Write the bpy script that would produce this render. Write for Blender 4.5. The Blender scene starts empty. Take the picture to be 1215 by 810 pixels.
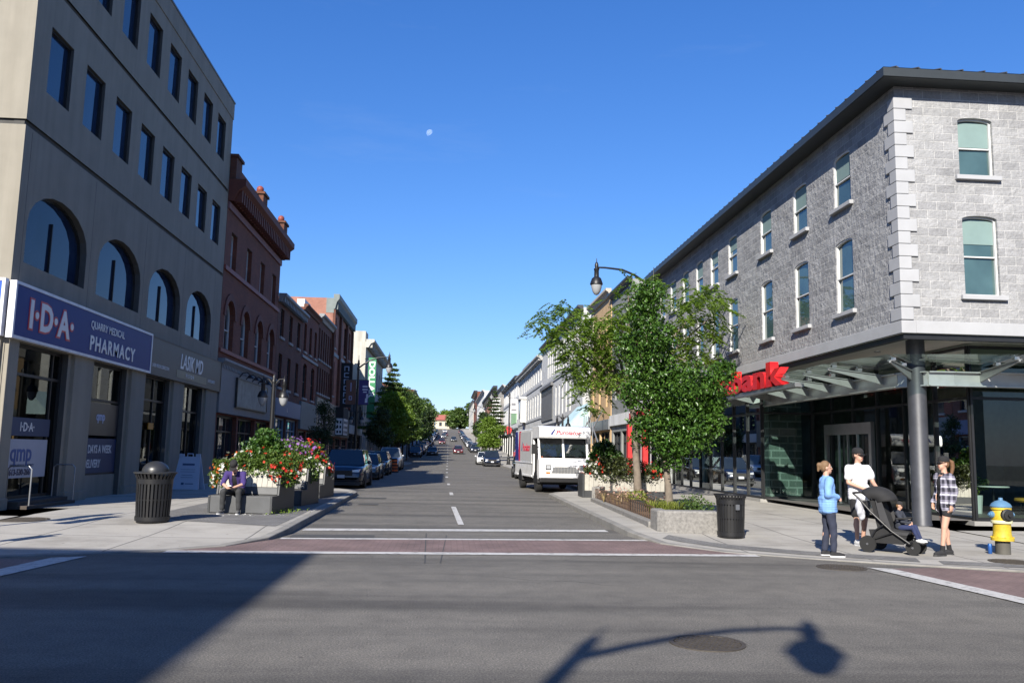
import bpy, bmesh, math, random
import numpy as np
from mathutils import Vector, Matrix
from mathutils.bvhtree import BVHTree
random.seed(7); RNG = np.random.default_rng(7)
sc = bpy.context.scene
COL = sc.collection
rad = math.radians

# ------------------------------------------------------------------ camera
CAM_H = 1.70
cam_d = bpy.data.cameras.new('camera'); cam = bpy.data.objects.new('camera', cam_d); COL.objects.link(cam)
cam_d.sensor_width = 36.0; cam_d.lens = 36.0 * 1012 / 1215.0
cam_d.clip_end = 9000; cam_d.clip_start = 0.1
_p, _y, _r = rad(7.41), rad(4.12), rad(1.18)
fwd = Vector((math.sin(_y)*math.cos(_p), math.cos(_y)*math.cos(_p), math.sin(_p)))
rgt = Vector((math.cos(_y), -math.sin(_y), 0)); upv = rgt.cross(fwd)
r2 = rgt*math.cos(_r) + upv*math.sin(_r); u2 = upv*math.cos(_r) - rgt*math.sin(_r)
M3 = Matrix((r2, u2, -fwd)).transposed()
cam.matrix_world = Matrix.Translation((0, 0, CAM_H)) @ M3.to_4x4()
sc.camera = cam

# ------------------------------------------------------------------ materials
MATS = {}
def nt(name):
    m = bpy.data.materials.new(name); m.use_nodes = True
    n = m.node_tree.nodes; l = m.node_tree.links
    return m, n, l, n['Principled BSDF']
def rgb(c): return (c[0], c[1], c[2], 1.0)
def coords(n, l, kind='Object'):
    t = n.new('ShaderNodeTexCoord'); return t.outputs[kind]
def noise(n, l, vec, scale, detail=4, rough=.55):
    t = n.new('ShaderNodeTexNoise'); t.inputs['Scale'].default_value = scale
    t.inputs['Detail'].default_value = detail; t.inputs['Roughness'].default_value = rough
    l.new(vec, t.inputs['Vector']); return t.outputs['Fac']
def ramp(n, l, fac, stops):
    r = n.new('ShaderNodeValToRGB'); e = r.color_ramp.elements
    e[0].position, e[0].color = stops[0][0], rgb(stops[0][1])
    e[1].position, e[1].color = stops[-1][0], rgb(stops[-1][1])
    for p, c in stops[1:-1]:
        x = e.new(p); x.color = rgb(c)
    l.new(fac, r.inputs[0]); return r.outputs[0]
def mixc(n, l, fac, a, b, mode='MIX'):
    m = n.new('ShaderNodeMix'); m.data_type = 'RGBA'; m.blend_type = mode
    for i, v in ((0, fac), (6, a), (7, b)):
        if hasattr(v, 'is_output') or isinstance(v, bpy.types.NodeSocket): l.new(v, m.inputs[i])
        else: m.inputs[i].default_value = v if i == 0 else rgb(v)
    return m.outputs[2]
def bump(n, l, h, bs, strength=.3, dist=.02):
    b = n.new('ShaderNodeBump'); b.inputs['Strength'].default_value = strength; b.inputs['Distance'].default_value = dist
    l.new(h, b.inputs['Height']); l.new(b.outputs[0], bs.inputs['Normal'])
ALB = .80                                    # one exposure step darker surfaces, exposure raised to match
def sc3(c, k): return tuple(x*k for x in c)
def mat(name, c, rough=.7, metal=0., var=.18, scale=3., bmp=0., bscale=None, spec=None, streak=0):
    """painted / stone / cloth surface with mottling in colour and roughness"""
    if name in MATS: return MATS[name]
    c = sc3(c, ALB)
    m, n, l, b = nt(name); v = coords(n, l)
    f = noise(n, l, v, scale, 6, .62)
    col = ramp(n, l, f, [(.25, sc3(c, 1-var)), (.5, c), (.78, sc3(c, 1+var))])
    if streak:                                   # rain streaks: noise stretched down the wall
        mp = n.new('ShaderNodeMapping'); mp.inputs['Scale'].default_value = (2.2, 2.2, .16); l.new(v, mp.inputs['Vector'])
        g = noise(n, l, mp.outputs[0], 1.3, 5, .6)
        s = ramp(n, l, g, [(.35, (.72, .71, .69)), (.6, (1, 1, 1))])
        col = mixc(n, l, .8 if streak is True else streak, col, s, 'MULTIPLY')
    l.new(col, b.inputs['Base Color'])
    b.inputs['Roughness'].default_value = rough; b.inputs['Metallic'].default_value = metal
    if spec is not None: b.inputs['Specular IOR Level'].default_value = spec
    if bmp: bump(n, l, noise(n, l, v, bscale or scale*8, 3), b, bmp, .01)
    MATS[name] = m; return m
def wall_uv(n, l):
    """u along the wall, v up, from the object position and the face normal"""
    t = n.new('ShaderNodeTexCoord'); g = n.new('ShaderNodeNewGeometry')
    s = n.new('ShaderNodeSeparateXYZ'); l.new(t.outputs['Object'], s.inputs[0])
    sn = n.new('ShaderNodeSeparateXYZ'); l.new(g.outputs['True Normal'], sn.inputs[0])
    ab = n.new('ShaderNodeMath'); ab.operation = 'ABSOLUTE'; l.new(sn.outputs[0], ab.inputs[0])
    gt = n.new('ShaderNodeMath'); gt.operation = 'GREATER_THAN'; l.new(ab.outputs[0], gt.inputs[0]); gt.inputs[1].default_value = .6
    mx = n.new('ShaderNodeMix'); mx.data_type = 'FLOAT'
    l.new(gt.outputs[0], mx.inputs[0]); l.new(s.outputs[0], mx.inputs[2]); l.new(s.outputs[1], mx.inputs[3])
    c = n.new('ShaderNodeCombineXYZ'); l.new(mx.outputs[0], c.inputs[0]); l.new(s.outputs[2], c.inputs[1])
    return c.outputs[0], t.outputs['Object']
def brick(name, c1, c2, mortar, w=.22, h=.075, ms=.01, rough=.85, bmp=.4, big=None, rock=0., dirt=.25):
    if name in MATS: return MATS[name]
    c1, c2, mortar = sc3(c1, ALB), sc3(c2, ALB), sc3(mortar, ALB)
    m, n, l, b = nt(name); uv, ov = wall_uv(n, l)
    t = n.new('ShaderNodeTexBrick'); l.new(uv, t.inputs['Vector'])
    t.inputs['Scale'].default_value = 1; t.inputs['Brick Width'].default_value = w; t.inputs['Row Height'].default_value = h
    t.inputs['Mortar Size'].default_value = ms; t.inputs['Color1'].default_value = rgb(c1); t.inputs['Color2'].default_value = rgb(c2)
    t.inputs['Mortar'].default_value = rgb(mortar); t.inputs['Bias'].default_value = 0.; t.inputs['Mortar Smooth'].default_value = .15
    f = noise(n, l, ov, 1.1, 6, .6)
    s = ramp(n, l, f, [(.3, (1-dirt,)*3), (.7, (1+dirt*.5,)*3)])
    col = mixc(n, l, 1., t.outputs['Color'], s, 'MULTIPLY')
    f2 = noise(n, l, ov, 14, 5, .7)
    col = mixc(n, l, .6, col, ramp(n, l, f2, [(.3, (.7,)*3), (.7, (1.2,)*3)]), 'MULTIPLY')
    l.new(col, b.inputs['Base Color']); b.inputs['Roughness'].default_value = rough
    inv = n.new('ShaderNodeMath'); inv.operation = 'SUBTRACT'; inv.inputs[0].default_value = 1; l.new(t.outputs['Fac'], inv.inputs[1])
    hsum = inv.outputs[0]
    if rock:
        a = n.new('ShaderNodeMath'); a.operation = 'MULTIPLY_ADD'; l.new(noise(n, l, ov, 5.5, 6, .65), a.inputs[0]); a.inputs[1].default_value = rock; l.new(inv.outputs[0], a.inputs[2]); hsum = a.outputs[0]
    bump(n, l, hsum, b, bmp, .03 if rock else .008)
    MATS[name] = m; return m
def glossy_glass(name, c=(.012, .018, .026), rough=.03, spec=.8, var=.3):
    """window glass over a dark room: dark body, clear reflections, slight waviness"""
    if name in MATS: return MATS[name]
    m, n, l, b = nt(name); v = coords(n, l)
    f = noise(n, l, v, .9, 3)
    l.new(ramp(n, l, f, [(.3, sc3(c, 1-var)), (.7, sc3(c, 1+var))]), b.inputs['Base Color'])
    b.inputs['Roughness'].default_value = rough; b.inputs['IOR'].default_value = 1.5; b.inputs['Specular IOR Level'].default_value = spec
    bump(n, l, noise(n, l, v, 1.6, 2), b, .03, .05)
    MATS[name] = m; return m
def clear_glass(name, tint=(.55, .68, .64), refl=1.0):
    """see-through shop glass: tinted transmission plus Fresnel reflection"""
    if name in MATS: return MATS[name]
    m = bpy.data.materials.new(name); m.use_nodes = True; n = m.node_tree.nodes; l = m.node_tree.links
    n.clear(); o = n.new('ShaderNodeOutputMaterial'); mx = n.new('ShaderNodeMixShader')
    tr = n.new('ShaderNodeBsdfTransparent'); tr.inputs[0].default_value = rgb(tint)
    g = n.new('ShaderNodeBsdfGlossy'); g.inputs['Roughness'].default_value = .01; g.inputs[0].default_value = (.9, .95, .93, 1)
    fr = n.new('ShaderNodeFresnel'); fr.inputs[0].default_value = 1.62 if refl == 1.0 else refl
    l.new(fr.outputs[0], mx.inputs[0]); l.new(tr.outputs[0], mx.inputs[1]); l.new(g.outputs[0], mx.inputs[2]); l.new(mx.outputs[0], o.inputs[0])
    MATS[name] = m; return m
def leaf(name, c1, c2, trans=.35, rough=.45, spec=.5):
    if name in MATS: return MATS[name]
    c1, c2 = sc3(c1, ALB*1.05), sc3(c2, ALB*1.05)
    m, n, l, b = nt(name)
    g = n.new('ShaderNodeNewGeometry')
    col = ramp(n, l, g.outputs['Random Per Island'], [(0, c1), (1, c2)])
    l.new(col, b.inputs['Base Color']); b.inputs['Roughness'].default_value = rough; b.inputs['Specular IOR Level'].default_value = spec
    tl = n.new('ShaderNodeBsdfTranslucent'); l.new(mixc(n, l, 1., col, (1.25, 1.35, .6), 'MULTIPLY'), tl.inputs[0])
    mx = n.new('ShaderNodeMixShader'); mx.inputs[0].default_value = trans
    o = n['Material Output']; l.new(b.outputs[0], mx.inputs[1]); l.new(tl.outputs[0], mx.inputs[2]); l.new(mx.outputs[0], o.inputs[0])
    MATS[name] = m; return m
def emat(name, c, s):
    m, n, l, b = nt(name); b.inputs['Base Color'].default_value = rgb(c); b.inputs['Emission Color'].default_value = rgb(c); b.inputs['Emission Strength'].default_value = s
    MATS[name] = m; return m

# ------------------------------------------------------------------ mesh builder
def chain(p):
    q = Vector((0, 0, 0))
    while p is not None: q = q + p.location; p = p.parent
    return q
class MB:
    def __init__(s): s.v = []; s.f = []; s.m = []
    def add(s, vs, fs, m=0):
        k = len(s.v); s.v += [tuple(p) for p in vs]
        for f in fs: s.f.append(tuple(i+k for i in f)); s.m.append(m)
        return s
    def face(s, pts, m=0): return s.add(pts, [tuple(range(len(pts)))], m)
    def box(s, x0, x1, y0, y1, z0, z1, m=0):
        v = [(x, y, z) for x in (x0, x1) for y in (y0, y1) for z in (z0, z1)]
        return s.add(v, [(0,1,3,2),(4,6,7,5),(0,4,5,1),(2,3,7,6),(0,2,6,4),(1,5,7,3)], m)
    def cbox(s, c, d, rz=0, m=0, rx=0, ry=0):
        R = Matrix.Rotation(rz, 3, 'Z') @ Matrix.Rotation(ry, 3, 'Y') @ Matrix.Rotation(rx, 3, 'X'); c = Vector(c)
        v = [tuple(c + R @ Vector((x*d[0]/2, y*d[1]/2, z*d[2]/2))) for x in (-1, 1) for y in (-1, 1) for z in (-1, 1)]
        return s.add(v, [(0,1,3,2),(4,6,7,5),(0,4,5,1),(2,3,7,6),(0,2,6,4),(1,5,7,3)], m)
    def prism(s, pts, f0, f1, m=0):
        """pts list of 2-D points; f0/f1 map a point to the two 3-D ends"""
        a = [f0(p) for p in pts]; b = [f1(p) for p in pts]; n = len(pts)
        s.add(a+b, [tuple(range(n))[::-1], tuple(range(n, 2*n))] + [(i, (i+1) % n, n+(i+1) % n, n+i) for i in range(n)], m); return s
    def prism_z(s, pts, z0, z1, m=0): return s.prism(pts, lambda p: (p[0], p[1], z0), lambda p: (p[0], p[1], z1), m)
    def prism_x(s, pts, x0, x1, m=0): return s.prism(pts, lambda p: (x0, p[0], p[1]), lambda p: (x1, p[0], p[1]), m)
    def prism_y(s, pts, y0, y1, m=0): return s.prism(pts, lambda p: (p[0], y0, p[1]), lambda p: (p[0], y1, p[1]), m)
    def tube(s, path, r, n=8, m=0, cap=True):
        P = [Vector(p) for p in path]; k = len(P); R = r if isinstance(r, (list, tuple)) else [r]*k
        rings = []; ref = None
        for i in range(k):
            t = (P[min(i+1, k-1)] - P[max(i-1, 0)]).normalized()
            if ref is None: ref = Vector((0, 0, 1)) if abs(t.z) < .9 else Vector((1, 0, 0))
            a = (ref - t*ref.dot(t)); a = a.normalized() if a.length > 1e-5 else t.orthogonal().normalized(); ref = a; b = t.cross(a)
            rings.append([tuple(P[i] + (a*math.cos(q*2*math.pi/n) + b*math.sin(q*2*math.pi/n))*R[i]) for q in range(n)])
        v = [p for q in rings for p in q]; f = []
        for i in range(k-1):
            for q in range(n): f.append((i*n+q, i*n+(q+1) % n, (i+1)*n+(q+1) % n, (i+1)*n+q))
        if cap: f += [tuple(range(n))[::-1], tuple((k-1)*n+q for q in range(n))]
        return s.add(v, f, m)
    def lathe(s, prof, c=(0, 0, 0), n=16, m=0, axis='Z'):
        v = []; f = []
        for r, z in prof:
            for q in range(n):
                a = q*2*math.pi/n; x, y = r*math.cos(a), r*math.sin(a)
                p = (x, y, z) if axis == 'Z' else ((z, x, y) if axis == 'X' else (x, z, y))
                v.append((p[0]+c[0], p[1]+c[1], p[2]+c[2]))
        for i in range(len(prof)-1):
            for q in range(n): f.append((i*n+q, i*n+(q+1) % n, (i+1)*n+(q+1) % n, (i+1)*n+q))
        f += [tuple(range(n))[::-1], tuple((len(prof)-1)*n+q for q in range(n))]
        return s.add(v, f, m)
    def ell(s, c, r, n=10, m=0, rot=None):
        v = []; f = []; h = n//2+1
        for i in range(h+1):
            th = math.pi*i/h
            for q in range(n):
                a = q*2*math.pi/n; p = Vector((math.sin(th)*math.cos(a)*r[0], math.sin(th)*math.sin(a)*r[1], math.cos(th)*r[2]))
                if rot: p = rot @ p
                v.append((p.x+c[0], p.y+c[1], p.z+c[2]))
        for i in range(h):
            for q in range(n): f.append((i*n+q, i*n+(q+1) % n, (i+1)*n+(q+1) % n, (i+1)*n+q))
        return s.add(v, f, m)
    def ubox(s, fr, u0, u1, z0, z1, d0, d1, m=0):
        """box on a facade frame: u along it, z up, d = depth BEHIND the face (negative: proud)"""
        v = [fr.p(u, z, d) for u in (u0, u1) for d in (d0, d1) for z in (z0, z1)]
        return s.add(v, [(0,1,3,2),(4,6,7,5),(0,4,5,1),(2,3,7,6),(0,2,6,4),(1,5,7,3)], m)
    def build(s, name, mats, parent=None, smooth=False, bevel=0., world=False, link=True):
        me = bpy.data.meshes.new(name); v = s.v
        off = None
        if world and parent is not None:
            off = chain(parent); v = [(p[0]-off[0], p[1]-off[1], p[2]-off[2]) for p in v]
        me.from_pydata(v, [], s.f)
        for q in (mats if isinstance(mats, (list, tuple)) else [mats]): me.materials.append(q)
        me.polygons.foreach_set('material_index', s.m)
        bm = bmesh.new(); bm.from_mesh(me)
        bmesh.ops.recalc_face_normals(bm, faces=bm.faces); bm.to_mesh(me); bm.free()
        if smooth:
            me.polygons.foreach_set('use_smooth', [True]*len(me.polygons))
            if smooth != 'all': me.set_sharp_from_angle(angle=rad(40))
        me.update()
        o = bpy.data.objects.new(name, me)
        if link: COL.objects.link(o)
        if parent is not None: o.parent = parent
        if bevel:
            b = o.modifiers.new('bevel', 'BEVEL'); b.width = bevel; b.segments = 2; b.limit_method = 'ANGLE'; b.angle_limit = rad(50)
        return o
class Frame:
    """facade frame: origin (x,y), unit direction U along it, outward normal N"""
    def __init__(s, o, U, N): s.o = o; s.U = U; s.N = N
    def p(s, u, z, d=0): return (s.o[0]+s.U[0]*u-s.N[0]*d, s.o[1]+s.U[1]*u-s.N[1]*d, z)
def tag(o, label=None, cat=None, group=None, kind=None):
    if label: o['label'] = label
    if cat: o['category'] = cat
    if group: o['group'] = group
    if kind: o['kind'] = kind
    return o
def empty(name, loc=(0, 0, 0), rz=0, label=None, cat=None, group=None):
    o = bpy.data.objects.new(name, None); COL.objects.link(o); o.location = loc; o.rotation_euler = (0, 0, rz)
    o.empty_display_size = .2
    return tag(o, label, cat, group)
def copy_tree(o, parent=None):
    kids = [c for c in bpy.data.objects if c.parent == o]
    c = o.copy(); COL.objects.link(c)
    if parent is not None: c.parent = parent
    for k in kids: copy_tree(k, c)
    return c
def dup(o, loc, rz, label=None, group=None):
    c = copy_tree(o); c.location = loc; c.rotation_euler = (0, 0, rz)
    tag(c, label, None, group); return c
def mesh_obj(name, me, mats, parent=None, smooth=True):
    for q in (mats if isinstance(mats, (list, tuple)) else [mats]): me.materials.append(q)
    if smooth: me.polygons.foreach_set('use_smooth', [True]*len(me.polygons))
    o = bpy.data.objects.new(name, me); COL.objects.link(o)
    if parent is not None: o.parent = parent
    return o
def text(name, s, size, fr, u, z, d, m, parent, ext=.02, bold=0., shear=0., spacing=1., sx=1., vertical=False, align='LEFT', world=True, fit=None):
    """lettering on a facade frame; (u, z) is the left end of the base line"""
    cu = bpy.data.curves.new(name, 'FONT'); cu.body = s; cu.size = size; cu.extrude = ext; cu.offset = bold; cu.shear = shear
    cu.space_character = spacing; cu.align_x = align; cu.resolution_u = 3
    t = bpy.data.objects.new(name, cu); COL.objects.link(t)
    dg = bpy.context.evaluated_depsgraph_get(); me = bpy.data.meshes.new_from_object(t.evaluated_get(dg))
    bpy.data.objects.remove(t); bpy.data.curves.remove(cu)
    if fit: xs_ = [v.co.x for v in me.vertices]; sx = fit/(max(xs_)-min(xs_))
    off = chain(parent) if world else Vector((0, 0, 0))
    for v in me.vertices:
        x, y, e = v.co.x*sx, v.co.y, v.co.z
        if vertical: x, y = y, -x
        p = fr.p(u+x, z+y, d-e); v.co = (p[0]-off[0], p[1]-off[1], p[2]-off[2])
    me.materials.clear(); me.name = name
    return mesh_obj(name, me, m, parent, smooth=False)

# ------------------------------------------------------------------ facade pieces
def outline(u0, u1, z0, z1, rise=0, n=10):
    if rise <= 0: return [(u0, z0), (u1, z0), (u1, z1), (u0, z1)]
    c, a, zs = (u0+u1)/2, (u1-u0)/2, z1-rise
    return [(u0, z0), (u1, z0)] + [(c+a*math.cos(math.pi*i/n), zs+rise*math.sin(math.pi*i/n)) for i in range(n+1)]
def facade(mb, fr, L, z0, z1, ops, depth=.2, m=0, mr=None, u_start=0):
    """wall face with openings (u0,u1,z0,z1,rise) and their reveals"""
    mr = m if mr is None else mr
    us = sorted({u_start, L} | {o[0] for o in ops} | {o[1] for o in ops}); zs = sorted({z0, z1} | {o[2] for o in ops} | {o[3] for o in ops})
    us = [u for u in us if u_start <= u <= L]; zs = [z for z in zs if z0 <= z <= z1]
    for i in range(len(us)-1):
        for j in range(len(zs)-1):
            cu, cz = (us[i]+us[i+1])/2, (zs[j]+zs[j+1])/2
            if any(o[0] < cu < o[1] and o[2] < cz < o[3] for o in ops): continue
            mb.face([fr.p(us[i], zs[j]), fr.p(us[i+1], zs[j]), fr.p(us[i+1], zs[j+1]), fr.p(us[i], zs[j+1])], m)
    for o in ops:
        rise = o[4] if len(o) > 4 else 0
        ol = outline(o[0], o[1], o[2], o[3], rise)
        for k in range(len(ol)):
            a, b = ol[k], ol[(k+1) % len(ol)]
            mb.face([fr.p(*a), fr.p(*b), fr.p(b[0], b[1], depth), fr.p(a[0], a[1], depth)], mr)
        if rise > 0:
            arc = ol[2:]
            for k in range(len(arc)-1):
                a, b = arc[k], arc[k+1]
                mb.face([fr.p(*a), fr.p(*b), fr.p(b[0], o[3]), fr.p(a[0], o[3])], m)
def window(parent, fr, u0, u1, z0, z1, rise=0, depth=.15, fw=.07, style='sash', mf=None, mg=None, sill=None, blind=None, name='window'):
    mb = MB(); A = outline(u0, u1, z0, z1, rise); B = outline(u0+fw, u1-fw, z0+fw, z1-fw, max(0, rise-fw*.3) if rise else 0)
    n = len(A); d0, d1 = depth-.05, depth+.03
    for k in range(n):
        a, b, c, d = A[k], A[(k+1) % n], B[(k+1) % n], B[k]
        mb.face([fr.p(*a, d0), fr.p(*b, d0), fr.p(*c, d0), fr.p(*d, d0)]); mb.face([fr.p(*d, d0), fr.p(*c, d0), fr.p(*c, d1), fr.p(*d, d1)])
    w = fw*.8; zm = (z0+z1-rise*.5)/2; um = (u0+u1)/2
    ue0, ue1, ze0, ze1 = u0+fw*.9, u1-fw*.9, z0+fw*.9, z1-fw*.9-rise*.55
    if style in ('sash', 'cross'): mb.ubox(fr, ue0, ue1, zm-w/2, zm+w/2, d0+.005, d1)
    if style in ('two', 'cross'): mb.ubox(fr, um-w/2, um+w/2, ze0, ze1, d0+.008, d1)
    if style == 'three':
        for q in (.36, .68): mb.ubox(fr, u0+(u1-u0)*q-w/2, u0+(u1-u0)*q+w/2, ze0, ze1, d0+.008, d1)
    if style == 'grid':
        for q in (1/3, 2/3): mb.ubox(fr, u0+(u1-u0)*q-w/2, u0+(u1-u0)*q+w/2, ze0, ze1, d0+.008, d1)
        mb.ubox(fr, ue0, ue1, z0+(z1-z0)*.68, z0+(z1-z0)*.68+w, d0+.005, d1)
    o = mb.build(name, mf, parent, world=True)
    ta, tb = random.uniform(-.011, .011), random.uniform(-.011, .011); g = MB(); g.face([fr.p(*p, depth+.014+ta*(p[0]-(u0+u1)/2)/(u1-u0)*2+tb*(p[1]-(z0+z1)/2)/(z1-z0)*2*.6) for p in B]); gl = g.build('pane', mg, o, world=True)
    if blind:
        k = MB(); zt = z1-fw-rise*.6; k.ubox(fr, ue0+.01, ue1-.01, zt-(z1-z0)*blind[0], zt, depth-.002, depth+.008)
        k.build('blind', blind[1], o, world=True)
    if sill is not None:
        k = MB(); k.ubox(fr, u0-.1, u1+.1, z0-.16, z0-.003, -.1, .12)
        k.build('sill', sill, o, world=True, bevel=.01)
    return o
# ------------------------------------------------------------------ light and sky
SUN_AZ = math.atan2(.353, .935)          # shadows run this way (from +Y towards +X)
SUN_EL = rad(31.4)
w = bpy.data.worlds.new('World'); sc.world = w; w.use_nodes = True
wn, wl = w.node_tree.nodes, w.node_tree.links
sky = wn.new('ShaderNodeTexSky'); sky.sky_type = 'NISHITA'; sky.sun_disc = False
sky.sun_elevation = SUN_EL; sky.sun_rotation = math.pi + SUN_AZ      # sun stands behind the camera, to its left
sky.altitude = 100; sky.air_density = 1.0; sky.dust_density = .35; sky.ozone_density = 2.2
# clear dry autumn air: deeper blue overhead, paler towards the horizon (tone curve per channel on the sky)
sepw = wn.new('ShaderNodeSeparateColor'); wl.new(sky.outputs[0], sepw.inputs[0]); cmbw = wn.new('ShaderNodeCombineColor')
for i_, (gain, gam) in enumerate(((.46, 1.3), (.97, 1.0), (2.15, .80))):
    pw = wn.new('ShaderNodeMath'); pw.operation = 'POWER'; pw.inputs[1].default_value = gam; wl.new(sepw.outputs[i_], pw.inputs[0])
    ml = wn.new('ShaderNodeMath'); ml.operation = 'MULTIPLY'; ml.inputs[1].default_value = gain; wl.new(pw.outputs[0], ml.inputs[0]); wl.new(ml.outputs[0], cmbw.inputs[i_])
# a few thin wisps of high cloud low over the street
tcw = wn.new('ShaderNodeTexCoord'); mpw = wn.new('ShaderNodeMapping'); mpw.inputs['Scale'].default_value = (2.2, 2.2, 11)
wl.new(tcw.outputs['Generated'], mpw.inputs['Vector'])
nzw = wn.new('ShaderNodeTexNoise'); nzw.inputs['Scale'].default_value = 1.6; nzw.inputs['Detail'].default_value = 7; nzw.inputs['Roughness'].default_value = .6
wl.new(mpw.outputs[0], nzw.inputs['Vector'])
rpw = wn.new('ShaderNodeValToRGB'); rpw.color_ramp.elements[0].position = .60; rpw.color_ramp.elements[1].position = .86
rpw.color_ramp.elements[1].color = (.07, .07, .07, 1)
wl.new(nzw.outputs['Fac'], rpw.inputs[0])
mxw = wn.new('ShaderNodeMix'); mxw.data_type = 'RGBA'; wl.new(rpw.outputs[0], mxw.inputs[0]); wl.new(cmbw.outputs[0], mxw.inputs[6]); mxw.inputs[7].default_value = (7, 7.6, 8.4, 1)
wl.new(mxw.outputs[2], wn['Background'].inputs[0]); wn['Background'].inputs[1].default_value = .059
sd = bpy.data.lights.new('sun', 'SUN'); sd.energy = 5.0; sd.angle = rad(.53); sd.color = (1, .94, .84)
so = bpy.data.objects.new('sun', sd); COL.objects.link(so)
sdir = Vector((math.sin(SUN_AZ)*math.cos(SUN_EL), math.cos(SUN_AZ)*math.cos(SUN_EL), -math.sin(SUN_EL)))
so.rotation_euler = sdir.to_track_quat('-Z', 'Y').to_euler(); so.location = (-20, -50, 40)
sc.view_settings.view_transform = 'Standard'; sc.view_settings.look = 'None'; sc.view_settings.gamma = 1.0
sc.view_settings.exposure = .95; sc.view_settings.use_curve_mapping = False
sc.cycles.max_bounces = 6; sc.cycles.transparent_max_bounces = 12; sc.cycles.use_denoising = True
sc.cycles.caustics_reflective = False; sc.cycles.caustics_refractive = False; sc.cycles.sample_clamp_indirect = 6

# ------------------------------------------------------------------ terrain
TZ = [(-400, 0), (70, 0), (85, .02), (100, .14), (120, .4), (140, .75), (160, 1.3), (200, 2.45), (250, 4.1), (305, 6.3), (400, 11), (470, 14), (560, 16.5), (800, 20), (3000, 24)]
def tz(y):
    for (a, za), (b, zb) in zip(TZ, TZ[1:]):
        if y <= b: return za+(zb-za)*max(0, y-a)/(b-a)
    return TZ[-1][1]
YS = [-400, -60, -20, -7, 0] + list(range(4, 72, 6)) + list(range(72, 320, 8)) + [330, 360, 400, 440, 470, 510, 560, 650, 800, 1200, 3000]
YS = sorted(set(YS) | {a for a, b in TZ})

def asphalt_mat():
    m, n, l, b = nt('asphalt'); v = coords(n, l)
    f1 = noise(n, l, v, .22, 5, .6); f2 = noise(n, l, v, 55, 3, .85); f3 = noise(n, l, v, 2.6, 6, .65)
    col = ramp(n, l, f1, [(.3, (.096, .090, .080)), (.7, (.132, .124, .110))])
    col = mixc(n, l, .85, col, ramp(n, l, f2, [(.32, (.28, .28, .28)), (.5, (1, 1, 1)), (.66, (2.1, 2.05, 1.95))]), 'MULTIPLY')
    col = mixc(n, l, .7, col, ramp(n, l, f3, [(.32, (.74, .74, .75)), (.55, (1, 1, 1)), (.75, (1.13, 1.12, 1.1))]), 'MULTIPLY')
    # tyre-polished lanes of the cross street (dark bands running along x)
    mp = n.new('ShaderNodeMapping'); mp.inputs['Scale'].default_value = (.05, .85, 1); l.new(v, mp.inputs['Vector'])
    f4 = noise(n, l, mp.outputs[0], 1.0, 4, .55)
    col = mixc(n, l, .75, col, ramp(n, l, f4, [(.36, (.52, .52, .53)), (.5, (1, 1, 1)), (.66, (1.2, 1.19, 1.17))]), 'MULTIPLY')
    # oil spots
    vo = n.new('ShaderNodeTexVoronoi'); vo.inputs['Scale'].default_value = 1.7; l.new(v, vo.inputs['Vector'])
    col = mixc(n, l, 1., col, ramp(n, l, vo.outputs['Distance'], [(.02, (.5, .5, .5)), (.055, (1, 1, 1))]), 'MULTIPLY')
    # hairline cracks, broken up by a second noise
    vc = n.new('ShaderNodeTexVoronoi'); vc.feature = 'DISTANCE_TO_EDGE'; vc.inputs['Scale'].default_value = .23
    wv = n.new('ShaderNodeVectorMath'); wv.operation = 'MULTIPLY_ADD'; nn = n.new('ShaderNodeTexNoise'); nn.inputs['Scale'].default_value = 1.1; nn.inputs['Detail'].default_value = 5; l.new(v, nn.inputs['Vector'])
    l.new(nn.outputs['Color'], wv.inputs[0]); wv.inputs[1].default_value = (.9, .9, 0); l.new(v, wv.inputs[2]); l.new(wv.outputs[0], vc.inputs['Vector'])
    crack = ramp(n, l, vc.outputs['Distance'], [(.0, (.4, .4, .4)), (.005, (1, 1, 1))])
    gate = ramp(n, l, noise(n, l, v, .12, 2), [(.53, (0, 0, 0)), (.62, (.8, .8, .8))])
    col = mixc(n, l, gate, col, mixc(n, l, 1., col, crack, 'MULTIPLY'))
    l.new(col, b.inputs['Base Color']); b.inputs['Roughness'].default_value = .86; b.inputs['Specular IOR Level'].default_value = .35
    bump(n, l, f2, b, .35, .006); MATS['asphalt'] = m; return m
def pavement_mat():
    m, n, l, b = nt('pavement'); v = coords(n, l)
    t = n.new('ShaderNodeTexBrick'); l.new(v, t.inputs['Vector']); t.inputs['Scale'].default_value = 1; t.offset = 0
    t.inputs['Brick Width'].default_value = 1.8; t.inputs['Row Height'].default_value = 1.8; t.inputs['Mortar Size'].default_value = .016
    t.inputs['Color1'].default_value = (.285, .270, .242, 1); t.inputs['Color2'].default_value = (.325, .308, .276, 1); t.inputs['Mortar'].default_value = (.10, .095, .09, 1)
    col = mixc(n, l, .9, t.outputs['Color'], ramp(n, l, noise(n, l, v, .7, 6, .65), [(.28, (.64, .63, .62)), (.5, (1, 1, 1)), (.75, (1.12, 1.12, 1.11))]), 'MULTIPLY')
    col = mixc(n, l, .6, col, ramp(n, l, noise(n, l, v, 60, 3, .8), [(.3, (.75,)*3), (.7, (1.2,)*3)]), 'MULTIPLY')
    vo = n.new('ShaderNodeTexVoronoi'); vo.inputs['Scale'].default_value = 2.3; l.new(v, vo.inputs['Vector'])
    col = mixc(n, l, 1., col, ramp(n, l, vo.outputs['Distance'], [(.035, (.5, .48, .46)), (.07, (1, 1, 1))]), 'MULTIPLY')
    l.new(col, b.inputs['Base Color']); b.inputs['Roughness'].default_value = .88
    bump(n, l, noise(n, l, v, 80, 3), b, .2, .004); MATS['pavement'] = m; return m
asphalt_mat(); pavement_mat()
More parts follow.
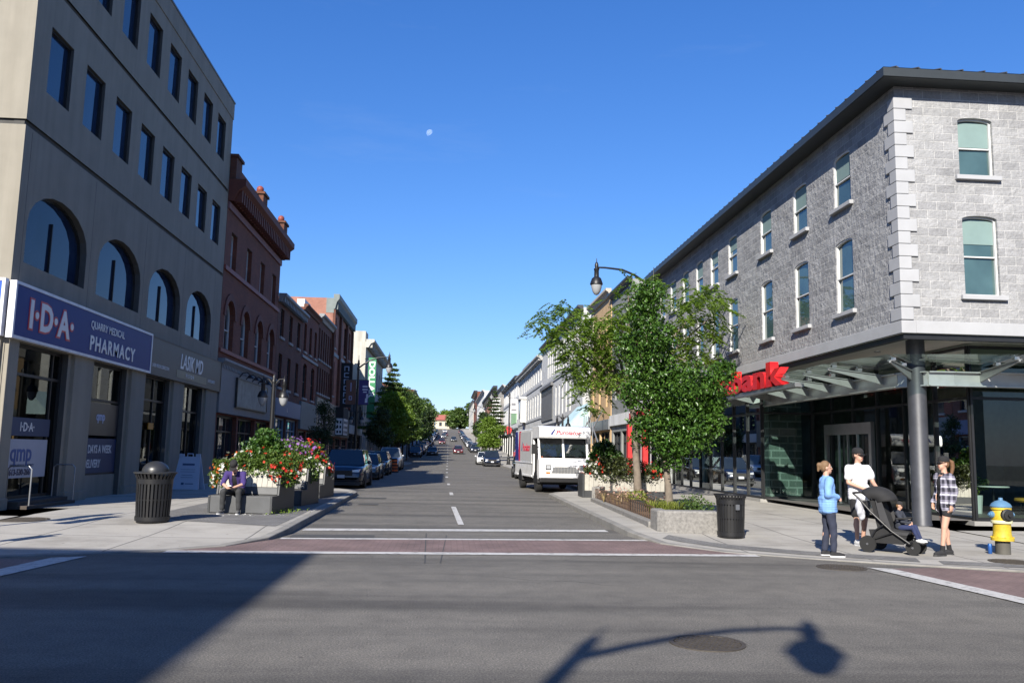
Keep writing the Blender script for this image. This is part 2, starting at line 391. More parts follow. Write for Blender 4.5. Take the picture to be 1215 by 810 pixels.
kerb_m = mat('kerb', (.24, .23, .21), .9, var=.3, scale=2.5, bmp=.25)
def paint_mat():
    m, n, l, b = nt('road_paint'); v = coords(n, l)
    f = noise(n, l, v, 7, 7, .72)
    g = noise(n, l, v, 55, 3, .7)
    c1 = ramp(n, l, f, [(.36, (.17, .165, .155)), (.46, (.42, .41, .39)), (.7, (.50, .49, .47))])
    l.new(mixc(n, l, .5, c1, ramp(n, l, g, [(.3, (.7,)*3), (.6, (1.05,)*3)]), 'MULTIPLY'), b.inputs['Base Color']); b.inputs['Roughness'].default_value = .7
    MATS['road_paint'] = m; return m
paint_mat()
red_pav = brick('red_paver', (.20, .135, .124), (.23, .155, .142), (.13, .09, .085), w=.22, h=.11, ms=.008, bmp=.15, dirt=.35)
grey_pav = brick('grey_paver', (.17, .165, .16), (.22, .215, .205), (.11, .105, .10), w=.2, h=.1, ms=.008, bmp=.2)
for _m in (red_pav, grey_pav):                         # pavers lie flat: use x,y
    _n, _l = _m.node_tree.nodes, _m.node_tree.links
    _t = [q for q in _n if q.type == 'TEX_BRICK'][0]; _c = [q for q in _n if q.type == 'TEX_COORD'][0]
    _l.new(_c.outputs['Object'], _t.inputs['Vector'])

def strip(mb, rows, m=0):
    """rows: list of lists of points with equal length"""
    for a, b in zip(rows, rows[1:]):
        for i in range(len(a)-1): mb.face([a[i], a[i+1], b[i+1], b[i]], m)
g = MB(); XS = [-3000, -600, -120, -40, -16, 0, 16, 40, 120, 600, 3000]
strip(g, [[(x, y, tz(y)-.012 + (-.0)*abs(x)) for x in XS] for y in YS])
tag(g.build('ground', mat('far_ground', (.17, .17, .15), .95, var=.3, scale=.05)), kind='structure')
g = MB(); ys = [y for y in YS if y <= 800]
strip(g, [[(x, y, tz(y)+.03*max(0, 1-(x/6.)**2)*(1 if y > 25 else 0)) for x in (-6.6, -3.3, 0, 3.3, 6.6)] for y in ys if y >= 4])
g2 = MB(); strip(g2, [[(x, y, 0) for x in (-200, -60, -6.6, 6.6, 60, 200)] for y in (-5, 4, 18)]); 
strip(g2, [[(x, y, 0) for x in (-6.6, 6.6)] for y in (-200, -5)])
for vs, fs in ((g2.v, g2.f),):
    k = len(g.v); g.v += [(p[0], p[1], p[2]-.004) for p in vs]; g.f += [tuple(i+k for i in f) for f in fs]; g.m += [0]*len(fs)
tag(g.build('road', MATS['asphalt']), kind='structure')

# kerb lines: (x, y, kerb height)
KL = [(-60, 13.2, .10), (-14, 13.2, .08), (-9, 13.3, .04), (-6.6, 13.5, .02), (-4.6, 14.45, .02), (-3.75, 15.3, .025), (-3.25, 16.4, .06), (-3.1, 17.6, .13), (-3.12, 19.3, .14), (-3.2, 26, .14), (-3.3, 32.5, .14), (-3.7, 34.2, .14), (-5.0, 36.0, .14), (-5.7, 37.5, .14), (-5.75, 46, .14)]
KL += [(-5.8, y, .14) for y in (60, 72, 84)] + [(-5.3, 88, .14), (-4.0, 91, .14), (-4.0, 100, .14), (-4.6, 103, .14), (-5.8, 106, .14)] + [(-5.8, y, .14) for y in YS if 110 < y <= 560]
KR = [(60, 12.4, .10), (15, 12.4, .06), (11.5, 12.45, .04), (9.5, 12.95, .03), (7.9, 13.65, .025), (6.3, 14.45, .02), (5.0, 15.3, .02), (4.15, 16.6, .03), (3.85, 18.2, .10), (3.8, 19.4, .14), (3.84, 24.4, .14), (3.98, 33.6, .14), (4.4, 35.0, .14), (5.7, 36.4, .14), (6.2, 37.6, .14), (6.25, 46, .14)]
KR += [(6.25, y, .14) for y in (60, 72)] + [(6.25, 74, .14), (5.6, 108, .14), (4.6, 112, .14), (4.2, 124, .14), (4.8, 128, .14), (6.2, 132, .14)] + [(6.2, y, .14) for y in YS if 136 <= y <= 560]
def sidewalk(name, K, xin, sgn):
    mb = MB(); n = len(K); kb = []
    # inner offset of the kerb stone
    rows_k, rows_s = [], []
    for i, (x, y, h) in enumerate(K):
        a = Vector(K[max(i-1, 0)][:2]); b = Vector(K[min(i+1, n-1)][:2]); t = (b-a).normalized(); nrm = Vector((t.y, -t.x))*sgn
        if nrm.x*(xin-x) < -1e-6 and abs(nrm.x) > .1: nrm = -nrm
        if abs(nrm.x) <= .1 and nrm.y < 0: nrm = -nrm
        z0 = tz(y); p = Vector((x, y)); q = p+nrm*.17
        rows_k.append([(p.x, p.y, z0-.05), (p.x, p.y, z0+h-.012), (p.x+nrm.x*.012, p.y+nrm.y*.012, z0+h), (q.x, q.y, z0+h+.002)])
        if i < 3 or abs(x) > 20: xi, yi = x, max(21.5, y)
        else: xi, yi = xin, max(21.5, y)
        zin = tz(yi)+.16
        rows_s.append([(q.x+(xi-q.x)*f, q.y+(yi-q.y)*f, (z0+h+.002)+(zin-z0-h-.002)*min(1, f*1.5)) for f in (0, .1, .25, .45, .7, 1)])
    strip(mb, rows_k, 1); strip(mb, rows_s, 0)
    o = mb.build(name, [MATS['pavement'], kerb_m]); tag(o, kind='structure'); return o
sw_l = sidewalk('sidewalk', KL, -13.5, -1); sw_r = sidewalk('sidewalk', KR, 15.5, 1)
g = MB(); strip(g, [[(-60, y, .02 if y > -5.6 else .14), (-4.6, y, .02 if y > -5.6 else .14)] for y in (-5.5, -5.65, -30)]); strip(g, [[(4.6, y, .02 if y > -5.6 else .14), (60, y, .02 if y > -5.6 else .14)] for y in (-5.5, -5.65, -30)])
tag(g.build('sidewalk', MATS['pavement']), kind='structure')

surf = []
def _bvh():
    vs, fs = [], []
    for o in (sw_l, sw_r):
        k = len(vs); vs += [v.co.copy() for v in o.data.vertices]; fs += [tuple(i+k for i in p.vertices) for p in o.data.polygons]
    return BVHTree.FromPolygons(vs, fs)
_tree = _bvh()
def gz(x, y):
    h = _tree.ray_cast(Vector((x, y, 60)), Vector((0, 0, -1)))
    return h[0].z if h[0] is not None else tz(y)+.004
def road_quad(mb, pts, lift, m=0): mb.face([(x, y, tz(y)+lift+(.03*max(0, 1-(x/6.)**2) if y > 25 else 0)) for x, y in pts], m)

# crossings, stop line, lane dashes
mk = MB()
road_quad(mk, [(-4.5, 14.3), (5.45, 14.72), (5.45, 15.02), (-4.5, 14.6)], .009)
road_quad(mk, [(-3.1, 16.62), (4.05, 17.15), (4.05, 17.38), (-3.1, 16.85)], .009)
road_quad(mk, [(-2.98, 18.35), (3.6, 19.0), (3.6, 19.5), (-2.98, 18.85)], .009)
road_quad(mk, [(-5.42, 13.72), (-5.66, 11.4), (-7.5, 2), (-7.9, 2), (-6.05, 11.4), (-5.85, 13.5)], .009)
road_quad(mk, [(6.7, 13.45), (7.05, 13.3), (7.5, 9), (7.9, 2), (7.5, 2), (7.08, 9.8)], .009)
for a, b, x0, x1 in ((20.3, 26.3, .36, .22), (33.2, 35.4, .2, .18), (43, 45, .1, .08)):
    road_quad(mk, [(x0-.07, a), (x0+.07, a), (x1+.07, b), (x1-.07, b)], .012)
y = 55.
while y < 300:
    road_quad(mk, [(-.1, y), (.06, y), (.06, y+2.4), (-.1, y+2.4)], .012); y += 12
tag(mk.build('road_marking', MATS['road_paint']), kind='structure')
mk = MB()
road_quad(mk, [(-4.7, 14.55), (5.5, 14.97), (4.2, 16.6), (4.02, 17.2), (-3.1, 16.68), (-3.3, 16.3), (-3.8, 15.2)], .005)
road_quad(mk, [(-5.8, 13.3), (-6.0, 11.4), (-7.8, 2), (-10.5, 2), (-9.3, 13.1)], .005)
road_quad(mk, [(7.0, 13.35), (7.45, 9), (7.85, 2), (11, 2), (10.8, 12.4), (9.5, 12.8), (7.9, 13.5)], .005)
tag(mk.build('crosswalk', red_pav), kind='structure')
# darker pavers along the kerb of both corners
mk = MB()
def lay(pts_a, pts_b, lift):
    n = 14
    for i in range(n):
        r = []
        for pts in (pts_a, pts_b):
            for t in (i/n, (i+1)/n):
                k = t*(len(pts)-1); j = min(int(k), len(pts)-2); f = k-j
                x = pts[j][0]+(pts[j+1][0]-pts[j][0])*f; y = pts[j][1]+(pts[j+1][1]-pts[j][1])*f; r.append((x, y, gz(x, y)+lift))
        mk.face([r[0], r[1], r[3], r[2]])
lay([(-3.42, 17.8), (-3.4, 19.3), (-3.5, 26), (-3.6, 32.5)], [(-5.6, 18.7), (-6.6, 20.2), (-6.6, 26), (-6.4, 33.5)], .006)
lay([(4.35, 17.2), (5.15, 15.75), (6.4, 14.8), (7.9, 14.0)], [(4.6, 17.7), (5.4, 16.3), (6.6, 15.3), (8.1, 14.5)], .006)
lay([(8.15, 13.75), (9.6, 13.25), (11.5, 12.75), (15, 12.7)], [(8.3, 14.15), (9.75, 13.75), (11.6, 13.3), (15, 13.25)], .006)
tag(mk.build('paver_strip', grey_pav), kind='structure')
# utility cut patches in the asphalt
mk = MB()
for (x, y, a, b, r) in ((-.35, 15.8, .01, 2.4, .02), (-.02, 15.6, .008, 2.2, -.02), (-2.2, 17.3, .8, .28, .05), (-2.6, 30.5, .5, .35, 0), (-2.4, 27, .3, .25, 0)):
    c, s = math.cos(r), math.sin(r)
    road_quad(mk, [(x+c*p*a-s*q*b, y+s*p*a+c*q*b) for p, q in ((-1, -1), (1, -1), (1, 1), (-1, 1))], .007)
tag(mk.build('road_patch', mat('patch', (.06, .06, .06), .9, var=.25, scale=6)), kind='structure')
# ------------------------------------------------------------------ shared building materials
precast = mat('precast', (.305, .28, .228), .9, var=.09, scale=1.1, bmp=.3, bscale=70, streak=.45)
precast_dark = mat('precast_joint', (.09, .088, .083), .95)
g_dark = glossy_glass('dark_glass'); g_blue = glossy_glass('blue_glass', (.010, .026, .062), .03, .6)
g_arch = glossy_glass('arch_glass', (.010, .022, .05), .03, .25); g_teal = glossy_glass('teal_glass', (.05, .09, .09), .03, .9)
g_clear = clear_glass('shop_glass', (.62, .76, .71)); g_canopy = clear_glass('canopy_glass', (.62, .74, .72)); g_shop = clear_glass('street_glass', (.35, .38, .38), 1.38)
fr_dark = mat('dark_frame', (.025, .026, .028), .45, .3); fr_white = mat('white_frame', (.72, .72, .70), .5, var=.06); fr_grey = mat('grey_frame', (.3, .31, .32), .4, .5)
alu = mat('aluminium', (.55, .56, .57), .35, .85, var=.1); steel = mat('stainless', (.66, .66, .63), .42, .6, var=.12)
black = mat('black_paint', (.012, .012, .013), .42, 0, var=.3, scale=9); blackmat = mat('black_matt', (.015, .015, .016), .8)
white = mat('white_paint', (.74, .74, .73), .5, var=.06); blind_m = mat('blind_cloth', (.20, .29, .275), .8, var=.08)
dark_in = mat('dark_interior', (.035, .036, .036), .9, var=.4, scale=.8)
stone_sm = mat('dressed_stone', (.41, .415, .425), .85, var=.09, scale=1.4, bmp=.12)
def body(mb, fr, L, D, z0, h, m=0, top=1, sides=(True, True)):
    if sides[0]: mb.face([fr.p(0, z0), fr.p(0, z0, D), fr.p(0, h, D), fr.p(0, h)], m)
    if sides[1]: mb.face([fr.p(L, z0), fr.p(L, z0, D), fr.p(L, h, D), fr.p(L, h)], m)
    mb.face([fr.p(0, z0, D), fr.p(L, z0, D), fr.p(L, h, D), fr.p(0, h, D)], m)
    mb.face([fr.p(0, h-.35, 0.02), fr.p(L, h-.35, .02), fr.p(L, h-.35, D), fr.p(0, h-.35, D)], top)
roof_m = mat('flat_roof', (.13, .13, .13), .95, var=.25)

# ------------------------------------------------------------------ concrete office building, left corner
LB = empty('office_building', (-10.2, 20.2, .15), 0, 'grey precast concrete office block with arched first floor windows, on the left corner', 'building')
fs = Frame((-10.2, 20.2), (0, 1), (1, 0)); ff = Frame((-30, 20.2), (1, 0), (0, -1)); L = 17.9; LF = 19.8
cen = [2.05, 6.25, 10.45, 14.65]
g_ops = [(c-1.28-(.15 if c < 3 else 0), c+1.28, .1, 4.05) for c in cen]; a_ops = [(c-1.56, c+1.84, 5.95, 7.9, .98) for c in cen]
wc = [1.45+2.105*i for i in range(8)]
r3 = [(c-.63, c+.63, 10.33, 12.05) for c in wc]; r4 = [(c-.63, c+.63, 14.1, 15.85) for c in wc]
fx = [17.85, 15.2, 12.5]
f_ops = [[(u-.7, u+.7, 10.33, 12.05) for u in fx], [(u-.7, u+.7, 14.1, 15.85) for u in fx], [(u-1.25, u+1.25, 5.95, 7.9, 1.15) for u in (17.2, 13)]]
mb = MB()
for z0, z1, ops, fop, d in ((-.2, 9.17, g_ops+a_ops, f_ops[2]+[(15.7, 18.4, .1, 4.05)], .22), (9.31, 13.0, r3, f_ops[0], .13), (13.14, 16.45, r4, f_ops[1], .13)):
    facade(mb, fs, L, z0, z1, [o for o in ops if o[2] > 3], d, 0, 1) if z0 > 0 else facade(mb, fs, L, z0, z1, ops, .22, 0, 1)
    facade(mb, ff, LF, z0, z1, fop, d)
mb.ubox(fs, -.03, L+.03, 16.45, 17.2, -.03, .3); mb.ubox(ff, 0, LF+.027, 16.452, 17.197, -.027, .3)
body(mb, fs, L, 19.8, -.2, 17.1, 0, 0, (False, True))
for z in (9.24, 13.07): mb.ubox(fs, .05, L-.05, z-.09, z+.09, .06, .3, 1); mb.ubox(ff, 0, LF-.07, z-.09, z+.09, .06, .3, 1)
for u in (4.15, 8.35, 12.55, 16.75, .35): mb.ubox(fs, u-.006, u+.006, 4.6, 9.1, -.002, .01, 1)
mb.build('wall', [precast, precast_dark], LB, world=True)
mb = MB(); mb.ubox(fs, -.06, L+.06, 17.2, 17.27, -.06, .35); mb.ubox(ff, 0, LF+.06, 17.2, 17.268, -.06, .35); mb.build('parapet_cap', mat('flashing', (.22, .22, .22), .5, .5), LB, world=True)
for o in r3+r4: window(LB, fs, *o[:4], depth=.13, fw=.055, style='none', mf=fr_dark, mg=g_blue)
for i, o in enumerate(a_ops): window(LB, fs, *o, depth=.22, fw=.05, style='two', mf=fr_dark, mg=g_arch)
for k in (0, 1):
    for o in f_ops[k]: window(LB, ff, *o[:4], depth=.13, fw=.055, style='none', mf=fr_dark, mg=g_blue, blind=(.62, mat('white_blind', (.7, .7, .68), .7, var=.05)))
for o in f_ops[2]: window(LB, ff, *o, depth=.22, fw=.07, style='three', mf=fr_dark, mg=g_blue)
# pilasters flank the bays
for u in (-.0, 4.15, 8.35, 12.55, 16.75):
    mb = MB(); a, b = (u-.62, u+.62) if u else (.02, .5)
    if u == 16.75: a, b = 16.15, 17.85
    mb.ubox(fs, a, b, .12, 4.1, -.10, .1); mb.ubox(fs, a-.04, b+.04, .1, .42, -.14, .1); mb.build('pier', precast, LB, world=True, bevel=.015)
mb = MB(); mb.ubox(ff, 18.75, 19.75, .12, 4.1, -.08, .1); mb.build('pier', precast, LB, world=True, bevel=.015)
mb = MB(); mb.ubox(fs, .6, L-.6, .1, 4.0, 1.9, 1.95); mb.ubox(fs, .6, L-.6, .12, .16, .5, 1.9); mb.build('shop_interior', dark_in, LB, world=True)
# pharmacy door bay: glass front, posters
posb = mat('poster_blue', (.008, .035, .11), .5, var=.1); posw = mat('poster_white', (.42, .44, .52), .5, var=.05); txw = mat('letter_white', (.75, .76, .78), .4, var=.03); txb = mat('letter_navy', (.01, .02, .08), .4); txr = mat('letter_red', (.55, .02, .04), .4)
def shopfront(u0, u1, name='shop_window', mull=(.5,), tr=2.9, glass=g_shop, sill=.55):
    mb = MB(); d = .2
    for q in (u0, u1-.08): mb.ubox(fs, q, q+.08, sill, 4.05, d-.05, d+.05)
    for z in (sill, tr, 3.98): mb.ubox(fs, u0, u1, z, z+.07, d-.045, d+.045)
    for q in mull: mb.ubox(fs, u0+(u1-u0)*q-.03, u0+(u1-u0)*q+.03, sill, 4.0, d-.04, d+.04)
    if sill > .3: mb.ubox(fs, u0, u1, .1, sill, d-.06, d+.2, 1)
    o = mb.build(name, [fr_dark, precast], LB, world=True)
    g = MB(); g.face([fs.p(u0, sill, d), fs.p(u1, sill, d), fs.p(u1, 4, d), fs.p(u0, 4, d)]); g.build('pane', glass, o, world=True); return o
sf1 = shopfront(cen[0]-1.43, cen[0]+1.28, 'shop_door', (.82,), 3.3, sill=.35)
sf2 = shopfront(cen[1]-1.28, cen[1]+1.28, mull=(), tr=2.95, sill=.8)
sf3 = shopfront(cen[2]-1.28, cen[2]+1.28, mull=(.55,), tr=3.2, sill=.5)
sf4 = shopfront(cen[3]-1.28, cen[3]+1.28, 'shop_door', (.5,), 3.0, sill=.18)
fd = .135
mb = MB(); mb.ubox(fs, .85, 2.85, .85, 1.78, fd, fd+.01); p = mb.build('poster', posw, LB, world=True); tag(p, 'white window poster with blue lettering and phone number')
text('lettering', 'qmp', .60, fs, 1.0, 1.26, fd-.004, mat('letter_blue', (.02, .08, .3), .4), p, ext=.003, bold=.012); text('lettering', 'QUARRY MEDICAL PHARMACY', .085, fs, 1.02, 1.12, fd-.004, txb, p, .002)['kind'] = 'stuff'; text('lettering', '613-530-266', .2, fs, 1.02, .92, fd-.004, txb, p, .002, bold=.008)
mb = MB(); mb.ubox(fs, .85, 2.9, 1.86, 2.3, fd, fd+.01); p = mb.build('poster', posb, LB, world=True); tag(p, 'dark blue window band with outlined lettering')
text('lettering', 'I·D·A·', .3, fs, 1.35, 1.98, fd-.004, txw, p, .003, bold=.006)
mb = MB(); mb.ubox(fs, cen[1]-1.2, cen[1]+1.2, .86, 1.86, fd, fd+.01); p = mb.build('poster', posb, LB, world=True); tag(p, 'blue window poster about delivery')
text('lettering', '7 DAYS A WEEK', .33, fs, cen[1]-1.08, 1.44, fd-.004, txw, p, .003, bold=.006, sx=.82); text('lettering', 'DELIVERY', .33, fs, cen[1]-1.08, 1.02, fd-.004, txw, p, .003, bold=.006, sx=.82)
mb = MB(); mb.ubox(fs, cen[1]-1.2, cen[1]+1.2, 1.95, 2.9, fd, fd+.01); p = mb.build('poster', mat('poster_grey', (.04, .041, .045), .35), LB, world=True)
text('lettering', 'qmp', .36, fs, cen[1]-.45, 2.4, fd-.004, mat('letter_pale_blue', (.4, .5, .75), .4), p, .003, bold=.008)
mb = MB(); mb.cbox((-10.32, 30.6, 2.35), (.03, .5, .22)); mb.build('shop_notice', mat('notice_orange', (.6, .25, .02), .5), LB, world=True)
# door step with its railing
mb = MB(); mb.ubox(fs, .7, 3.3, .1, .33, -.3, .19); mb.ubox(fs, .7, 3.3, .1, .24, -.5, -.3); mb.build('step', mat('step_brown', (.07, .055, .045), .85, var=.3), LB, world=True, bevel=.01)
for u in (.85, 3.2):
    mb = MB(); mb.tube([fs.p(u, .1, -.47), fs.p(u, 1.08, -.47), fs.p(u, 1.15, -.4), fs.p(u, 1.15, .0), fs.p(u, 1.08, .07), fs.p(u, .33, .07)], .019, 8)
    mb.build('handrail', fr_grey, LB, world=True, smooth=True)
# signs
def sign(name, label, fr, u0, u1, z0, z1, d0, d1, face, edge, ew=.06):
    b = fr.p((u0+u1)/2, z0, 0); t = empty(name, b, 0, label, 'sign'); mb = MB(); mb.ubox(fr, u0+ew, u1-ew, z0+ew, z1-ew, d0, d1); mb.build('sign_board', face, t, world=True)
    mb = MB(); e = .02
    for q in ((u0, u1, z0, z0+ew), (u0, u1, z1-ew, z1), (u0, u0+ew, z0+ew, z1-ew), (u1-ew, u1, z0+ew, z1-ew)): mb.ubox(fr, *q, d0-e, d1-.002)
    mb.build('sign_frame', edge, t, world=True); return t
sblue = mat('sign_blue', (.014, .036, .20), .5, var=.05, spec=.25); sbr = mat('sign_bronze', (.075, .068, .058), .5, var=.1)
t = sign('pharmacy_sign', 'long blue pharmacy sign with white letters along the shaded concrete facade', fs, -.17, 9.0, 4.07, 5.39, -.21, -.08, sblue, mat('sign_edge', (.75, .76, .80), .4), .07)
text('letter_outline', 'I·D·A·', .92, fs, .55, 4.42, -.215, txr, t, .004, bold=.075, sx=1.0, spacing=1.08); text('lettering', 'I·D·A·', .92, fs, .55, 4.42, -.222, txw, t, .008, bold=.030, sx=1.0, spacing=1.08)
text('lettering', 'QUARRY MEDICAL', .30, fs, 4.05, 4.90, -.22, txw, t, .004, bold=.004, sx=.98); text('lettering', 'PHARMACY', .56, fs, 4.05, 4.30, -.22, txw, t, .006, bold=.014, sx=1.02, spacing=1.2)
t = sign('pharmacy_sign', 'sunlit bright blue end panel of the pharmacy sign on the front of the concrete block', ff, 15.5, 19.80, 4.10, 5.43, -.2, -.06, mat('sign_blue_sunlit', (.02, .10, .62), .3, var=.04), MATS['sign_edge'], .07)  # lit copy of the long sign's blue: sunlight put into the colour
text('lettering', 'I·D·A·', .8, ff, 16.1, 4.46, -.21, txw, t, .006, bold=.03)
t = sign('clinic_sign', 'dark bronze eye clinic sign with white italic letters beside the blue pharmacy sign', fs, 9.05, 17.95, 4.06, 5.36, -.18, -.08, sbr, sbr, .03)
text('lettering', 'LASIK MD', .78, fs, 12.2, 4.56, -.185, txw, t, .006, bold=.012, shear=.2, sx=.86)
mb = MB(); mb.ubox(fs, 11.85, 15.75, 4.2, 4.48, -.188, -.18); mb.build('sign_plate', mat('sign_khaki', (.22, .20, .13), .5), t, world=True)
text('lettering', 'VISION', .2, fs, 12.95, 4.27, -.192, txw, t, .004, bold=.004, spacing=1.8)
text('lettering', 'LASER VISION CORRECTION', .17, fs, 9.25, 4.34, -.183, txw, t, .004, sx=.8); text('lettering', 'LASIK EYE SURGERY', .17, fs, 15.95, 4.34, -.183, txw, t, .004, sx=.72)

# ------------------------------------------------------------------ generic row building
def rowb(name, label, side, X, Y0, Y1, h, wm, rows=(), store=None, cornice=None, D=16, fr_m=fr_dark, gl=g_dark, depth=.18, group=None, side_openings=None, band=None, cat='building', ends=(True, True), sillm=None, rm=None):
    zb = min(tz(Y0), tz(Y1))+.1
    b = empty(name, (X, Y0, zb), 0, label, cat, group)
    fr = Frame((X, Y0), (0, 1), (1, 0)) if side == 'L' else Frame((X, Y1), (0, -1), (-1, 0)); L = Y1-Y0
    ops = []; wins = []
    for r in rows:
        z0, z1, n, ww, rise, style = r[:6]; m0, m1 = r[6] if len(r) > 6 else (0, 0)
        st = (L-m0-m1)/n
        for i in range(n):
            c = m0+st*(i+.5); o = (c-ww/2, c+ww/2, z0, z1, rise); ops.append(o); wins.append((o, style))
    so = []
    if store:
        n = store['n']; st = (L-.6)/n
        for i in range(n): so.append((.3+st*i+.15, .3+st*(i+1)-.15, zb+.1, store['z1']))
    mb = MB(); facade(mb, fr, L, zb-1.5, h, ops+so, depth); body(mb, fr, L, D, zb-1.5, h, 0, 1, ends)
    mb.build('wall', [wm, rm or roof_m], b, world=True)
    for o, style in wins: window(b, fr, *o, depth=depth, fw=.06, style=style, mf=fr_m, mg=gl, sill=sillm)
    if store:
        sm = store.get('fm', fr_dark)
        for i, o in enumerate(so):
            mb = MB(); d = depth
            for q in (o[0], o[1]-.09): mb.ubox(fr, q, q+.09, o[2], o[3], d-.05, d+.05)
            w3 = (o[1]-o[0])/3
            for q in (1, 2): mb.ubox(fr, o[0]+w3*q-.035, o[0]+w3*q+.035, o[2], o[3], d-.045, d+.045)
            mb.ubox(fr, o[0], o[1], o[3]-.09, o[3], d-.048, d+.048); mb.ubox(fr, o[0], o[1], o[3]-.75, o[3]-.68, d-.046, d+.046); mb.ubox(fr, o[0], o[1], o[2], o[2]+.5, d-.06, d+.05)
            p = mb.build('shop_window', sm, b, world=True); g = MB(); g.face([fr.p(o[0], o[2], d+.02), fr.p(o[1], o[2], d+.02), fr.p(o[1], o[3], d+.02), fr.p(o[0], o[3], d+.02)]); g.build('pane', g_dark, p, world=True)
        if 'fz' in store:
            mb = MB(); z0, z1 = store['fz']; mb.ubox(fr, .05, L-.05, z0, z1, -.16, .05); mb.build('fascia', store['fam'], b, world=True, bevel=.01)
        if 'corn' in store:
            z = store['corn']; mb = MB(); mb.prism([(-.32, z+.22), (-.32, z+.12), (-.12, z-.12), (0, z-.12), (0, z+.22)], lambda p: fr.p(.02, p[1], p[0]), lambda p: fr.p(L-.02, p[1], p[0]))
            k = .3
            while k < L-.2: mb.ubox(fr, k, k+.12, z-.2, z-.02, -.2, -.02); k += .28
            mb.build('shop_cornice', store.get('cm', fr_grey), b, world=True)
    if cornice:
        z, ov, ch, cm = cornice[:4]; mb = MB()
        mb.prism([(-ov, z), (-ov, z-ch*.3), (-ov*.55, z-ch*.55), (-ov*.3, z-ch), (.0, z-ch), (.0, z)], lambda p: fr.p(-.03, p[1], p[0]), lambda p: fr.p(L+.03, p[1], p[0]))
        if len(cornice) > 4:
            k = .2
            while k < L-.2: mb.ubox(fr, k, k+.18, z-ch*1.0, z-ch*.4, -ov*.75, -.01); k += cornice[4]
        mb.build('cornice', cm, b, world=True)
    if band:
        for z, hh, bm_ in band:
            mb = MB(); mb.ubox(fr, .01, L-.01, z-hh/2, z+hh/2, -.09, .02); mb.build('string_course', bm_, b, world=True)
    return b, fr
redb = brick('red_brick', (.185, .044, .020), (.255, .064, .030), (.12, .075, .055)); redb2 = brick('brown_brick', (.14, .040, .021), (.185, .057, .029), (.095, .06, .045)); orb = brick('orange_brick', (.36, .13, .085), (.42, .17, .11), (.3, .2, .16), dirt=.3)
terra = mat('terracotta', (.15, .042, .024), .75, var=.2, scale=3); terra2 = mat('red_stone', (.26, .055, .035), .6, var=.2); bluegrey = mat('blue_grey_paint', (.19, .20, .21), .6, var=.1)
corn_m = mat('zinc_cornice', (.24, .25, .26), .6, var=.15)
RB, fr = rowb('brick_building', 'three storey red brick building with round arches and heavy cornice beside the concrete block', 'L', -10.2, 38.15, 50.4, 14.7, redb,
    [(9.75, 11.5, 4, 1.05, 0, 'sash'), (6.1, 8.35, 4, 1.6, .8, 'cross')], dict(n=3, z1=3.1, fz=(3.18, 5.25), fam=bluegrey, corn=5.35, cm=corn_m), (13.7, .75, 1.0, terra, .42), fr_m=fr_white, gl=g_dark, band=[(9.66, .2, terra2), (12.5, .3, mat('mauve_stone', (.25, .12, .12), .7)), (5.95, .16, terra2)], depth=.25)
for c in (1.53, 4.6, 7.66, 10.7):                     # brick hood over each arch
    mb = MB()
    for k in range(10):
        a0, a1 = math.pi*k/10, math.pi*(k+1)/10; v = []
        for r in (.82, 1.12):
            for a in (a0, a1): v.append((c+r*math.cos(a), 7.55+r*math.sin(a)))
        q = [v[0], v[1], v[3], v[2]]; mb.add([fr.p(*x, -.06) for x in q]+[fr.p(*x, .0) for x in q], [(0,1,2,3),(0,1,5,4),(2,3,7,6),(1,2,6,5),(0,3,7,4)])
    mb.build('arch_hood', terra, RB, world=True)
for u in (.5, 6.1, 11.75):
    mb = MB(); mb.ubox(fr, u-.5, u+.5, 13.72, 14.72, -.28, .3); mb.ubox(fr, u-.58, u+.58, 14.72, 14.85, -.36, .38); p = mb.build('parapet_pier', redb2, RB, world=True)
    if u > 1: mb = MB(); mb.ell(fr.p(u-.3, 15.0, -.05), (.19, .19, .2), 12); mb.build('ball_finial', terra2, p, world=True, smooth=True)
t = empty('shop_sign', (-10.04, 44.3, 3.6), 0, 'beige framed sign with faded pictures under gooseneck lamps on the grey shop fascia', 'sign')
mb = MB(); mb.ubox(fr, 2.8, 9.4, 3.6, 4.88, -.24, -.165); mb.build('sign_board', mat('sign_beige', (.36, .35, .29), .7, var=.3, scale=2.2), t, world=True)
mb = MB()
for q in ((2.74, 9.46, 3.54, 3.6), (2.74, 9.46, 4.88, 4.94), (2.74, 2.8, 3.6, 4.88), (9.4, 9.46, 3.6, 4.88)): mb.ubox(fr, *q, -.27, -.17)
mb.build('sign_frame', black, t, world=True)
for i in range(5):
    u = 3.4+1.35*i; mb = MB(); mb.tube([fr.p(u, 5.0, -.16), fr.p(u, 5.2, -.3), fr.p(u, 5.24, -.5), fr.p(u, 5.12, -.66)], .025, 6); mb.lathe([(.03, .14), (.06, .1), (.17, 0), (.16, -.01)], fr.p(u, 4.98, -.68), 10)
    o = mb.build('gooseneck_lamp', black, RB, world=True, smooth=True)
sill_s = mat('stone_sill', (.36, .35, .33), .85)
B2, fr2 = rowb('brick_building', 'low red brick building with blue shopfront, left of the brown brick one', 'L', -10.2, 50.45, 59, 10.4, redb2, [(8.3, 10, 3, 1.05, 0, 'sash'), (5.3, 7.3, 3, 1.05, 0, 'sash')], dict(n=2, z1=3.5, fz=(3.6, 4.6), fam=mat('shop_blue', (.06, .12, .26), .5, var=.1), fm=mat('pale_blue_frame', (.22, .33, .45), .5)), (10.75, .45, .5, corn_m, .5), sillm=sill_s)
text('lettering', 'la', .4, fr2, 3.5, 3.9, -.17, txw, B2, .004)
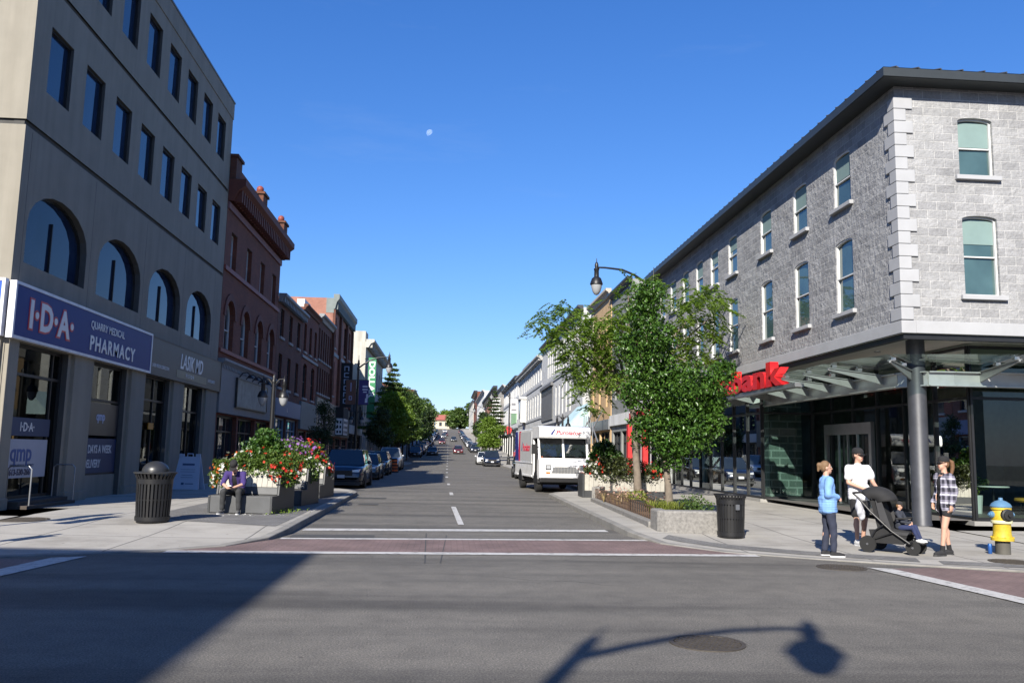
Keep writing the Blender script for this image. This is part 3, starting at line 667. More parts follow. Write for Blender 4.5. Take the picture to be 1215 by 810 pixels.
B3, fr3 = rowb('brick_building', 'brown brick building with stepped parapet and slate coloured shopfront', 'L', -10.2, 59.05, 66, 11.4, redb, [(8.4, 10.4, 3, 1.0, .2, 'sash'), (5.2, 7.6, 2, 1.5, .2, 'sash')], dict(n=2, z1=2.9, fz=(3.0, 4.9), fam=mat('slate_paint', (.13, .165, .18), .6, var=.15)), (11.6, .3, .4, redb2), band=[(8.0, .18, corn_m)], sillm=sill_s)
mb = MB(); mb.ubox(fr3, .1, 2.6, 11.4, 11.95, -.02, .5); mb.build('parapet_block', white, B3, world=True)
B4, fr4 = rowb('brick_building', 'dark brick building of tall narrow windows over a tan metal fascia', 'L', -10.2, 66.05, 73.4, 11.9, redb2, [(8.6, 11, 6, .7, 0, 'sash'), (6, 8, 6, .7, 0, 'sash')], dict(n=2, z1=2.7, fz=(2.8, 5.6), fam=mat('tan_metal', (.27, .24, .2), .5, .2, var=.12)), (12.05, .4, .5, corn_m), sillm=sill_s)
B5, fr5 = rowb('brick_building', 'tall four storey brick building with bare orange side wall above its lower neighbours', 'L', -10.2, 73.45, 88, 14.6, orb, [(10.5, 13.2, 4, 1.5, 0, 'sash'), (6.3, 9.3, 4, 1.5, 0, 'sash')], dict(n=3, z1=2.7, fz=(2.8, 5.5), fam=MATS['tan_metal']), (14.95, .5, 1.3, mat('green_metal', (.16, .19, .18), .6), .5), band=[(9.9, .3, corn_m)], sillm=sill_s)
for q in (0, 4.85, 9.7, 14.5):
    mb = MB(); mb.ubox(fr5, max(0, q-.35)+.005, min(14.54, q+.35), 5.6, 13.6, -.22, 0); mb.build('pilaster', redb2, B5, world=True)
mb = MB(); mb.ubox(fr5, -.02, .5, 13.3, 14.6, -.06, .6); mb.build('parapet_block', mat('green_metal', (.2, .2, .2)), B5, world=True)
# theatre style fittings on the tan fascia
t = empty('blade_sign', (-9.6, 79.5, 5.4), 0, 'tall black blade sign with pale vertical letters on the dark brick facade', 'sign'); mb = MB(); mb.box(-10.05, -9.0, 79.4, 79.7, 5.5, 9.6); mb.build('sign_board', blackmat, t, world=True)
mb = MB()
for i in range(6):
    zz = 8.85-.6*i; mb.box(-9.75, -9.3, 79.385, 79.398, zz+.36, zz+.44); mb.box(-9.75, -9.66, 79.385, 79.398, zz, zz+.36)
    if i % 2: mb.box(-9.66, -9.3, 79.385, 79.398, zz, zz+.08)
    else: mb.box(-9.39, -9.3, 79.385, 79.398, zz, zz+.36)
mb.build('sign_marks', mat('letter_ice', (.35, .45, .6), .5), t, world=True)
t = empty('marquee_board', (-9.7, 77, 2.9), 0, 'white letter board with black squares below the tall blade sign', 'sign'); mb = MB(); mb.box(-10.03, -9.35, 77, 80.5, 2.9, 5.4); mb.build('sign_case', blackmat, t, world=True)
mb = MB(); mb.box(-9.348, -9.335, 77.2, 80.3, 2.95, 4.4); mb.box(-10.0, -9.4, 76.985, 76.998, 2.95, 4.4); p = mb.build('sign_panel', white, t, world=True)
mb = MB()
for k in range(3):
    for q in range(3): mb.box(-9.334, -9.325, 77.5+q*.95, 78.0+q*.95, 3.1+k*.43, 3.32+k*.43)
    for q in range(2): mb.box(-9.9+q*.25, -9.75+q*.25, 76.975, 76.984, 3.1+k*.43, 3.32+k*.43)
mb.build('sign_squares', blackmat, t, world=True)
t = empty('wall_poster', (-10, 70.5, 3), 0, 'pale brown poster panel on the tan metal fascia of the dark brick building', 'poster'); mb = MB(); mb.ubox(fr4, 1.0, 5.6, 3.0, 4.9, -.24, -.165); mb.build('poster_panel', mat('poster_pale', (.38, .33, .29), .7, var=.3, scale=1.5), t, world=True)
# white render, low dark building, pale concrete bank, trees hide the rest
ivory = mat('ivory_render', (.66, .64, .58), .9, var=.1, scale=.6, streak=True); whiter = mat('white_render', (.78, .78, .76), .85, var=.07, scale=.5, streak=True); greyr = mat('grey_render', (.45, .45, .44), .85, var=.12, scale=.6, streak=True)
conc2 = mat('pale_concrete', (.52, .50, .44), .9, var=.12, scale=.6, streak=True)
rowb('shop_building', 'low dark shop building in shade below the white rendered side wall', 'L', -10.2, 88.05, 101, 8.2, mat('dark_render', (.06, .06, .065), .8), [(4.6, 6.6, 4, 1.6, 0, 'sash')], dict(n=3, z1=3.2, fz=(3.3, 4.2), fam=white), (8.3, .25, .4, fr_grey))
rowb('rendered_building', 'white rendered building rising behind the low dark shop', 'L', -12.2, 88.5, 101, 13.1, whiter, [(9, 10.8, 3, 1.2, 0, 'sash')], None, (13.2, .3, .3, greyr), ends=(True, True))
BK, frk = rowb('stone_bank', 'pale concrete building with plain side wall and bracketed cornice left of the trees', 'L', -10.2, 103, 130, 14.6, conc2, [(9.6, 12.4, 7, 1.3, 0, 'sash'), (5.6, 8.4, 7, 1.3, 0, 'sash')], dict(n=5, z1=4.0, fz=(4.1, 4.9), fam=corn_m, fm=white), (14.9, 1.0, 1.0, conc2, .8))
mb = MB(); mb.box(-13.5, -10.3, 103.2, 106.4, 14.4, 15.9); mb.build('roof_house', conc2, BK, world=True)
for i, (a, b_, h, m_, lb) in enumerate(((130.2, 160, 11, greyr, 'long grey rendered shop row behind the street trees'), (161, 196, 13.5, redb2, 'brown brick block half hidden by the far street trees'), (198, 250, 13, greyr, 'grey block at the far end of the tree row'), (252, 330, 17, redb2, 'distant brick block on the rising left side'))):
    rowb('row_building', lb, 'L', -10.6, a, b_, h+tz(a)*.6, m_, [(tz(a)+7, tz(a)+9, 8, 1.2, 0, 'none'), (tz(a)+4.5, tz(a)+6.2, 8, 1.2, 0, 'none')], dict(n=5, z1=tz(b_)+3.2, fz=(tz(b_)+3.3, tz(b_)+4.1), fam=fr_grey), (h+tz(a)*.6+.1, .5, .5, corn_m), group=None)
t = empty('blade_sign', (-8.9, 104, 8.2), 0, 'green vertical blade sign with white letters in front of the pale concrete building', 'sign'); mb = MB(); mb.box(-9.75, -8.85, 102.4, 102.7, 5.4, 12.6); mb.build('sign_board', mat('sign_green', (.02, .22, .08), .5), t, world=True)
mb = MB(); mb.tube([(-10.3, 103.1, 12.5), (-9.6, 102.55, 12.5)], .06, 6); mb.tube([(-10.3, 103.1, 7.5), (-9.6, 102.55, 7.5)], .06, 6); mb.build('sign_bracket', black, t, world=True)
text('lettering', 'DOLLAR', .95, Frame((-9.6, 102.4), (1, 0), (0, -1)), -.02, 12.2, -.005, txw, t, .004, bold=.03, vertical=True, sx=1.2)

# ------------------------------------------------------------------ limestone bank building, right corner
BX, BY, BE = 10.59, 19.12, 43.25
stone = brick('rock_faced_limestone', (.30, .30, .305), (.41, .41, .41), (.53, .525, .515), w=.48, h=.215, ms=.012, rough=.9, bmp=.95, rock=2.3, dirt=.22)
BANK = empty('stone_building', (BX, BY, .15), 0, 'grey rock faced limestone building with glass ground floor on the right corner', 'building')
fl = Frame((BX, BE), (0, -1), (-1, 0)); fb = Frame((BX, BY), (1, 0), (0, -1)); LL = BE-BY; LB2 = 15.5
wy = [21.98, 24.8, 27.65, 31.08, 33.33, 35.4, 37.55, 39.7, 41.8]; wx = [2.02, 4.6, 7.2, 9.8, 12.4]
lops = [(BE-y-.5, BE-y+.5, z0, z1, .09) for y in wy for z0, z1 in ((8.58, 10.06), (5.64, 7.62))]; bops = [(x-.44, x+.44, z0, z1, .09) for x in wx for z0, z1 in ((8.57, 10.04), (5.63, 7.58))]
mb = MB(); facade(mb, fl, LL, 4.97, 10.75, lops, .22); facade(mb, fb, LB2, 4.97, 10.75, bops, .22)
mb.face([fl.p(0, -.5), fl.p(0, -.5, LB2), fl.p(0, 10.75, LB2), fl.p(0, 10.75)]); mb.build('wall', stone, BANK, world=True)
for o in lops: window(BANK, fl, *o, depth=.07, fw=.04, style='sash', mf=fr_white, mg=g_teal, blind=(.0+RNG.uniform(.25, .5), blind_m) if o[2] > 8 else None)
for o in bops: window(BANK, fb, *o, depth=.13, fw=.04, style='sash', mf=fr_white, mg=g_teal, blind=(.42 if o[2] > 8 else .3, blind_m))
for o, f_ in [(o, fl) for o in lops]+[(o, fb) for o in bops]:
    mb = MB(); mb.ubox(f_, o[0]-.13, o[1]+.13, o[2]-.115, o[2]-.004, -.11, .15); mb.build('sill', stone_sm, BANK, world=True, bevel=.012)
mb = MB(); mb.ubox(fl, 0, LL+.06, 4.67, 4.968, -.06, .3); mb.ubox(fb, .3, LB2, 4.672, 4.966, -.058, .3); mb.build('stone_band', stone_sm, BANK, world=True, bevel=.012)
z = 4.99; k = 0
while z < 10.3:
    hgt = .305; a2 = (.26, .43)[k % 2]
    mb = MB(); mb.box(BX-.045, BX+a2, BY-.045, BY+(.46, .27)[k % 2], z, z+hgt-.008); mb.build('quoin_stone', stone_sm, BANK, world=True, bevel=.015); z += hgt; k += 1
eave_m = mat('eave_metal', (.055, .062, .062), .45, .4, var=.12)
mb = MB(); ov = .5
ex0, ey0, ex1, ey1 = BX-ov, BY-ov, BX+LB2+ov, BE+.1
mb.box(ex0, ex1, ey0, ey1, 10.75, 10.8); mb.box(ex0-.03, ex0+.1, ey0-.03, ey1, 10.76, 10.97); mb.box(ex0+.1, ex1, ey0-.03, ey0+.1, 10.76, 10.968)
mb.build('eave', eave_m, BANK, world=True)
rh, rw = 10.98, 7.8; roofm = mat('metal_roof', (.085, .088, .09), .5, .3, var=.2, scale=2)
mb = MB(); cxm = (ex0+ex1)/2; zr = rh+2.9
A, B_, C_, D_ = (ex0-.03, ey0-.03, rh), (ex1, ey0-.03, rh), (ex1, ey1, rh), (ex0-.03, ey1, rh); R1, R2 = (cxm, ey0+8.2, zr), (cxm, ey1, zr)
mb.face([A, B_, R1]); mb.face([A, R1, R2, D_]); mb.face([B_, C_, R2, R1]); mb.face([D_, R2, C_])
v = Vector(R1)-Vector(A)
for i in range(int((ey1-ey0)/.55)):                                # standing seams and snow guards
    y = ey0+.3+i*.55; f = min(1, (y-ey0)/8.2); mb.tube([(A[0], y, rh+.02), (A[0]+(cxm-A[0])*f, y, rh+2.9*f+.02)], .022, 4)
    mb.cbox((A[0]+.5, y+.27, rh+.22), (.08, .08, .07))
for i in range(int((ex1-ex0)/.55)):
    x = ex0+.3+i*.55; f = 1-abs(x-cxm)/(cxm-ex0); mb.tube([(x, A[1], rh+.02), (x, A[1]+8.2*f, rh+2.9*f+.02)], .022, 4); mb.cbox((x+.27, A[1]+.5, rh+.22), (.08, .08, .07))
mb.build('roof', roofm, BANK, world=True)
for y in (33.2, 38.2, 41.9):
    mb = MB(); mb.box(13.2, 14.0, y, y+.8, 11.6, 13.55); mb.box(13.12, 14.08, y-.08, y+.88, 13.55, 13.7); mb.build('roof_vent', eave_m, BANK, world=True)
# recessed glass ground floor
GX, GY, RX, RY = 12.95, 20.4, 11.1, 29.7
mb = MB(); mb.face([(BX-.02, BY-.02, 4.665), (BX+LB2, BY-.02, 4.665), (BX+LB2, BE, 4.665), (BX-.02, BE, 4.665)]); sf = mb.build('soffit', mat('soffit_cream', (1.0, .96, .88), .7, var=.1, scale=.8), BANK, world=True)
mb = MB(); mb.box(BX+.02, BX+.16, BY+.02, BE, 4.54, 4.664); mb.box(BX+.16, BX+LB2, BY+.02, BY+.16, 4.54, 4.663); mb.build('soffit_edge', fr_dark, BANK, world=True)
for x, y in ((11.7, 22.5), (11.7, 26), (11.7, 19.75)):
    mb = MB(); mb.lathe([(.09, 4.64), (.09, 4.663)], (x, y, 0), 12); mb.build('downlight', alu, BANK, world=True)
mb = MB(); mb.box(RX-.1, BX+LB2, RY, BE, -.3, .27); mb.box(GX-.1, BX+LB2, GY-.12, RY, -.3, .268); mb.build('plinth', mat('plinth', (.33, .32, .30), .85), BANK, world=True)
def glazing(fr, L, n, name='glass_wall', zt=4.6, zb=.28, trans=(3.25,), skip=None):
    mb = MB(); st = L/n
    for i in range(n+1):
        u = min(max(st*i, .03), L-.03); mb.ubox(fr, u-.03, u+.03, zb, zt, -.04, .08)
    for z in (zb, zt-.07)+tuple(trans): mb.ubox(fr, .03, L-.03, z, z+.07, -.035, .075)
    o = mb.build(name, fr_dark, BANK, world=True)
    for i in range(n):
        g = MB(); u0, u1 = st*i+.03, st*(i+1)-.03; g.face([fr.p(u0, zb+.05, .02), fr.p(u1, zb+.05, .02), fr.p(u1, zt-.05, .02), fr.p(u0, zt-.05, .02)]); g.build('pane', g_clear, o, world=True)
    return o
glazing(Frame((GX, RY), (0, -1), (-1, 0)), RY-GY, 6); glazing(Frame((GX, GY), (1, 0), (0, -1)), 9.0, 4); glazing(Frame((RX, RY), (1, 0), (0, -1)), GX-RX, 1); glazing(Frame((RX, BE), (0, -1), (-1, 0)), BE-RY, 9)
# sliding door
fdr = Frame((GX-.06, 28.5), (0, -1), (-1, 0)); mb = MB()
for q in (0, 3.1): mb.ubox(fdr, q, q+.16, .2, 2.85, -.06, .06)
mb.ubox(fdr, .16, 3.1, 2.5, 2.85, -.058, .058)
for q in (.95, 1.6, 2.25): mb.ubox(fdr, q, q+.06, .25, 2.5, -.03, .03)
mb.build('sliding_door', alu, BANK, world=True)
# interior: floor, back walls, brick pier, soft ceiling
mb = MB(); mb.box(RX+.1, BX+LB2-.1, GY+.1, BE-.1, .27, .285); mb.build('interior_floor', mat('interior_floor', (.16, .15, .14), .5), BANK, world=True)
mb = MB(); mb.box(18.2, 18.3, GY+.1, BE-.1, .28, 4.6); mb.box(RX+.1, 18.2, BE-.2, BE-.1, .28, 4.6); mb.box(BX+LB2-.15, BX+LB2-.05, GY, BE, .1, 4.66); mb.box(15.8, 18.2, 27.0, 27.1, .28, 4.6); mb.build('interior_wall', mat('interior_wall', (.17, .18, .17), .9, var=.3), BANK, world=True)
mb = MB(); mb.box(RX+.35, GX-.3, RY+.25, RY+.75, .28, 4.6); mb.build('brick_pier', brick('glass_brick', (.20, .22, .21), (.26, .29, .27), (.5, .52, .5), w=.62, h=.26, ms=.03, bmp=.5, rock=.6), BANK, world=True)
for y in (31.2, 33.4, 35.8, 38.2, 40.5):
    mb = MB(); mb.box(RX+.5, RX+.62, y, y+.5, .3, 4.5); mb.build('interior_screen', mat('screen_pale', (.40, .46, .44), .6), BANK, world=True)
mb = MB(); mb.lathe([(.23, .14), (.23, .2), (.215, .22), (.215, 4.66)], (11.48, 20.2, 0), 24)
mb.build('column', mat('dark_steel', (.06, .062, .07), .5, .25, var=.25, scale=4, bmp=.1), BANK, world=True, smooth=True)
# canopy: stainless beam, tapering arms, glass sheets
CA = empty('glass_canopy', (11.5, 20.2, 3.4), 0, 'glass and stainless steel canopy wrapping the corner column of the limestone building', 'canopy')
bx = 11.24; path = [(bx, BE-.3), (bx, 20.6), (bx+.38, 19.92), (bx+1.0, 19.86), (22, 19.86)]
mb = MB()
for (x0, y0), (x1, y1) in zip(path, path[1:]):
    d = Vector((x1-x0, y1-y0)).normalized(); nn_ = Vector((d.y, -d.x))
    for w0, w1, z0, z1 in ((-.03, .03, 3.54, 3.84), (-.11, .11, 3.84, 3.87), (-.11, .11, 3.51, 3.54)):
        q = [(x0+nn_.x*w0, y0+nn_.y*w0), (x1+nn_.x*w0, y1+nn_.y*w0), (x1+nn_.x*w1, y1+nn_.y*w1), (x0+nn_.x*w1, y0+nn_.y*w1)]; mb.prism_z(q, z0, z1)
mb.build('beam', steel, CA, world=True)
arm_m = mat('brushed_steel', (.36, .37, .36), .5, .55, var=.15)
def arm(x, y, dx, dy, ln=1.5):
    mb = MB(); n_ = Vector((-dy, dx))*.022
    pr = [(0, 3.62), (0, 3.86), (ln, 4.02), (ln, 3.98)]
    mb.prism(pr, lambda p: (x+dx*p[0]+n_.x, y+dy*p[0]+n_.y, p[1]), lambda p: (x+dx*p[0]-n_.x, y+dy*p[0]-n_.y, p[1])); n_ = n_*2.6
    mb.prism([(0, 3.86), (0, 3.88), (ln, 4.04), (ln, 4.02)], lambda p: (x+dx*p[0]+n_.x, y+dy*p[0]+n_.y, p[1]), lambda p: (x+dx*p[0]-n_.x, y+dy*p[0]-n_.y, p[1]))
    a = mb.build('arm', arm_m, CA, world=True)
    for f in (.45, .9):
        s_ = MB(); s_.cbox((x+dx*ln*f, y+dy*ln*f, 3.93+.16*f), (.12, .12, .07)); s_.tube([(x+dx*ln*f-.1, y+dy*ln*f-.1, 3.98+.16*f), (x+dx*ln*f+.1, y+dy*ln*f+.1, 3.98+.16*f)], .012, 5); s_.build('glass_clamp', alu, a, world=True)
ly = [21.3+1.55*i for i in range(14)]; lx = [12.9+1.75*i for i in range(5)]
for y in ly: arm(bx, y, -1, 0)
arm(bx+.2, 20.25, -.75, -.66)
for x in lx: arm(x, 19.86, 0, -1)
mb = MB()
for a, b_ in zip(ly, ly[1:]): mb.add([(bx-.02, a+.03, 3.99), (bx-1.6, a+.03, 4.14), (bx-1.6, b_-.03, 4.14), (bx-.02, b_-.03, 3.99)], [(0, 1, 2, 3)])
mb.face([(bx-.02, ly[0]-.03, 3.99), (bx-1.6, ly[0]-.03, 4.14), (bx-1.1, 19.0, 4.14), (bx+.2, 20.2, 3.99)])
mb.face([(bx+.25, 20.15, 3.99), (bx-1.05, 18.95, 4.14), (12.87, 18.26, 4.14), (12.87, 19.84, 3.99)])
for a, b_ in zip(lx, lx[1:]): mb.face([(a+.03, 19.84, 3.99), (a+.03, 18.26, 4.14), (b_-.03, 18.26, 4.14), (b_-.03, 19.84, 3.99)])
mb.build('glass_sheet', g_canopy, CA, world=True)
flt = Frame((9.78, 34.2), (0, -1), (-1, 0))
t = empty('letter_sign', (9.78, 29, 3.7), 0, 'red raised lettering standing on the glass canopy of the limestone building', 'sign')
redl = mat('sign_red', (.62, .015, .02), .35, var=.06)
text('lettering', 'Scotiabank', 1.0, flt, 0, 3.86, -.02, redl, t, .13, bold=.035, fit=10.1)
mb = MB(); mb.ubox(flt, -.2, 10.9, 3.70, 3.82, -.1, .16); mb.build('letter_rail', alu, t, world=True)
# furniture seen through the glass
def chair(x, y, rz, lb):
    c = empty('lounge_chair', (x, y, .285), rz, lb, 'chair', 'yellow chairs behind the glass'); ym = mat('mustard_cloth', (.50, .27, .03), .8)
    mb = MB(); n = 14; v = []
    for i in range(n+1):
        a = math.pi*i/n
        for r in (.36, .28): 
            for z in (.42, .80-.1*abs(math.cos(a))): v.append((r*math.cos(a), r*math.sin(a), z))
    f = []
    for i in range(n):
        b0, b1 = i*4, i*4+4; f += [(b0, b1, b1+1, b0+1), (b0+2, b1+2, b1+3, b0+3), (b0+1, b1+1, b1+3, b0+3)]
    mb.add(v, f); mb.build('backrest', ym, c, smooth=True); mb = MB(); mb.lathe([(.3, .36), (.33, .40), (.31, .46), (.2, .47)], (0, -.03, 0), 16); mb.build('seat', ym, c, smooth=True)
    for sx, sy in ((1, 1), (1, -1), (-1, 1), (-1, -1)): mb = MB(); mb.tube([(sx*.16, sy*.16, .37), (sx*.24, sy*.24, 0)], .014, 6); mb.build('leg', black, c)
    return c
chair(14.35, 23.1, 2.3, 'mustard tub chair behind the glass nearer the corner column'); chair(15.9, 22.6, -2.2, 'mustard tub chair behind the glass farther from the corner column')
t = empty('cafe_table', (15.1, 22.9, .285), 0, 'small round pale table between the mustard chairs', 'table'); mb = MB(); mb.lathe([(.38, .73), (.4, .74), (.4, .76), (.38, .77)], (0, 0, 0), 20); mb.build('tabletop', white, t, smooth=True); mb = MB(); mb.lathe([(.24, 0), (.24, .02), (.03, .05), (.03, .73)], (0, 0, 0), 12); mb.build('pedestal', black, t, smooth=True)
# ------------------------------------------------------------------ right-hand row behind the bank
peach = mat('peach_render', (.62, .42, .22), .85, var=.08, scale=.8, streak=True); cream_s = mat('cream_stone', (.55, .50, .42), .9, var=.15, scale=1, streak=True); greenish = mat('grey_green_render', (.27, .28, .27), .85, var=.15, scale=.8, streak=True)
lime = brick('pale_limestone', (.55, .55, .54), (.64, .64, .62), (.68, .67, .65), w=.8, h=.35, ms=.012, bmp=.5, rock=.5, dirt=.12)
R1, f1 = rowb('shop_building', 'low white fronted shop with red trim between the limestone building and the peach one', 'R', 11.0, 43.4, 51, 7.6, whiter, [(5.2, 6.8, 3, 1.0, 0, 'sash')], dict(n=3, z1=3.2, fz=(3.8, 4.2), fam=mat('trim_red', (.60, .03, .03), .5)), (7.7, .3, .4, greyr))
for y in (46.6, 50.6):
    mb = MB(); mb.box(10.72, 10.98, y, y+.45, .15, 3.5); mb.build('red_pillar', MATS['trim_red'], R1, world=True)
R2, f2 = rowb('rendered_building', 'narrow grey green building rising above the low white shop', 'R', 11.05, 51.05, 57.6, 12.5, greenish, [(8.8, 10.6, 2, 1.0, 0, 'sash'), (5.3, 7.3, 2, 1.0, 0, 'sash')], dict(n=2, z1=3.2, fz=(3.6, 4.3), fam=whiter), (12.65, .35, .35, eave_m))
R3, f3 = rowb('rendered_building', 'peach rendered building with dark narrow windows behind the street trees', 'R', 11.0, 57.65, 66, 13.0, peach, [(9.3, 11.4, 3, .9, 0, 'sash'), (5, 7.4, 3, .9, 0, 'sash')], dict(n=2, z1=3.3, fz=(3.4, 4.1), fam=fr_grey), (13.15, .4, .5, cream_s), fr_m=fr_dark)
mb = MB(); mb.ubox(f3, 0, 1.2, 8.0, 12.5, -.05, 0); mb.build('stone_panel', cream_s, R3, world=True)
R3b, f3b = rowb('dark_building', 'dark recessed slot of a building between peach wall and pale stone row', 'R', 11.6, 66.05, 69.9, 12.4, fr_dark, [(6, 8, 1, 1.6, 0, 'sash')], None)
ws = dict(n=4, z1=3.6, fz=(3.8, 4.6), fam=fr_dark, fm=fr_dark)
R4, f4 = rowb('stone_row_building', 'pale stone row building with slit windows and a grey shuttered bay', 'R', 11.0, 70, 101, 13.9, lime, [(10.0, 13.0, 14, .75, 0, 'sash', (5, 0)), (5.6, 8.6, 5, .8, 0, 'sash', (12, 6))], ws, (14.1, .5, .5, eave_m), band=[(9.4, .28, stone_sm)], gl=g_dark, fr_m=fr_white)
mb = MB(); mb.ubox(f4, .2, 10.8, 5.3, 8.9, -.1, 0); mb.ubox(f4, -.0, 11.0, 8.9, 9.22, -.3, 0); p = mb.build('shutter', mat('shutter_grey', (.14, .14, .14), .7, var=.15), R4, world=True)
mb = MB()
for i in range(11): mb.ubox(f4, .4+i*.95, .8+i*.95, 8.2, 8.8, -.16, -.1)
mb.build('shutter_slats', fr_dark, R4, world=True)
R5, f5 = rowb('stone_row_building', 'long pale stone row building with white oriel and dark metal parapet', 'R', 11.0, 101.05, 135, 13.1, lime, [(10.4, 12.3, 12, 1.15, 0, 'sash'), (6.2, 9.0, 11, 1.1, 0, 'sash')], dict(ws, n=6), (13.35, .7, .6, greyr, .9), band=[(9.9, .25, stone_sm), (5.9, .2, stone_sm)], fr_m=fr_white)
mb = MB(); mb.ubox(f5, 1, 12, 13.35, 14.7, .4, .8); mb.build('parapet_screen', eave_m, R5, world=True)
mb = MB(); mb.ubox(f5, 10, 13.5, 6.0, 9.3, -.8, 0); mb.ubox(f5, 9.8, 13.7, 9.3, 9.6, -1.0, 0); mb.build('oriel', whiter, R5, world=True)
mb = MB(); mb.ubox(f5, 11.2, 12.3, 6.5, 8.9, -.81, -.802); mb.build('oriel_window', g_dark, R5, world=True)
R6, f6 = rowb('stone_row_building', 'white rendered row building with a pale green panel, beyond the oriel', 'R', 11.0, 135.05, 172, 13.6, whiter, [(10.8, 12.9, 12, 1.2, 0, 'sash'), (7.0, 9.6, 11, 1.1, 0, 'sash')], dict(ws, n=6, z1=4.6, fz=(4.8, 5.6)), (13.9, .7, .6, eave_m, .9), band=[(10.3, .25, stone_sm)], fr_m=fr_white)
mb = MB(); mb.ubox(f6, 22, 33, 6.5, 9.9, -.06, 0); mb.build('green_panel', mat('pale_green', (.42, .68, .36), .6), R6, world=True)
R7, f7 = rowb('rendered_building', 'beige plain building next to the red brick one with dark roof', 'R', 11.0, 172.05, 196, 15.2, cream_s, [(11.5, 13.4, 6, 1.2, 0, 'none'), (8, 10, 6, 1.2, 0, 'none')], dict(ws, n=4, z1=5.4, fz=(5.6, 6.4)), (15.4, .4, .4, greyr))
R8, f8 = rowb('brick_building', 'bright red brick block under a broad dark roof, up the street', 'R', 11.0, 196.1, 262, 15.2, orb, [(12.4, 14.2, 12, 1.3, 0, 'none'), (8.6, 10.8, 12, 1.3, 0, 'none')], dict(ws, n=6, z1=6.6, fz=(6.8, 7.6)), (16.9, 1.0, 1.7, fr_dark, 1.4), band=[(11.5, .4, whiter)])
R9, f9 = rowb('white_building', 'tall white building rising beyond the red brick block', 'R', 10.8, 263, 330, 20.5, whiter, [(tz(263)+z, tz(263)+z+2, 12, 1.6, 0, 'none') for z in (6.5, 10, 13)], dict(n=5, z1=tz(330)+3.5, fz=(tz(330)+3.6, tz(330)+4.5), fam=fr_dark), (20.8, .8, .8, greyr))
rowb('brick_building', 'brown brick house with dark eaves near the top of the street', 'R', 10.8, 331, 375, 25, redb, [(19, 21.5, 8, 1.5, 0, 'none'), (14.5, 17, 8, 1.5, 0, 'none')], None, (25.3, 1.4, 1.0, fr_dark))
rowb('white_building', 'pale distant row near the crest of the hill', 'R', 10.6, 376, 450, 24, ivory, [(20, 22.5, 10, 1.6, 0, 'none'), (16, 18.5, 10, 1.6, 0, 'none')], None, (24.3, .6, .6, fr_grey))
# far end of the street
HB = empty('far_house', (-1.5, 455, tz(455)), 0, 'cream house with a red roof at the crest of the street', 'house'); z0 = tz(455)
mb = MB(); mb.box(-7, 4, 455, 465, z0-1, z0+4.6); mb.build('wall', mat('far_cream', (.62, .56, .42), .9), HB, world=True)
mb = MB(); mb.prism_x([(454, z0+4.6), (466, z0+4.6), (460, z0+7.6)], -7.6, 4.6); mb.build('roof', mat('far_red_roof', (.38, .12, .09), .8), HB, world=True)
for x in (-5, -2, 1): mb = MB(); mb.box(x, x+1.4, 454.9, 455, z0+1.5, z0+3.5); mb.build('window', g_dark, HB, world=True)
HB = empty('far_house', (-10, 458, tz(458)), 0, 'pale yellow low house left of the red roofed one at the crest', 'house'); z0 = tz(458)
mb = MB(); mb.box(-16, -7.6, 458, 468, z0-1, z0+5.2); mb.build('wall', mat('far_yellow', (.6, .52, .3), .9), HB, world=True)
mb = MB(); mb.prism_y([(-16.4, z0+5.2), (-7.2, z0+5.2), (-11.8, z0+7.2)], 457.6, 468); mb.build('roof', fr_grey, HB, world=True)
# office building behind the camera on the near left corner: its shadow lies across the crossing
NB, fn = rowb('office_building', 'plain brick block on the near left corner whose shadow lies over the crossing', 'L', -10.2, -46, -7.05, 14.05, redb2, [(9.5, 11.5, 8, 1.3, 0, 'sash'), (5.5, 7.5, 8, 1.3, 0, 'sash')], dict(n=6, z1=3.3, fz=(3.4, 4.4), fam=fr_grey), None, D=30)
rowb('office_building', 'plain pale block on the near right corner behind the camera', 'R', 12.5, -40, -9, 11, conc2, [(7.5, 9.2, 8, 1.3, 0, 'sash')], dict(n=6, z1=3.3, fz=(3.4, 4.4), fam=fr_grey), None, D=20)

# ------------------------------------------------------------------ awnings and wall signs of the right row
t = empty('awning', (10.4, 70, 4), 0, 'large pale blue slanted awning beside the peach building', 'awning'); pb = mat('awning_blue', (.45, .62, .66), .7)
mb = MB(); mb.add([(11.0, 67, 5.7), (9.3, 67, 3.9), (9.3, 73, 3.9), (11.0, 73, 5.7), (11.0, 67, 5.62), (9.3, 67, 3.82), (9.3, 73, 3.82), (11.0, 73, 5.62)], [(0,1,2,3),(4,5,6,7),(0,1,5,4),(1,2,6,5),(2,3,7,6),(3,0,4,7)]); mb.add([(11, 67.02, 5.6), (9.3, 67.02, 3.85), (11, 67.02, 3.85)], [(0, 1, 2)]); mb.build('awning_cloth', pb, t, world=True)
mb = MB(); mb.box(9.28, 9.34, 67, 73, 3.7, 3.83); mb.build('awning_bar', black, t, world=True)
t = empty('awning', (10.2, 80, 4), 0, 'long black shop awning under the slit windows of the pale row', 'awning'); mb = MB(); mb.prism_y([(11, 4.9), (9.6, 4.1), (9.6, 3.9), (11, 3.9)], 73.5, 99); mb.build('awning_cloth', blackmat, t, world=True)
mb = MB(); mb.box(10.2, 10.95, 74, 79, 3.0, 3.85); mb.build('wood_panel', mat('wood_orange', (.42, .2, .06), .7), t, world=True)
t = empty('banner', (10.3, 180, 8), 0, 'tall white picture banner hanging on the beige wall', 'banner'); mb = MB(); mb.box(9.2, 10.9, 182, 182.15, 7.0, 13.2); mb.build('banner_cloth', white, t, world=True)
mb = MB()
for z, h in ((12, .5), (10.6, .4), (9.4, .9), (8, .8), (7.2, .4)): mb.box(9.4, 10.7, 181.98, 181.99, z, z+h)
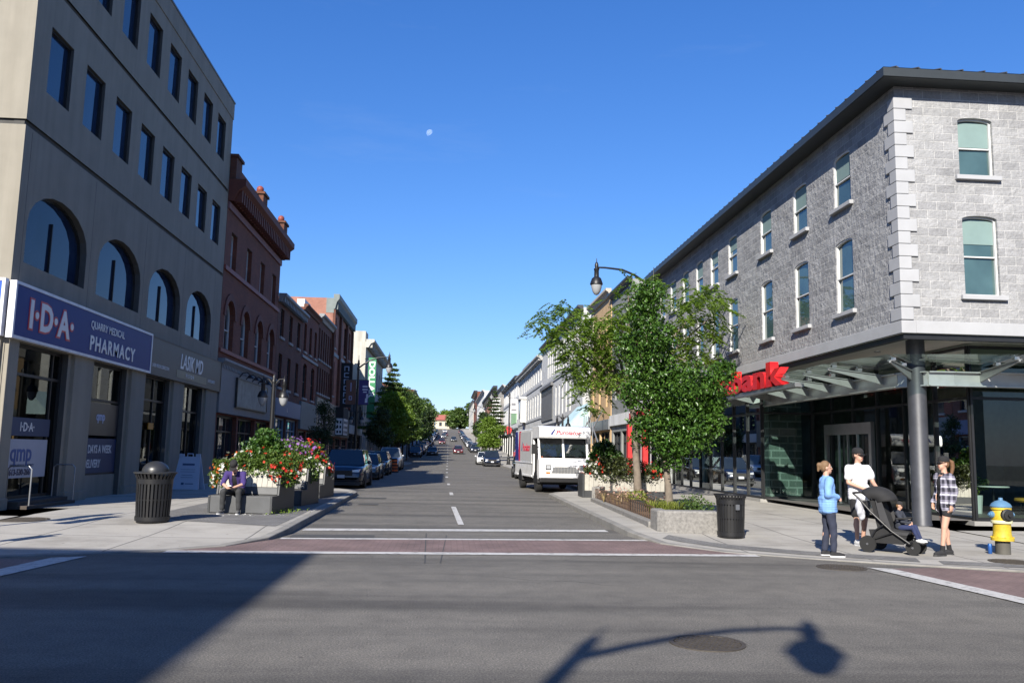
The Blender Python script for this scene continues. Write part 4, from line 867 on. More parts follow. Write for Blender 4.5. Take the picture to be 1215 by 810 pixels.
mb.build('banner_print', mat('banner_grey', (.2, .2, .22), .7), t, world=True)
t = empty('stair_rail', (9.4, 60, 3.4), 0, 'dark steel stair railing in front of the peach building', 'railing')
mb = MB()
for y in (58, 62): mb.tube([(10.9, y+2, 4.9), (9.6, y-1.5, 3.4), (9.6, y-3.5, 2.4)], .05, 6)
for k in range(5): mb.box(9.7, 9.76, 57.5+k*.9, 57.56+k*.9, 2.4, 3.9+.15*k)
mb.build('rail', fr_grey, t, world=True)
# ------------------------------------------------------------------ street lamps
def lantern(parent, p, s=1., ln=True):
    """pendant acorn lantern hanging from p"""
    x, y, z = p; mb = MB()
    mb.lathe([(.012, .5), (.02, .34), (.06, .3), (.085, .2), (.07, .06), (.12, .05), (.12, .0), (.10, -.03), (.105, -.3), (.2, -.38), (.26, -.55), (.28, -.63), (.25, -.66)], (0, 0, 0), 14)
    mb.v = [(a*s+x, b*s+y, c*s+z) for a, b, c in mb.v]; o = mb.build('lantern_cap', black, parent, smooth=True)
    g = MB(); g.lathe([(.235, -.66), (.22, -.78), (.17, -.95), (.1, -1.06), (.03, -1.1)], (0, 0, 0), 14); g.v = [(a*s+x, b*s+y, c*s+z) for a, b, c in g.v]
    g.build('lantern_glass', mat('lamp_glass', (.36, .37, .38), .25, var=.05), o, smooth=True); return o
def lamp_base(mb, h=.9, r=.19):
    mb.lathe([(r*1.25, 0), (r*1.25, .12), (r, .16), (r*.95, h*.6), (r*.72, h*.75), (r*.8, h*.8), (r*.55, h)], (0, 0, 0), 16)
def twin(parent, z, d=.36, s=.62):
    for sx in (-1, 1):
        mb = MB(); mb.tube([(0, 0, z-.05), (sx*d*.5, 0, z+.18), (sx*d, 0, z+.2), (sx*d, 0, z+.05)], .03, 6); a = mb.build('side_arm', black, parent, smooth=True); lantern(parent, (sx*d, 0, z-.02), s)
def tall_lamp(label, x, y, rz, h=8.2, twin_z=4.0, arm=2.1, group='tall street lamps', loc_z=None, ls=.95, pk=1.):
    t = empty('street_lamp', (x, y, gz(x, y) if loc_z is None else loc_z), rz, label, 'street lamp', group)
    mb = MB(); lamp_base(mb); mb.tube([(0, 0, .85), (0, 0, 3), (0, 0, h)], [.105*pk, .09*pk, .065*pk], 12); mb.lathe([(.09, h-.12), (.1, h-.05), (.06, h+.05), (.075, h+.12), (.02, h+.25), (.012, h+.55)], (0, 0, 0), 10); mb.build('pole', black, t, smooth=True)
    mb = MB(); pts = [(0, 0, h-.35), (.35, 0, h-.08), (.8, 0, h+.2), (1.3, 0, h+.40), (arm-.35, 0, h+.46), (arm, 0, h+.46)]; mb.tube(pts, [.06*pk, .055*pk, .05*pk, .045*pk, .04*pk, .035*pk], 8); mb.lathe([(.03, h-.6), (.085, h-.5), (.085, h-.3), (.03, h-.2)], (0, 0, 0), 10); mb.build('arm', black, t, smooth=True)
    lantern(t, (arm, 0, h+.36), ls)
    if twin_z: twin(t, twin_z)
    return t
def banner(label, x, y, z0, z1, sx, w=.68, c=(.2, .08, .05), c2=None, rz=0):
    t = empty('banner', (x, y, z0), rz, label, 'banner', None); mb = MB(); mb.box(min(0, sx*w)+sx*.1, max(0, sx*w)+sx*.1, -.008, .008, 0, z1-z0); p = mb.build('banner_cloth', mat('banner_%s' % label[:9], c, .7, var=.12), t)
    for z in (0, z1-z0): mb = MB(); mb.tube([(0, 0, z), (sx*(w+.14), 0, z)], .018, 6); mb.build('banner_rod', black, t)
    if c2:
        mb = MB()
        for q in c2[1]: mb.box(*[min(sx*q[0], sx*q[1])+sx*.1, max(sx*q[0], sx*q[1])+sx*.1, -.013, -.0085, q[2], q[3]])
        mb.build('banner_print', mat('banner_print_%s' % label[:9], c2[0], .7), t)
    return t
tall_lamp('tall black lamp behind the leafy corner trees, arm reaching over the street', 8.15, 33.6, math.pi, h=8.6, twin_z=None, arm=2.35)
tall_lamp('tall black lamp with banners on the shaded left sidewalk', -6.35, 59.6, 0, h=7.5)
tall_lamp('tall black lamp with side lanterns just past the delivery truck', 7.0, 99, math.pi, h=8.1)
tall_lamp('tall black lamp with turquoise banner farther up the right sidewalk', 6.6, 152, math.pi, h=8.1)
tall_lamp('distant tall black lamp up the hill on the right', 6.6, 205, math.pi, h=8.1)
tall_lamp('black lamp at the near left corner casting its shadow on the road', -3.5, -4.85, .02, h=8.3, twin_z=None, loc_z=.03, arm=2.1, ls=.98, pk=1.25)
def ped_lamp(label, x, y, rz=0):
    t = empty('street_lamp', (x, y, gz(x, y)), rz, label, 'street lamp', 'short twin lantern lamps'); mb = MB(); lamp_base(mb, .8, .16); mb.tube([(0, 0, .75), (0, 0, 3.85)], [.085, .065], 12); mb.lathe([(.08, 3.8), (.09, 3.86), (.05, 3.95), (.06, 4.0), (.01, 4.1)], (0, 0, 0), 10); mb.build('pole', black, t, smooth=True); twin(t, 3.75, .36, .68); return t
ped_lamp('short black lamp with twin lanterns behind the flower planters, left sidewalk', -6.15, 30.4)
ped_lamp('short black lamp with twin lanterns above the delivery truck roof', 7.35, 55)
ped_lamp('short black lamp with twin lanterns far up the right sidewalk', 7.2, 128)
banner('brown banner with a small ring, left of the lamp pole', -6.35, 59.45, 4.75, 6.45, -1, c=(.17, .07, .04), c2=((.35, .33, .45), [(.25, .45, .3, .36), (.25, .45, .54, .6), (.4, .46, .36, .54), (.24, .3, .36, .54), (.3, .38, .9, 1.5)]))
banner('purple and white banner, right of the lamp pole', -6.35, 59.45, 4.75, 6.45, 1, c=(.06, .04, .16), c2=((.75, .7, .75), [(.25, .6, 1.2, 1.32), (.25, .6, 1.0, 1.1), (.3, .55, .84, .92), (.45, .62, .15, .45), (.52, .66, .45, .75)]))
banner('turquoise banner on the far right lamp pole', 6.6, 151.8, 5.0, 7.6, 1, w=.9, c=(.10, .45, .48), c2=((.6, .7, .7), [(.2, .8, .3, .6)]))
banner('white banner beside the turquoise one on the far right lamp pole', 6.6, 151.8, 5.0, 7.0, -1, w=.8, c=(.6, .55, .58), c2=((.5, .1, .12), [(.2, .6, .4, .9), (.2, .6, 1.2, 1.5)]))
banner('pale banner on the lamp pole just past the delivery truck', 7.0, 98.8, 6.2, 7.9, 1, w=.8, c=(.65, .65, .65), c2=((.2, .2, .22), [(.1, .7, .3, .5), (.1, .6, .9, 1.2)]))
t = empty('shop_sign', (8.9, 128, 5.0), 0, 'round red shop sign over the far right sidewalk', 'sign'); mb = MB(); mb.lathe([(.55, -.09), (.6, -.07), (.6, .07), (.55, .09)], (0, 0, 0), 20, axis='Y'); mb.build('sign_board', MATS['trim_red'], t); mb = MB(); mb.tube([(0, 0, .3), (2.1, 0, .4)], .03, 6); mb.build('sign_bracket', black, t)

# ------------------------------------------------------------------ litter bins
def bin_(label, x, y, r, h, dome):
    t = empty('litter_bin', (x, y, gz(x, y)), .3, label, 'litter bin', 'black slatted litter bins'); mb = MB(); n = 30
    for i in range(n):
        a = 2*math.pi*i/n; c, s = math.cos(a), math.sin(a); tx, ty = -s*r*.062, c*r*.062; pr = []
        for k, z in ((.94, .05), (1.0, h*.5), (1.02, h*.86), (1.06, h*.9), (1.15, h*.97), (1.2, h)):
            for dr in (1, .965):
                for sg in (-1, 1): pr.append((c*r*k*dr+sg*tx, s*r*k*dr+sg*ty, z))
        f = []
        for q in range(5):
            b = q*4; f += [(b, b+1, b+5, b+4), (b+2, b+3, b+7, b+6), (b, b+2, b+6, b+4), (b+1, b+3, b+7, b+5)]
        mb.add(pr, f)
    mb.build('slats', black, t)
    for nm, z0, z1, k in (('band', .04, .12, .99), ('band', h*.78, h*.88, 1.03), ('band', h*.45, h*.47, .985)):
        mb = MB(); mb.lathe([(r*k*.96, z0), (r*k, z0), (r*k*1.01, z1), (r*k*.96, z1)], (0, 0, 0), 32); mb.build(nm, black, t, smooth=True)
    mb = MB(); mb.lathe([(r*.84, .06), (r*.86, h*.9), (r*.9, h*.93), (r*.8, h*.92), (r*.78, .1)], (0, 0, 0), 28); mb.build('liner', blackmat, t, smooth=True)
    mb = MB(); mb.lathe([(r*.9, 0), (r*.92, .03), (r*.92, .06), (r*.6, .065)], (0, 0, 0), 28); mb.build('base', black, t, smooth=True)
    mb = MB()
    for k in range(3): a = k*2.1+.5; mb.tube([(math.cos(a)*r*.8, math.sin(a)*r*.8, -.02), (math.cos(a)*r*.8, math.sin(a)*r*.8, .03)], .025, 6)
    mb.build('foot', black, t)
    if dome:
        mb = MB(); mb.lathe([(r*1.24, h-.01), (r*1.24, h+.02), (r*.8, h+.03)]+[(r*.78*math.cos(a*math.pi/20), h+.03+r*.62*math.sin(a*math.pi/20)) for a in range(0, 10)]+[(.01, h+.03+r*.62)], (0, 0, 0), 30); mb.build('dome_lid', mat('lid_grey', (.035, .036, .038), .38, .2), t, smooth=True)
    else:
        mb = MB(); mb.tube([(r*1.18*math.cos(q*math.pi/16), r*1.18*math.sin(q*math.pi/16), h-.005) for q in range(33)], .014, 6, cap=False); mb.build('rim', black, t, smooth=True)
        mb = MB(); mb.cbox((-.03, -r*1.005, h*.72), (.09, .012, .11)); mb.build('badge', alu, t)
    return t
bin_('black slatted litter bin with dome lid on the left corner', -6.03, 18.4, .345, 1.0, True)
bin_('open topped black slatted litter bin beside the stone flower bed', 5.85, 17.5, .28, .87, False)

# ------------------------------------------------------------------ sandwich board
SBX, SBY = -9.3, 32.0
t = empty('sandwich_board', (SBX, SBY, gz(SBX, SBY)), -.1, 'pale blue folding sandwich board on the shaded sidewalk by the clinic door', 'sandwich board'); sbm = mat('board_white', (.55, .62, .75), .5, var=.04)
for sg, nm in ((-1, 'front_panel'), (1, 'rear_panel')):
    mb = MB(); w0, w1 = .48, .38
    mb.add([(-w0, sg*.32, 0), (w0, sg*.32, 0), (w1, sg*.04, 1.16), (-w1, sg*.04, 1.16), (-w0, sg*.27, 0), (w0, sg*.27, 0), (w1, sg*.0, 1.16), (-w1, sg*.0, 1.16)], [(0,1,2,3),(4,5,6,7),(0,1,5,4),(1,2,6,5),(2,3,7,6),(3,0,4,7)]); mb.build(nm, sbm, t)
for q in (-.3, .3): mb = MB(); mb.cbox((q, -.02, 1.2), (.16, .07, .12)); mb.build('hinge_lug', sbm, t)
mb = MB(); mb.tube([(-.1, 0, 1.14), (-.1, 0, 1.26), (.1, 0, 1.26), (.1, 0, 1.14)], .02, 6); mb.build('handle', sbm, t)
mb = MB()
for z, w_, h_ in ((.88, .22, .07), (.7, .26, .012), (.62, .26, .012), (.5, .2, .012), (.42, .22, .012)):
    y_ = -.32+.28*z/1.16-.004; mb.cbox((0, y_, z), (w_*2, .004, h_), rx=-.237)
mb.cbox((-.12, -.32+.28*.2/1.16-.004, .2), (.1, .004, .08), rx=-.237); mb.cbox((.12, -.32+.28*.2/1.16-.004, .2), (.3, .004, .03), rx=-.237); mb.build('print_lines', mat('board_print', (.08, .12, .25), .6), t)

# ------------------------------------------------------------------ hydrant
HX, HY = 10.05, 15.05
t = empty('fire_hydrant', (HX, HY, gz(HX, HY)), 0, 'yellow fire hydrant with blue cap in front of the glass corner', 'hydrant'); yel = mat('hydrant_yellow', (.58, .42, .03), .55, var=.28, scale=11); hbl = mat('hydrant_blue', (.10, .22, .36), .5, var=.1); rust = mat('hydrant_base', (.09, .085, .07), .7, var=.3)
mb = MB(); mb.lathe([(.125, 0), (.125, .22), (.1, .24)], (0, 0, 0), 18); mb.build('foot', rust, t, smooth=True)
mb = MB(); mb.lathe([(.1, .23), (.19, .24), (.19, .29), (.165, .30), (.15, .36), (.145, .56), (.165, .60), (.17, .66), (.17, .74), (.15, .78), (.17, .79), (.17, .83)], (0, 0, 0), 20); mb.build('barrel', yel, t, smooth=True)
mb = MB(); mb.lathe([(.175, .83), (.18, .85), (.15, .90), (.09, .94), (.04, .955), (.035, 1.0), (.01, 1.0)], (0, 0, 0), 18); mb.build('bonnet', hbl, t, smooth=True)
for k in range(10):
    a = k*.628
mb = MB()
for k in range(10): a = k*.628; mb.lathe([(.016, .285), (.016, .31)], (math.cos(a)*.176, math.sin(a)*.176, 0), 6)
mb.build('bolts', yel, t)
mb = MB(); mb.lathe([(.11, -.14), (.11, -.19), (.085, -.2), (.085, -.22), (.03, -.225), (.03, -.26)], (0, 0, .70), 16, axis='Y'); o = mb.build('pumper_cap', mat('hydrant_black', (.02, .02, .02), .5), t, smooth=True)
for sx in (-1, 1): mb = MB(); mb.lathe([(.055, sx*.13), (.06, sx*.19), (.045, sx*.2), (.045, sx*.22), (.022, sx*.225), (.022, sx*.245)], (0, 0, .70), 14, axis='X'); mb.build('hose_cap', hbl, t, smooth=True)
mb = MB(); mb.lathe([(.172, .665), (.176, .675), (.176, .71), (.172, .72)], (0, 0, -.12), 20); mb.build('band', mat('hydrant_pale', (.72, .68, .4), .5), t, smooth=True)
t = empty('drink_can', (HX-.22, HY+.04, gz(HX-.2, HY)), 0, 'small blue can standing by the hydrant foot', 'can'); mb = MB(); mb.lathe([(.03, 0), (.036, .01), (.036, .17), (.03, .18)], (0, 0, 0), 12); mb.build('can_body', mat('can_blue', (.03, .12, .4), .35, .3), t, smooth=True)

# ------------------------------------------------------------------ manhole covers
iron = mat('cast_iron', (.085, .072, .058), .65, .3, var=.35, scale=14, bmp=.3)
def manhole(label, x, y, r, road=True):
    z = .006 if road else gz(x, y)+.004
    t = empty('manhole_cover', (x, y, z), 0, label, 'manhole cover', None); mb = MB(); mb.lathe([(r*1.12, -.01), (r*1.12, .004), (r*.99, .005), (r*.985, -.006)], (0, 0, 0), 32); mb.build('rim', iron, t)
    mb = MB(); mb.lathe([(r*.97, -.02), (r*.97, -.003)], (0, 0, 0), 32); p = mb.build('plate', mat('iron_dark', (.014, .013, .012), .9), t)
    mb = MB(); k = int(r*2/.055)
    for i in range(-k//2, k//2+1):
        q = i*.055; w_ = math.sqrt(max(0, (r*.95)**2-q*q))
        if w_ > .05: mb.box(-w_, w_, q-.011, q+.011, -.003, .005); mb.box(q-.011, q+.011, -w_, w_, -.003, .0045)
    mb.build('grid', iron, t); t.rotation_euler.z = .35; return t
manhole('round grid manhole cover under the lamp shadow in the foreground road', 2.43, 7.97, .31); manhole('round manhole cover in the road at the right corner kerb', 6.27, 13.42, .34)
manhole('round manhole cover in the right sidewalk near the hydrant', 9.55, 14.05, .34, False); manhole('round grid cover in the left sidewalk before the pharmacy door', -8.75, 18.6, .5, False)

# ------------------------------------------------------------------ bench planters
wood = mat('grey_wood', (.42, .40, .35), .8, var=.22, scale=4, bmp=.2, bscale=30); pmet = mat('planter_metal', (.05, .052, .055), .5, .2, var=.2); soil = mat('soil', (.04, .028, .02), .95, var=.4, scale=12)
def bench_planter(label, x, y, rz, W=1.75, seat=True):
    """front (seat) towards local -Y; origin at the middle of the front edge"""
    t = empty('bench_planter', (x, y, gz(x, y)), rz, label, 'planter bench', 'planter benches along the kerb'); h = W/2
    if not seat:                                     # plain box: black frame, slatted front
        mb = MB(); mb.box(-h, -h+.07, 0, 1.1, 0, 1.0); mb.box(h-.07, h, 0, 1.1, 0, 1.0); mb.box(-h+.07, h-.07, .03, .09, 0, .28); mb.box(-h+.07, h-.07, 1.04, 1.1, 0, .98); mb.box(-h*.35, -h*.35+.09, -.012, .03, .0, .98); mb.build('planter_box', pmet, t, bevel=.008)
        n = 18; st = (W-.16)/n
        for i in range(n): a = -h+.08+st*i; mb = MB(); mb.box(a+.004, a+st-.004, .02, .05, .29, .96); mb.build('front_slat', wood, t)
        mb = MB(); mb.box(-h+.07, h-.07, .1, 1.04, .8, .9); mb.build('soil', soil, t); return t
    mb = MB(); mb.prism_x([(0, 0), (0, .40), (.04, .42), (.46, .42), (.56, .98), (1.62, .98), (1.62, 0)], -h, -h+.05); mb.prism_x([(0, 0), (0, .40), (.04, .42), (.46, .42), (.56, .98), (1.62, .98), (1.62, 0)], h-.05, h)
    mb.box(-h+.05, h-.05, 1.57, 1.62, 0, .975); mb.box(-h+.05, h-.05, .5, .55, .05, .42); mb.build('planter_box', pmet, t, bevel=.008)
    mb = MB(); mb.box(-h+.05, h-.05, .015, .05, .02, .40); mb.box(-h+.05, h-.05, .015, .46, .40, .415); mb.build('seat_box', mat('seat_grey', (.085, .088, .092), .55, .1, var=.2), t, bevel=.008)
    mb = MB(); mb.prism_x([(.472, .44), (.50, .60), (.53, .60), (.50, .44)], -h+.06, h-.06); mb.build('back_rail', MATS['seat_grey'], t)
    n = 11; st = (W-.12)/n
    for i in range(n):
        a = -h+.06+st*i; mb = MB(); mb.prism_x([(.488, .61), (.555, 1.0), (.585, 1.0), (.52, .61)], a+.004, a+st-.004); mb.build('back_slat', wood, t)
    mb = MB(); mb.box(-h+.05, h-.05, .6, 1.57, .8, .9); mb.build('soil', soil, t); return t
P1 = bench_planter('nearest planter bench with white slats, a man in purple sitting on it', -4.83, 20.75, rad(-8), 1.55)
P2 = bench_planter('middle planter bench of the left row', -4.75, 23.9, rad(-8), 1.7); P3 = bench_planter('farthest planter bench of the left row', -4.8, 27.6, rad(-8), 1.7)
P4 = bench_planter('planter bench with pale slats at the right kerb in front of the truck', 6.45, 31.0, 0, 3.1, False); P4.scale = (1, 1, .86)
# stone edged flower bed on the right corner
bed = empty('flower_bed', (5.3, 18.3, .14), 0, 'raised flower bed with granite end wall beside the litter bin', 'flower bed'); gran = mat('granite', (.23, .22, .205), .9, var=.45, scale=16, bmp=.5, bscale=14)
mb = MB(); mb.prism_z([(4.5, 18.25), (4.62, 18.1), (5.9, 17.95), (6.3, 18.1), (6.35, 18.4), (4.75, 18.45), (4.78, 18.9), (4.5, 18.9)], .02, .55); mb.build('end_wall', gran, bed, world=True, bevel=.04)
mb = MB(); mb.prism_z([(4.83, 28.6), (5.1, 28.6), (5.4, 29.2), (5.1, 29.3)], .02, .62); mb.prism_z([(4.46, 18.9), (4.68, 18.9), (5.03, 28.7), (4.81, 28.7)], .02, .26); mb.prism_z([(6.2, 18.4), (6.38, 18.4), (7.0, 28.7), (6.8, 28.7)], .02, .3); mb.build('kerb_stone', gran, bed, world=True, bevel=.02)
mb = MB(); mb.prism_z([(4.7, 18.4), (6.25, 18.35), (6.85, 28.8), (5.0, 28.8)], .02, .25); mb.build('soil', mat('mulch', (.12, .075, .045), .95, var=.4, scale=14, bmp=.6, bscale=30), bed, world=True)
mb = MB(); n = 40
for i in range(n):
    f = i/n; x0, y0 = 4.62+.33*f, 18.95+9.6*f; x1, y1 = 4.62+.33*(f+1.15/n), 18.95+9.6*(f+1.15/n)
    mb.tube([(x0, y0, .2), (x0, y0, .5), (x0+(x1-x0)*.25, y0+(y1-y0)*.25, .57), (x0+(x1-x0)*.75, y0+(y1-y0)*.75, .57), (x1, y1, .5), (x1, y1, .2)], .009, 5)
for z in (.3, .42): mb.tube([(4.62, 18.95, z), (4.95, 28.55, z)], .007, 5)
mb.build('hoop_fence', mat('fence_brown', (.10, .055, .03), .7), bed, world=True)
# traffic barrel
BLX, BLY = -4.05, 66.2
t = empty('traffic_barrel', (BLX, BLY, tz(BLY)+.01), 0, 'orange and black traffic barrel beyond the parked dark cars', 'barrel'); mb = MB(); prof = []
mb = MB(); mb.lathe([(.36, 0), (.36, .1), (.30, .11)], (0, 0, 0), 16); mb.build('base', blackmat, t, smooth=True)
for k in range(4):
    z = .11+.24*k; mb = MB(); mb.lathe([(.30-.02*k, z), (.30-.02*k, z+.12), (.28-.02*k, z+.13)], (0, 0, 0), 16); mb.build('orange_band', mat('barrel_orange', (.75, .13, .02), .5), t, smooth=True); mb = MB(); mb.lathe([(.285-.02*k, z+.13), (.285-.02*k, z+.235)], (0, 0, 0), 16); mb.build('dark_band', blackmat, t, smooth=True)
# pale daytime moon, far away
t = bpy.data.objects.new('moon_root', None); bpy.data.objects.remove(t)
dv = (rgt*((509-607.5)/1012)+0*upv); 
def pix_dir(px, py): return (r2*((px-607.5)/1012)-u2*((py-405)/1012)+fwd).normalized()
mp_ = Vector((0, 0, CAM_H))+pix_dir(510, 158)*5200
moon_m, _n, _l, _b = nt('moon_rock')                       # sunlit rock seen through the bright air in front of it
_b.inputs['Roughness'].default_value = 1; _b.inputs['Specular IOR Level'].default_value = 0
_l.new(ramp(_n, _l, noise(_n, _l, coords(_n, _l), .05, 4), [(.35, (.06, .065, .07)), (.65, (.13, .13, .13))]), _b.inputs['Base Color'])
_t = _n.new('ShaderNodeBsdfTransparent'); _a = _n.new('ShaderNodeAddShader'); _l.new(_b.outputs[0], _a.inputs[0]); _l.new(_t.outputs[0], _a.inputs[1]); _l.new(_a.outputs[0], _n['Material Output'].inputs[0])
mb = MB(); mb.ell((0, 0, 0), (21, 21, 21), 24); o = mb.build('moon', moon_m, None, smooth='all'); o.location = mp_ 
for v_ in o.data.vertices:                                     # gibbous outline
    c = v_.co; q = c.dot((r2*.62-u2*.78).normalized())
    if q > 0: v_.co = c-(r2*.62-u2*.78).normalized()*q*.62
tag(o, 'pale half moon in the blue sky above the street', 'moon')

# traffic signal and short sign post on the left corner, just outside the picture: their shadows cross the pavement
t = empty('traffic_signal', (-9.75, 14.15, gz(-9.75, 14.15)), 0, 'black traffic signal post on the left corner throwing its shadow on the pavement', 'traffic signal'); mb = MB(); lamp_base(mb, .7, .15); mb.tube([(0, 0, .6), (0, 0, 4.2)], .055, 10); mb.build('pole', black, t, smooth=True)
for sx, z in ((0, 3.05), (.62, 2.6)):
    mb = MB(); mb.cbox((sx, -.16 if sx == 0 else 0, z+.45), (.3, .22, .95)); o = mb.build('signal_head', black, t, bevel=.02)
    for k, c in enumerate(((.25, .01, .01), (.25, .14, .01), (.01, .16, .05))): q = MB(); q.lathe([(.1, -.31 if sx == 0 else -.12), (.1, -.27 if sx == 0 else -.1)], (sx, 0, z+.75-.3*k), 14, axis='Y'); q.build('signal_lens', mat('lens_%d' % k, c, .3), o)
    if sx: q = MB(); q.tube([(0, 0, z+.45), (sx-.14, 0, z+.45)], .03, 6); q.build('bracket', black, t)
t = empty('sign_post', (-8.0, 13.55, gz(-8.0, 13.55)), 0, 'short post with a push button plate at the left corner kerb', 'post'); mb = MB(); mb.tube([(0, 0, 0), (0, 0, 1.85)], .05, 8); mb.build('pole', black, t, smooth=True); mb = MB(); mb.cbox((0, -.07, 1.45), (.3, .03, .55)); mb.build('plate', fr_grey, t)
# ------------------------------------------------------------------ cars
def paint(name, c, rough=.25, metal=.3):
    if name in MATS: return MATS[name]
    m, n, l, b = nt(name); v = coords(n, l)
    l.new(ramp(n, l, noise(n, l, v, 3, 5), [(.3, sc3(c, .88)), (.7, sc3(c, 1.1))]), b.inputs['Base Color']); b.inputs['Roughness'].default_value = rough; b.inputs['Metallic'].default_value = metal
    b.inputs['Coat Weight'].default_value = .7; b.inputs['Coat Roughness'].default_value = .06
    MATS[name] = m; return m
tyre_m = mat('tyre', (.014, .014, .014), .85, var=.2); rim_m = mat('rim', (.45, .45, .46), .35, .8); wind_m = glossy_glass('windscreen', (.012, .016, .02), .03, .9)
head_m = mat('headlight', (.55, .57, .60), .12, .2, var=.1); plate_m = mat('plate', (.62, .64, .68), .5, var=.04); trimb = mat('trim_black', (.012, .012, .013), .5, var=.2); amber = mat('amber', (.6, .18, .01), .3); tailr = mat('tail_red', (.4, .01, .01), .3)
def wheel(parent, x, y, r, w, sx):
    mb = MB(); mb.lathe([(r*.62, -w/2), (r*.93, -w/2), (r, -w*.36), (r, w*.36), (r*.93, w/2), (r*.62, w/2)], (x, y, r), 22, axis='X'); o = mb.build('tyre', tyre_m, None, smooth=True)
    t = MB(); t.lathe([(r*.62, -w*.42), (r*.64, w*.4*1), (r*.6, w*.44)], (x, y, r), 20, axis='X')
    for k in range(5):
        a = k*1.2566; c, s = math.cos(a), math.sin(a); t.cbox((x+sx*w*.42, y+c*r*.33, r+s*r*.33), (.03, r*.56, r*.13), rx=a)
    t.lathe([(.05, sx*w*.3), (.06, sx*w*.47), (.02, sx*w*.48)], (x, y, r), 10, axis='X'); p = t.build('wheel', rim_m, parent, smooth=True); o.parent = p
    return p
def make_car(name, kind='suv', body=None, L=4.6, W=1.86, H=1.66, cat='car'):
    """front towards local -Y, origin under the middle of the front bumper"""
    t = empty(name, (0, 0, 0)); t['category'] = cat; w = W/2
    P = {'suv': (.98, 1.06, .24, .96, .36, .88), 'sedan': (.86, .94, .27, .90, .40, .76), 'pickup': (1.08, 1.16, .26, .60, .34, .56)}[kind]
    hood, belt, ws0, bk0, rf0, rf1 = P
    zb = .24 if kind != 'sedan' else .18
    st = [(0, .78, .55*hood, zb+.12), (.012, .90, .78*hood, zb+.04), (.05, .965, .92*hood, zb), (.12, .99, .965*hood, zb), (ws0, 1., hood+.02, zb), (.45, 1., belt, zb), (bk0*.98, .99, belt+.02, zb), (.965, .97, belt-.02 if kind != 'sedan' else belt-.06, zb+.03), (1., .90, belt*.85, zb+.1)]
    mb = MB(); rows = []
    for f, k, zt_, z0 in st:
        hw = w*k; y = L*f; zm = z0+(zt_-z0)*.55
        half = [(0, z0), (hw*.86, z0), (hw*.98, z0+.12), (hw, zm), (hw*.965, zt_-.09), (hw*.90, zt_-.025), (hw*.6, zt_+.012), (0, zt_+.02)]
        rows.append([(x, y, z) for x, z in half]+[(-x, y, z) for x, z in half[::-1][1:-1]])
    n = len(rows[0]); v = [p for r in rows for p in r]; fc = []
    for i in range(len(rows)-1):
        for q in range(n): fc.append((i*n+q, i*n+(q+1) % n, (i+1)*n+(q+1) % n, (i+1)*n+q))
    fc += [tuple(range(n)), tuple((len(rows)-1)*n+q for q in range(n))]; mb.add(v, fc)
    # cabin
    a0, a1, b0, b1 = L*ws0, L*bk0, L*rf0, L*rf1; wb, wt = w*.93, w*.72
    base = [(-wb, a0, hood), (wb, a0, hood), (wb, a1, belt), (-wb, a1, belt)]; top = [(-wt, b0, H-.03), (wt, b0, H-.03), (wt, b1, H-.02), (-wt, b1, H-.02)]; mid = [(-wt*.6, (b0*.85+b1*.15), H), (wt*.6, (b0*.85+b1*.15), H), (wt*.6, (b0*.15+b1*.85), H+.01), (-wt*.6, (b0*.15+b1*.85), H+.01)]
    mb.add(base+top+mid, [(0,1,5,4),(1,2,6,5),(2,3,7,6),(3,0,4,7),(4,5,9,8),(5,6,10,9),(6,7,11,10),(7,4,8,11),(8,9,10,11)])
    mb.build('body', body, t, smooth=True)
    def pane(nm, A, B, C, D, ins=.07, lift=.012):
        A, B, C, D = map(Vector, (A, B, C, D)); c = (A+B+C+D)/4; nrm = (B-A).cross(D-A).normalized()
        if nrm.dot(c-Vector((0, (a0+a1)/2, 1.2))) < 0: nrm = -nrm
        q = [p+(c-p)*ins+nrm*lift for p in (A, B, C, D)]; g = MB(); g.face([tuple(p) for p in q]); return g.build(nm, wind_m, t)
    pane('windscreen', base[0], base[1], top[1], top[0], .05); pane('rear_window', base[3], base[2], top[2], top[3], .08)
    for sx, (b0_, b1_, t1_, t0_) in ((1, (base[1], base[2], top[2], top[1])), (-1, (base[0], base[3], top[3], top[0]))):
        m0 = Vector(b0_).lerp(Vector(b1_), .5); m1 = Vector(t0_).lerp(Vector(t1_), .45)
        pane('side_window', b0_, tuple(m0), tuple(m1), t0_, .06); pane('side_window', tuple(m0), b1_, t1_, tuple(m1), .06)
    r = .35 if kind != 'pickup' else .39; yf, yr = L*.19, L*.80
    for y in (yf, yr):
        for sx in (-1, 1):
            g = MB(); pts = [(y+(r+.07)*math.cos(a), r+(r+.07)*math.sin(a)) for a in [math.pi*k/12 for k in range(13)]]+[(y+(r)*math.cos(a), r+r*math.sin(a)) for a in [math.pi*k/12 for k in range(12, -1, -1)]]
            for k in range(12): g.prism_x([pts[k], pts[k+1], pts[24-k], pts[25-k]], sx*(w-.04), sx*(w+.012))
            g.prism_x([(y+r*1.02*math.cos(a), r+r*1.02*math.sin(a)) for a in [math.pi*k/10 for k in range(11)]], sx*(w-.1), sx*(w+.003)); g.build('wheel_arch', trimb, t)
            wheel(t, sx*(w-.085), y, r, .23, sx)
    zl = hood*.72
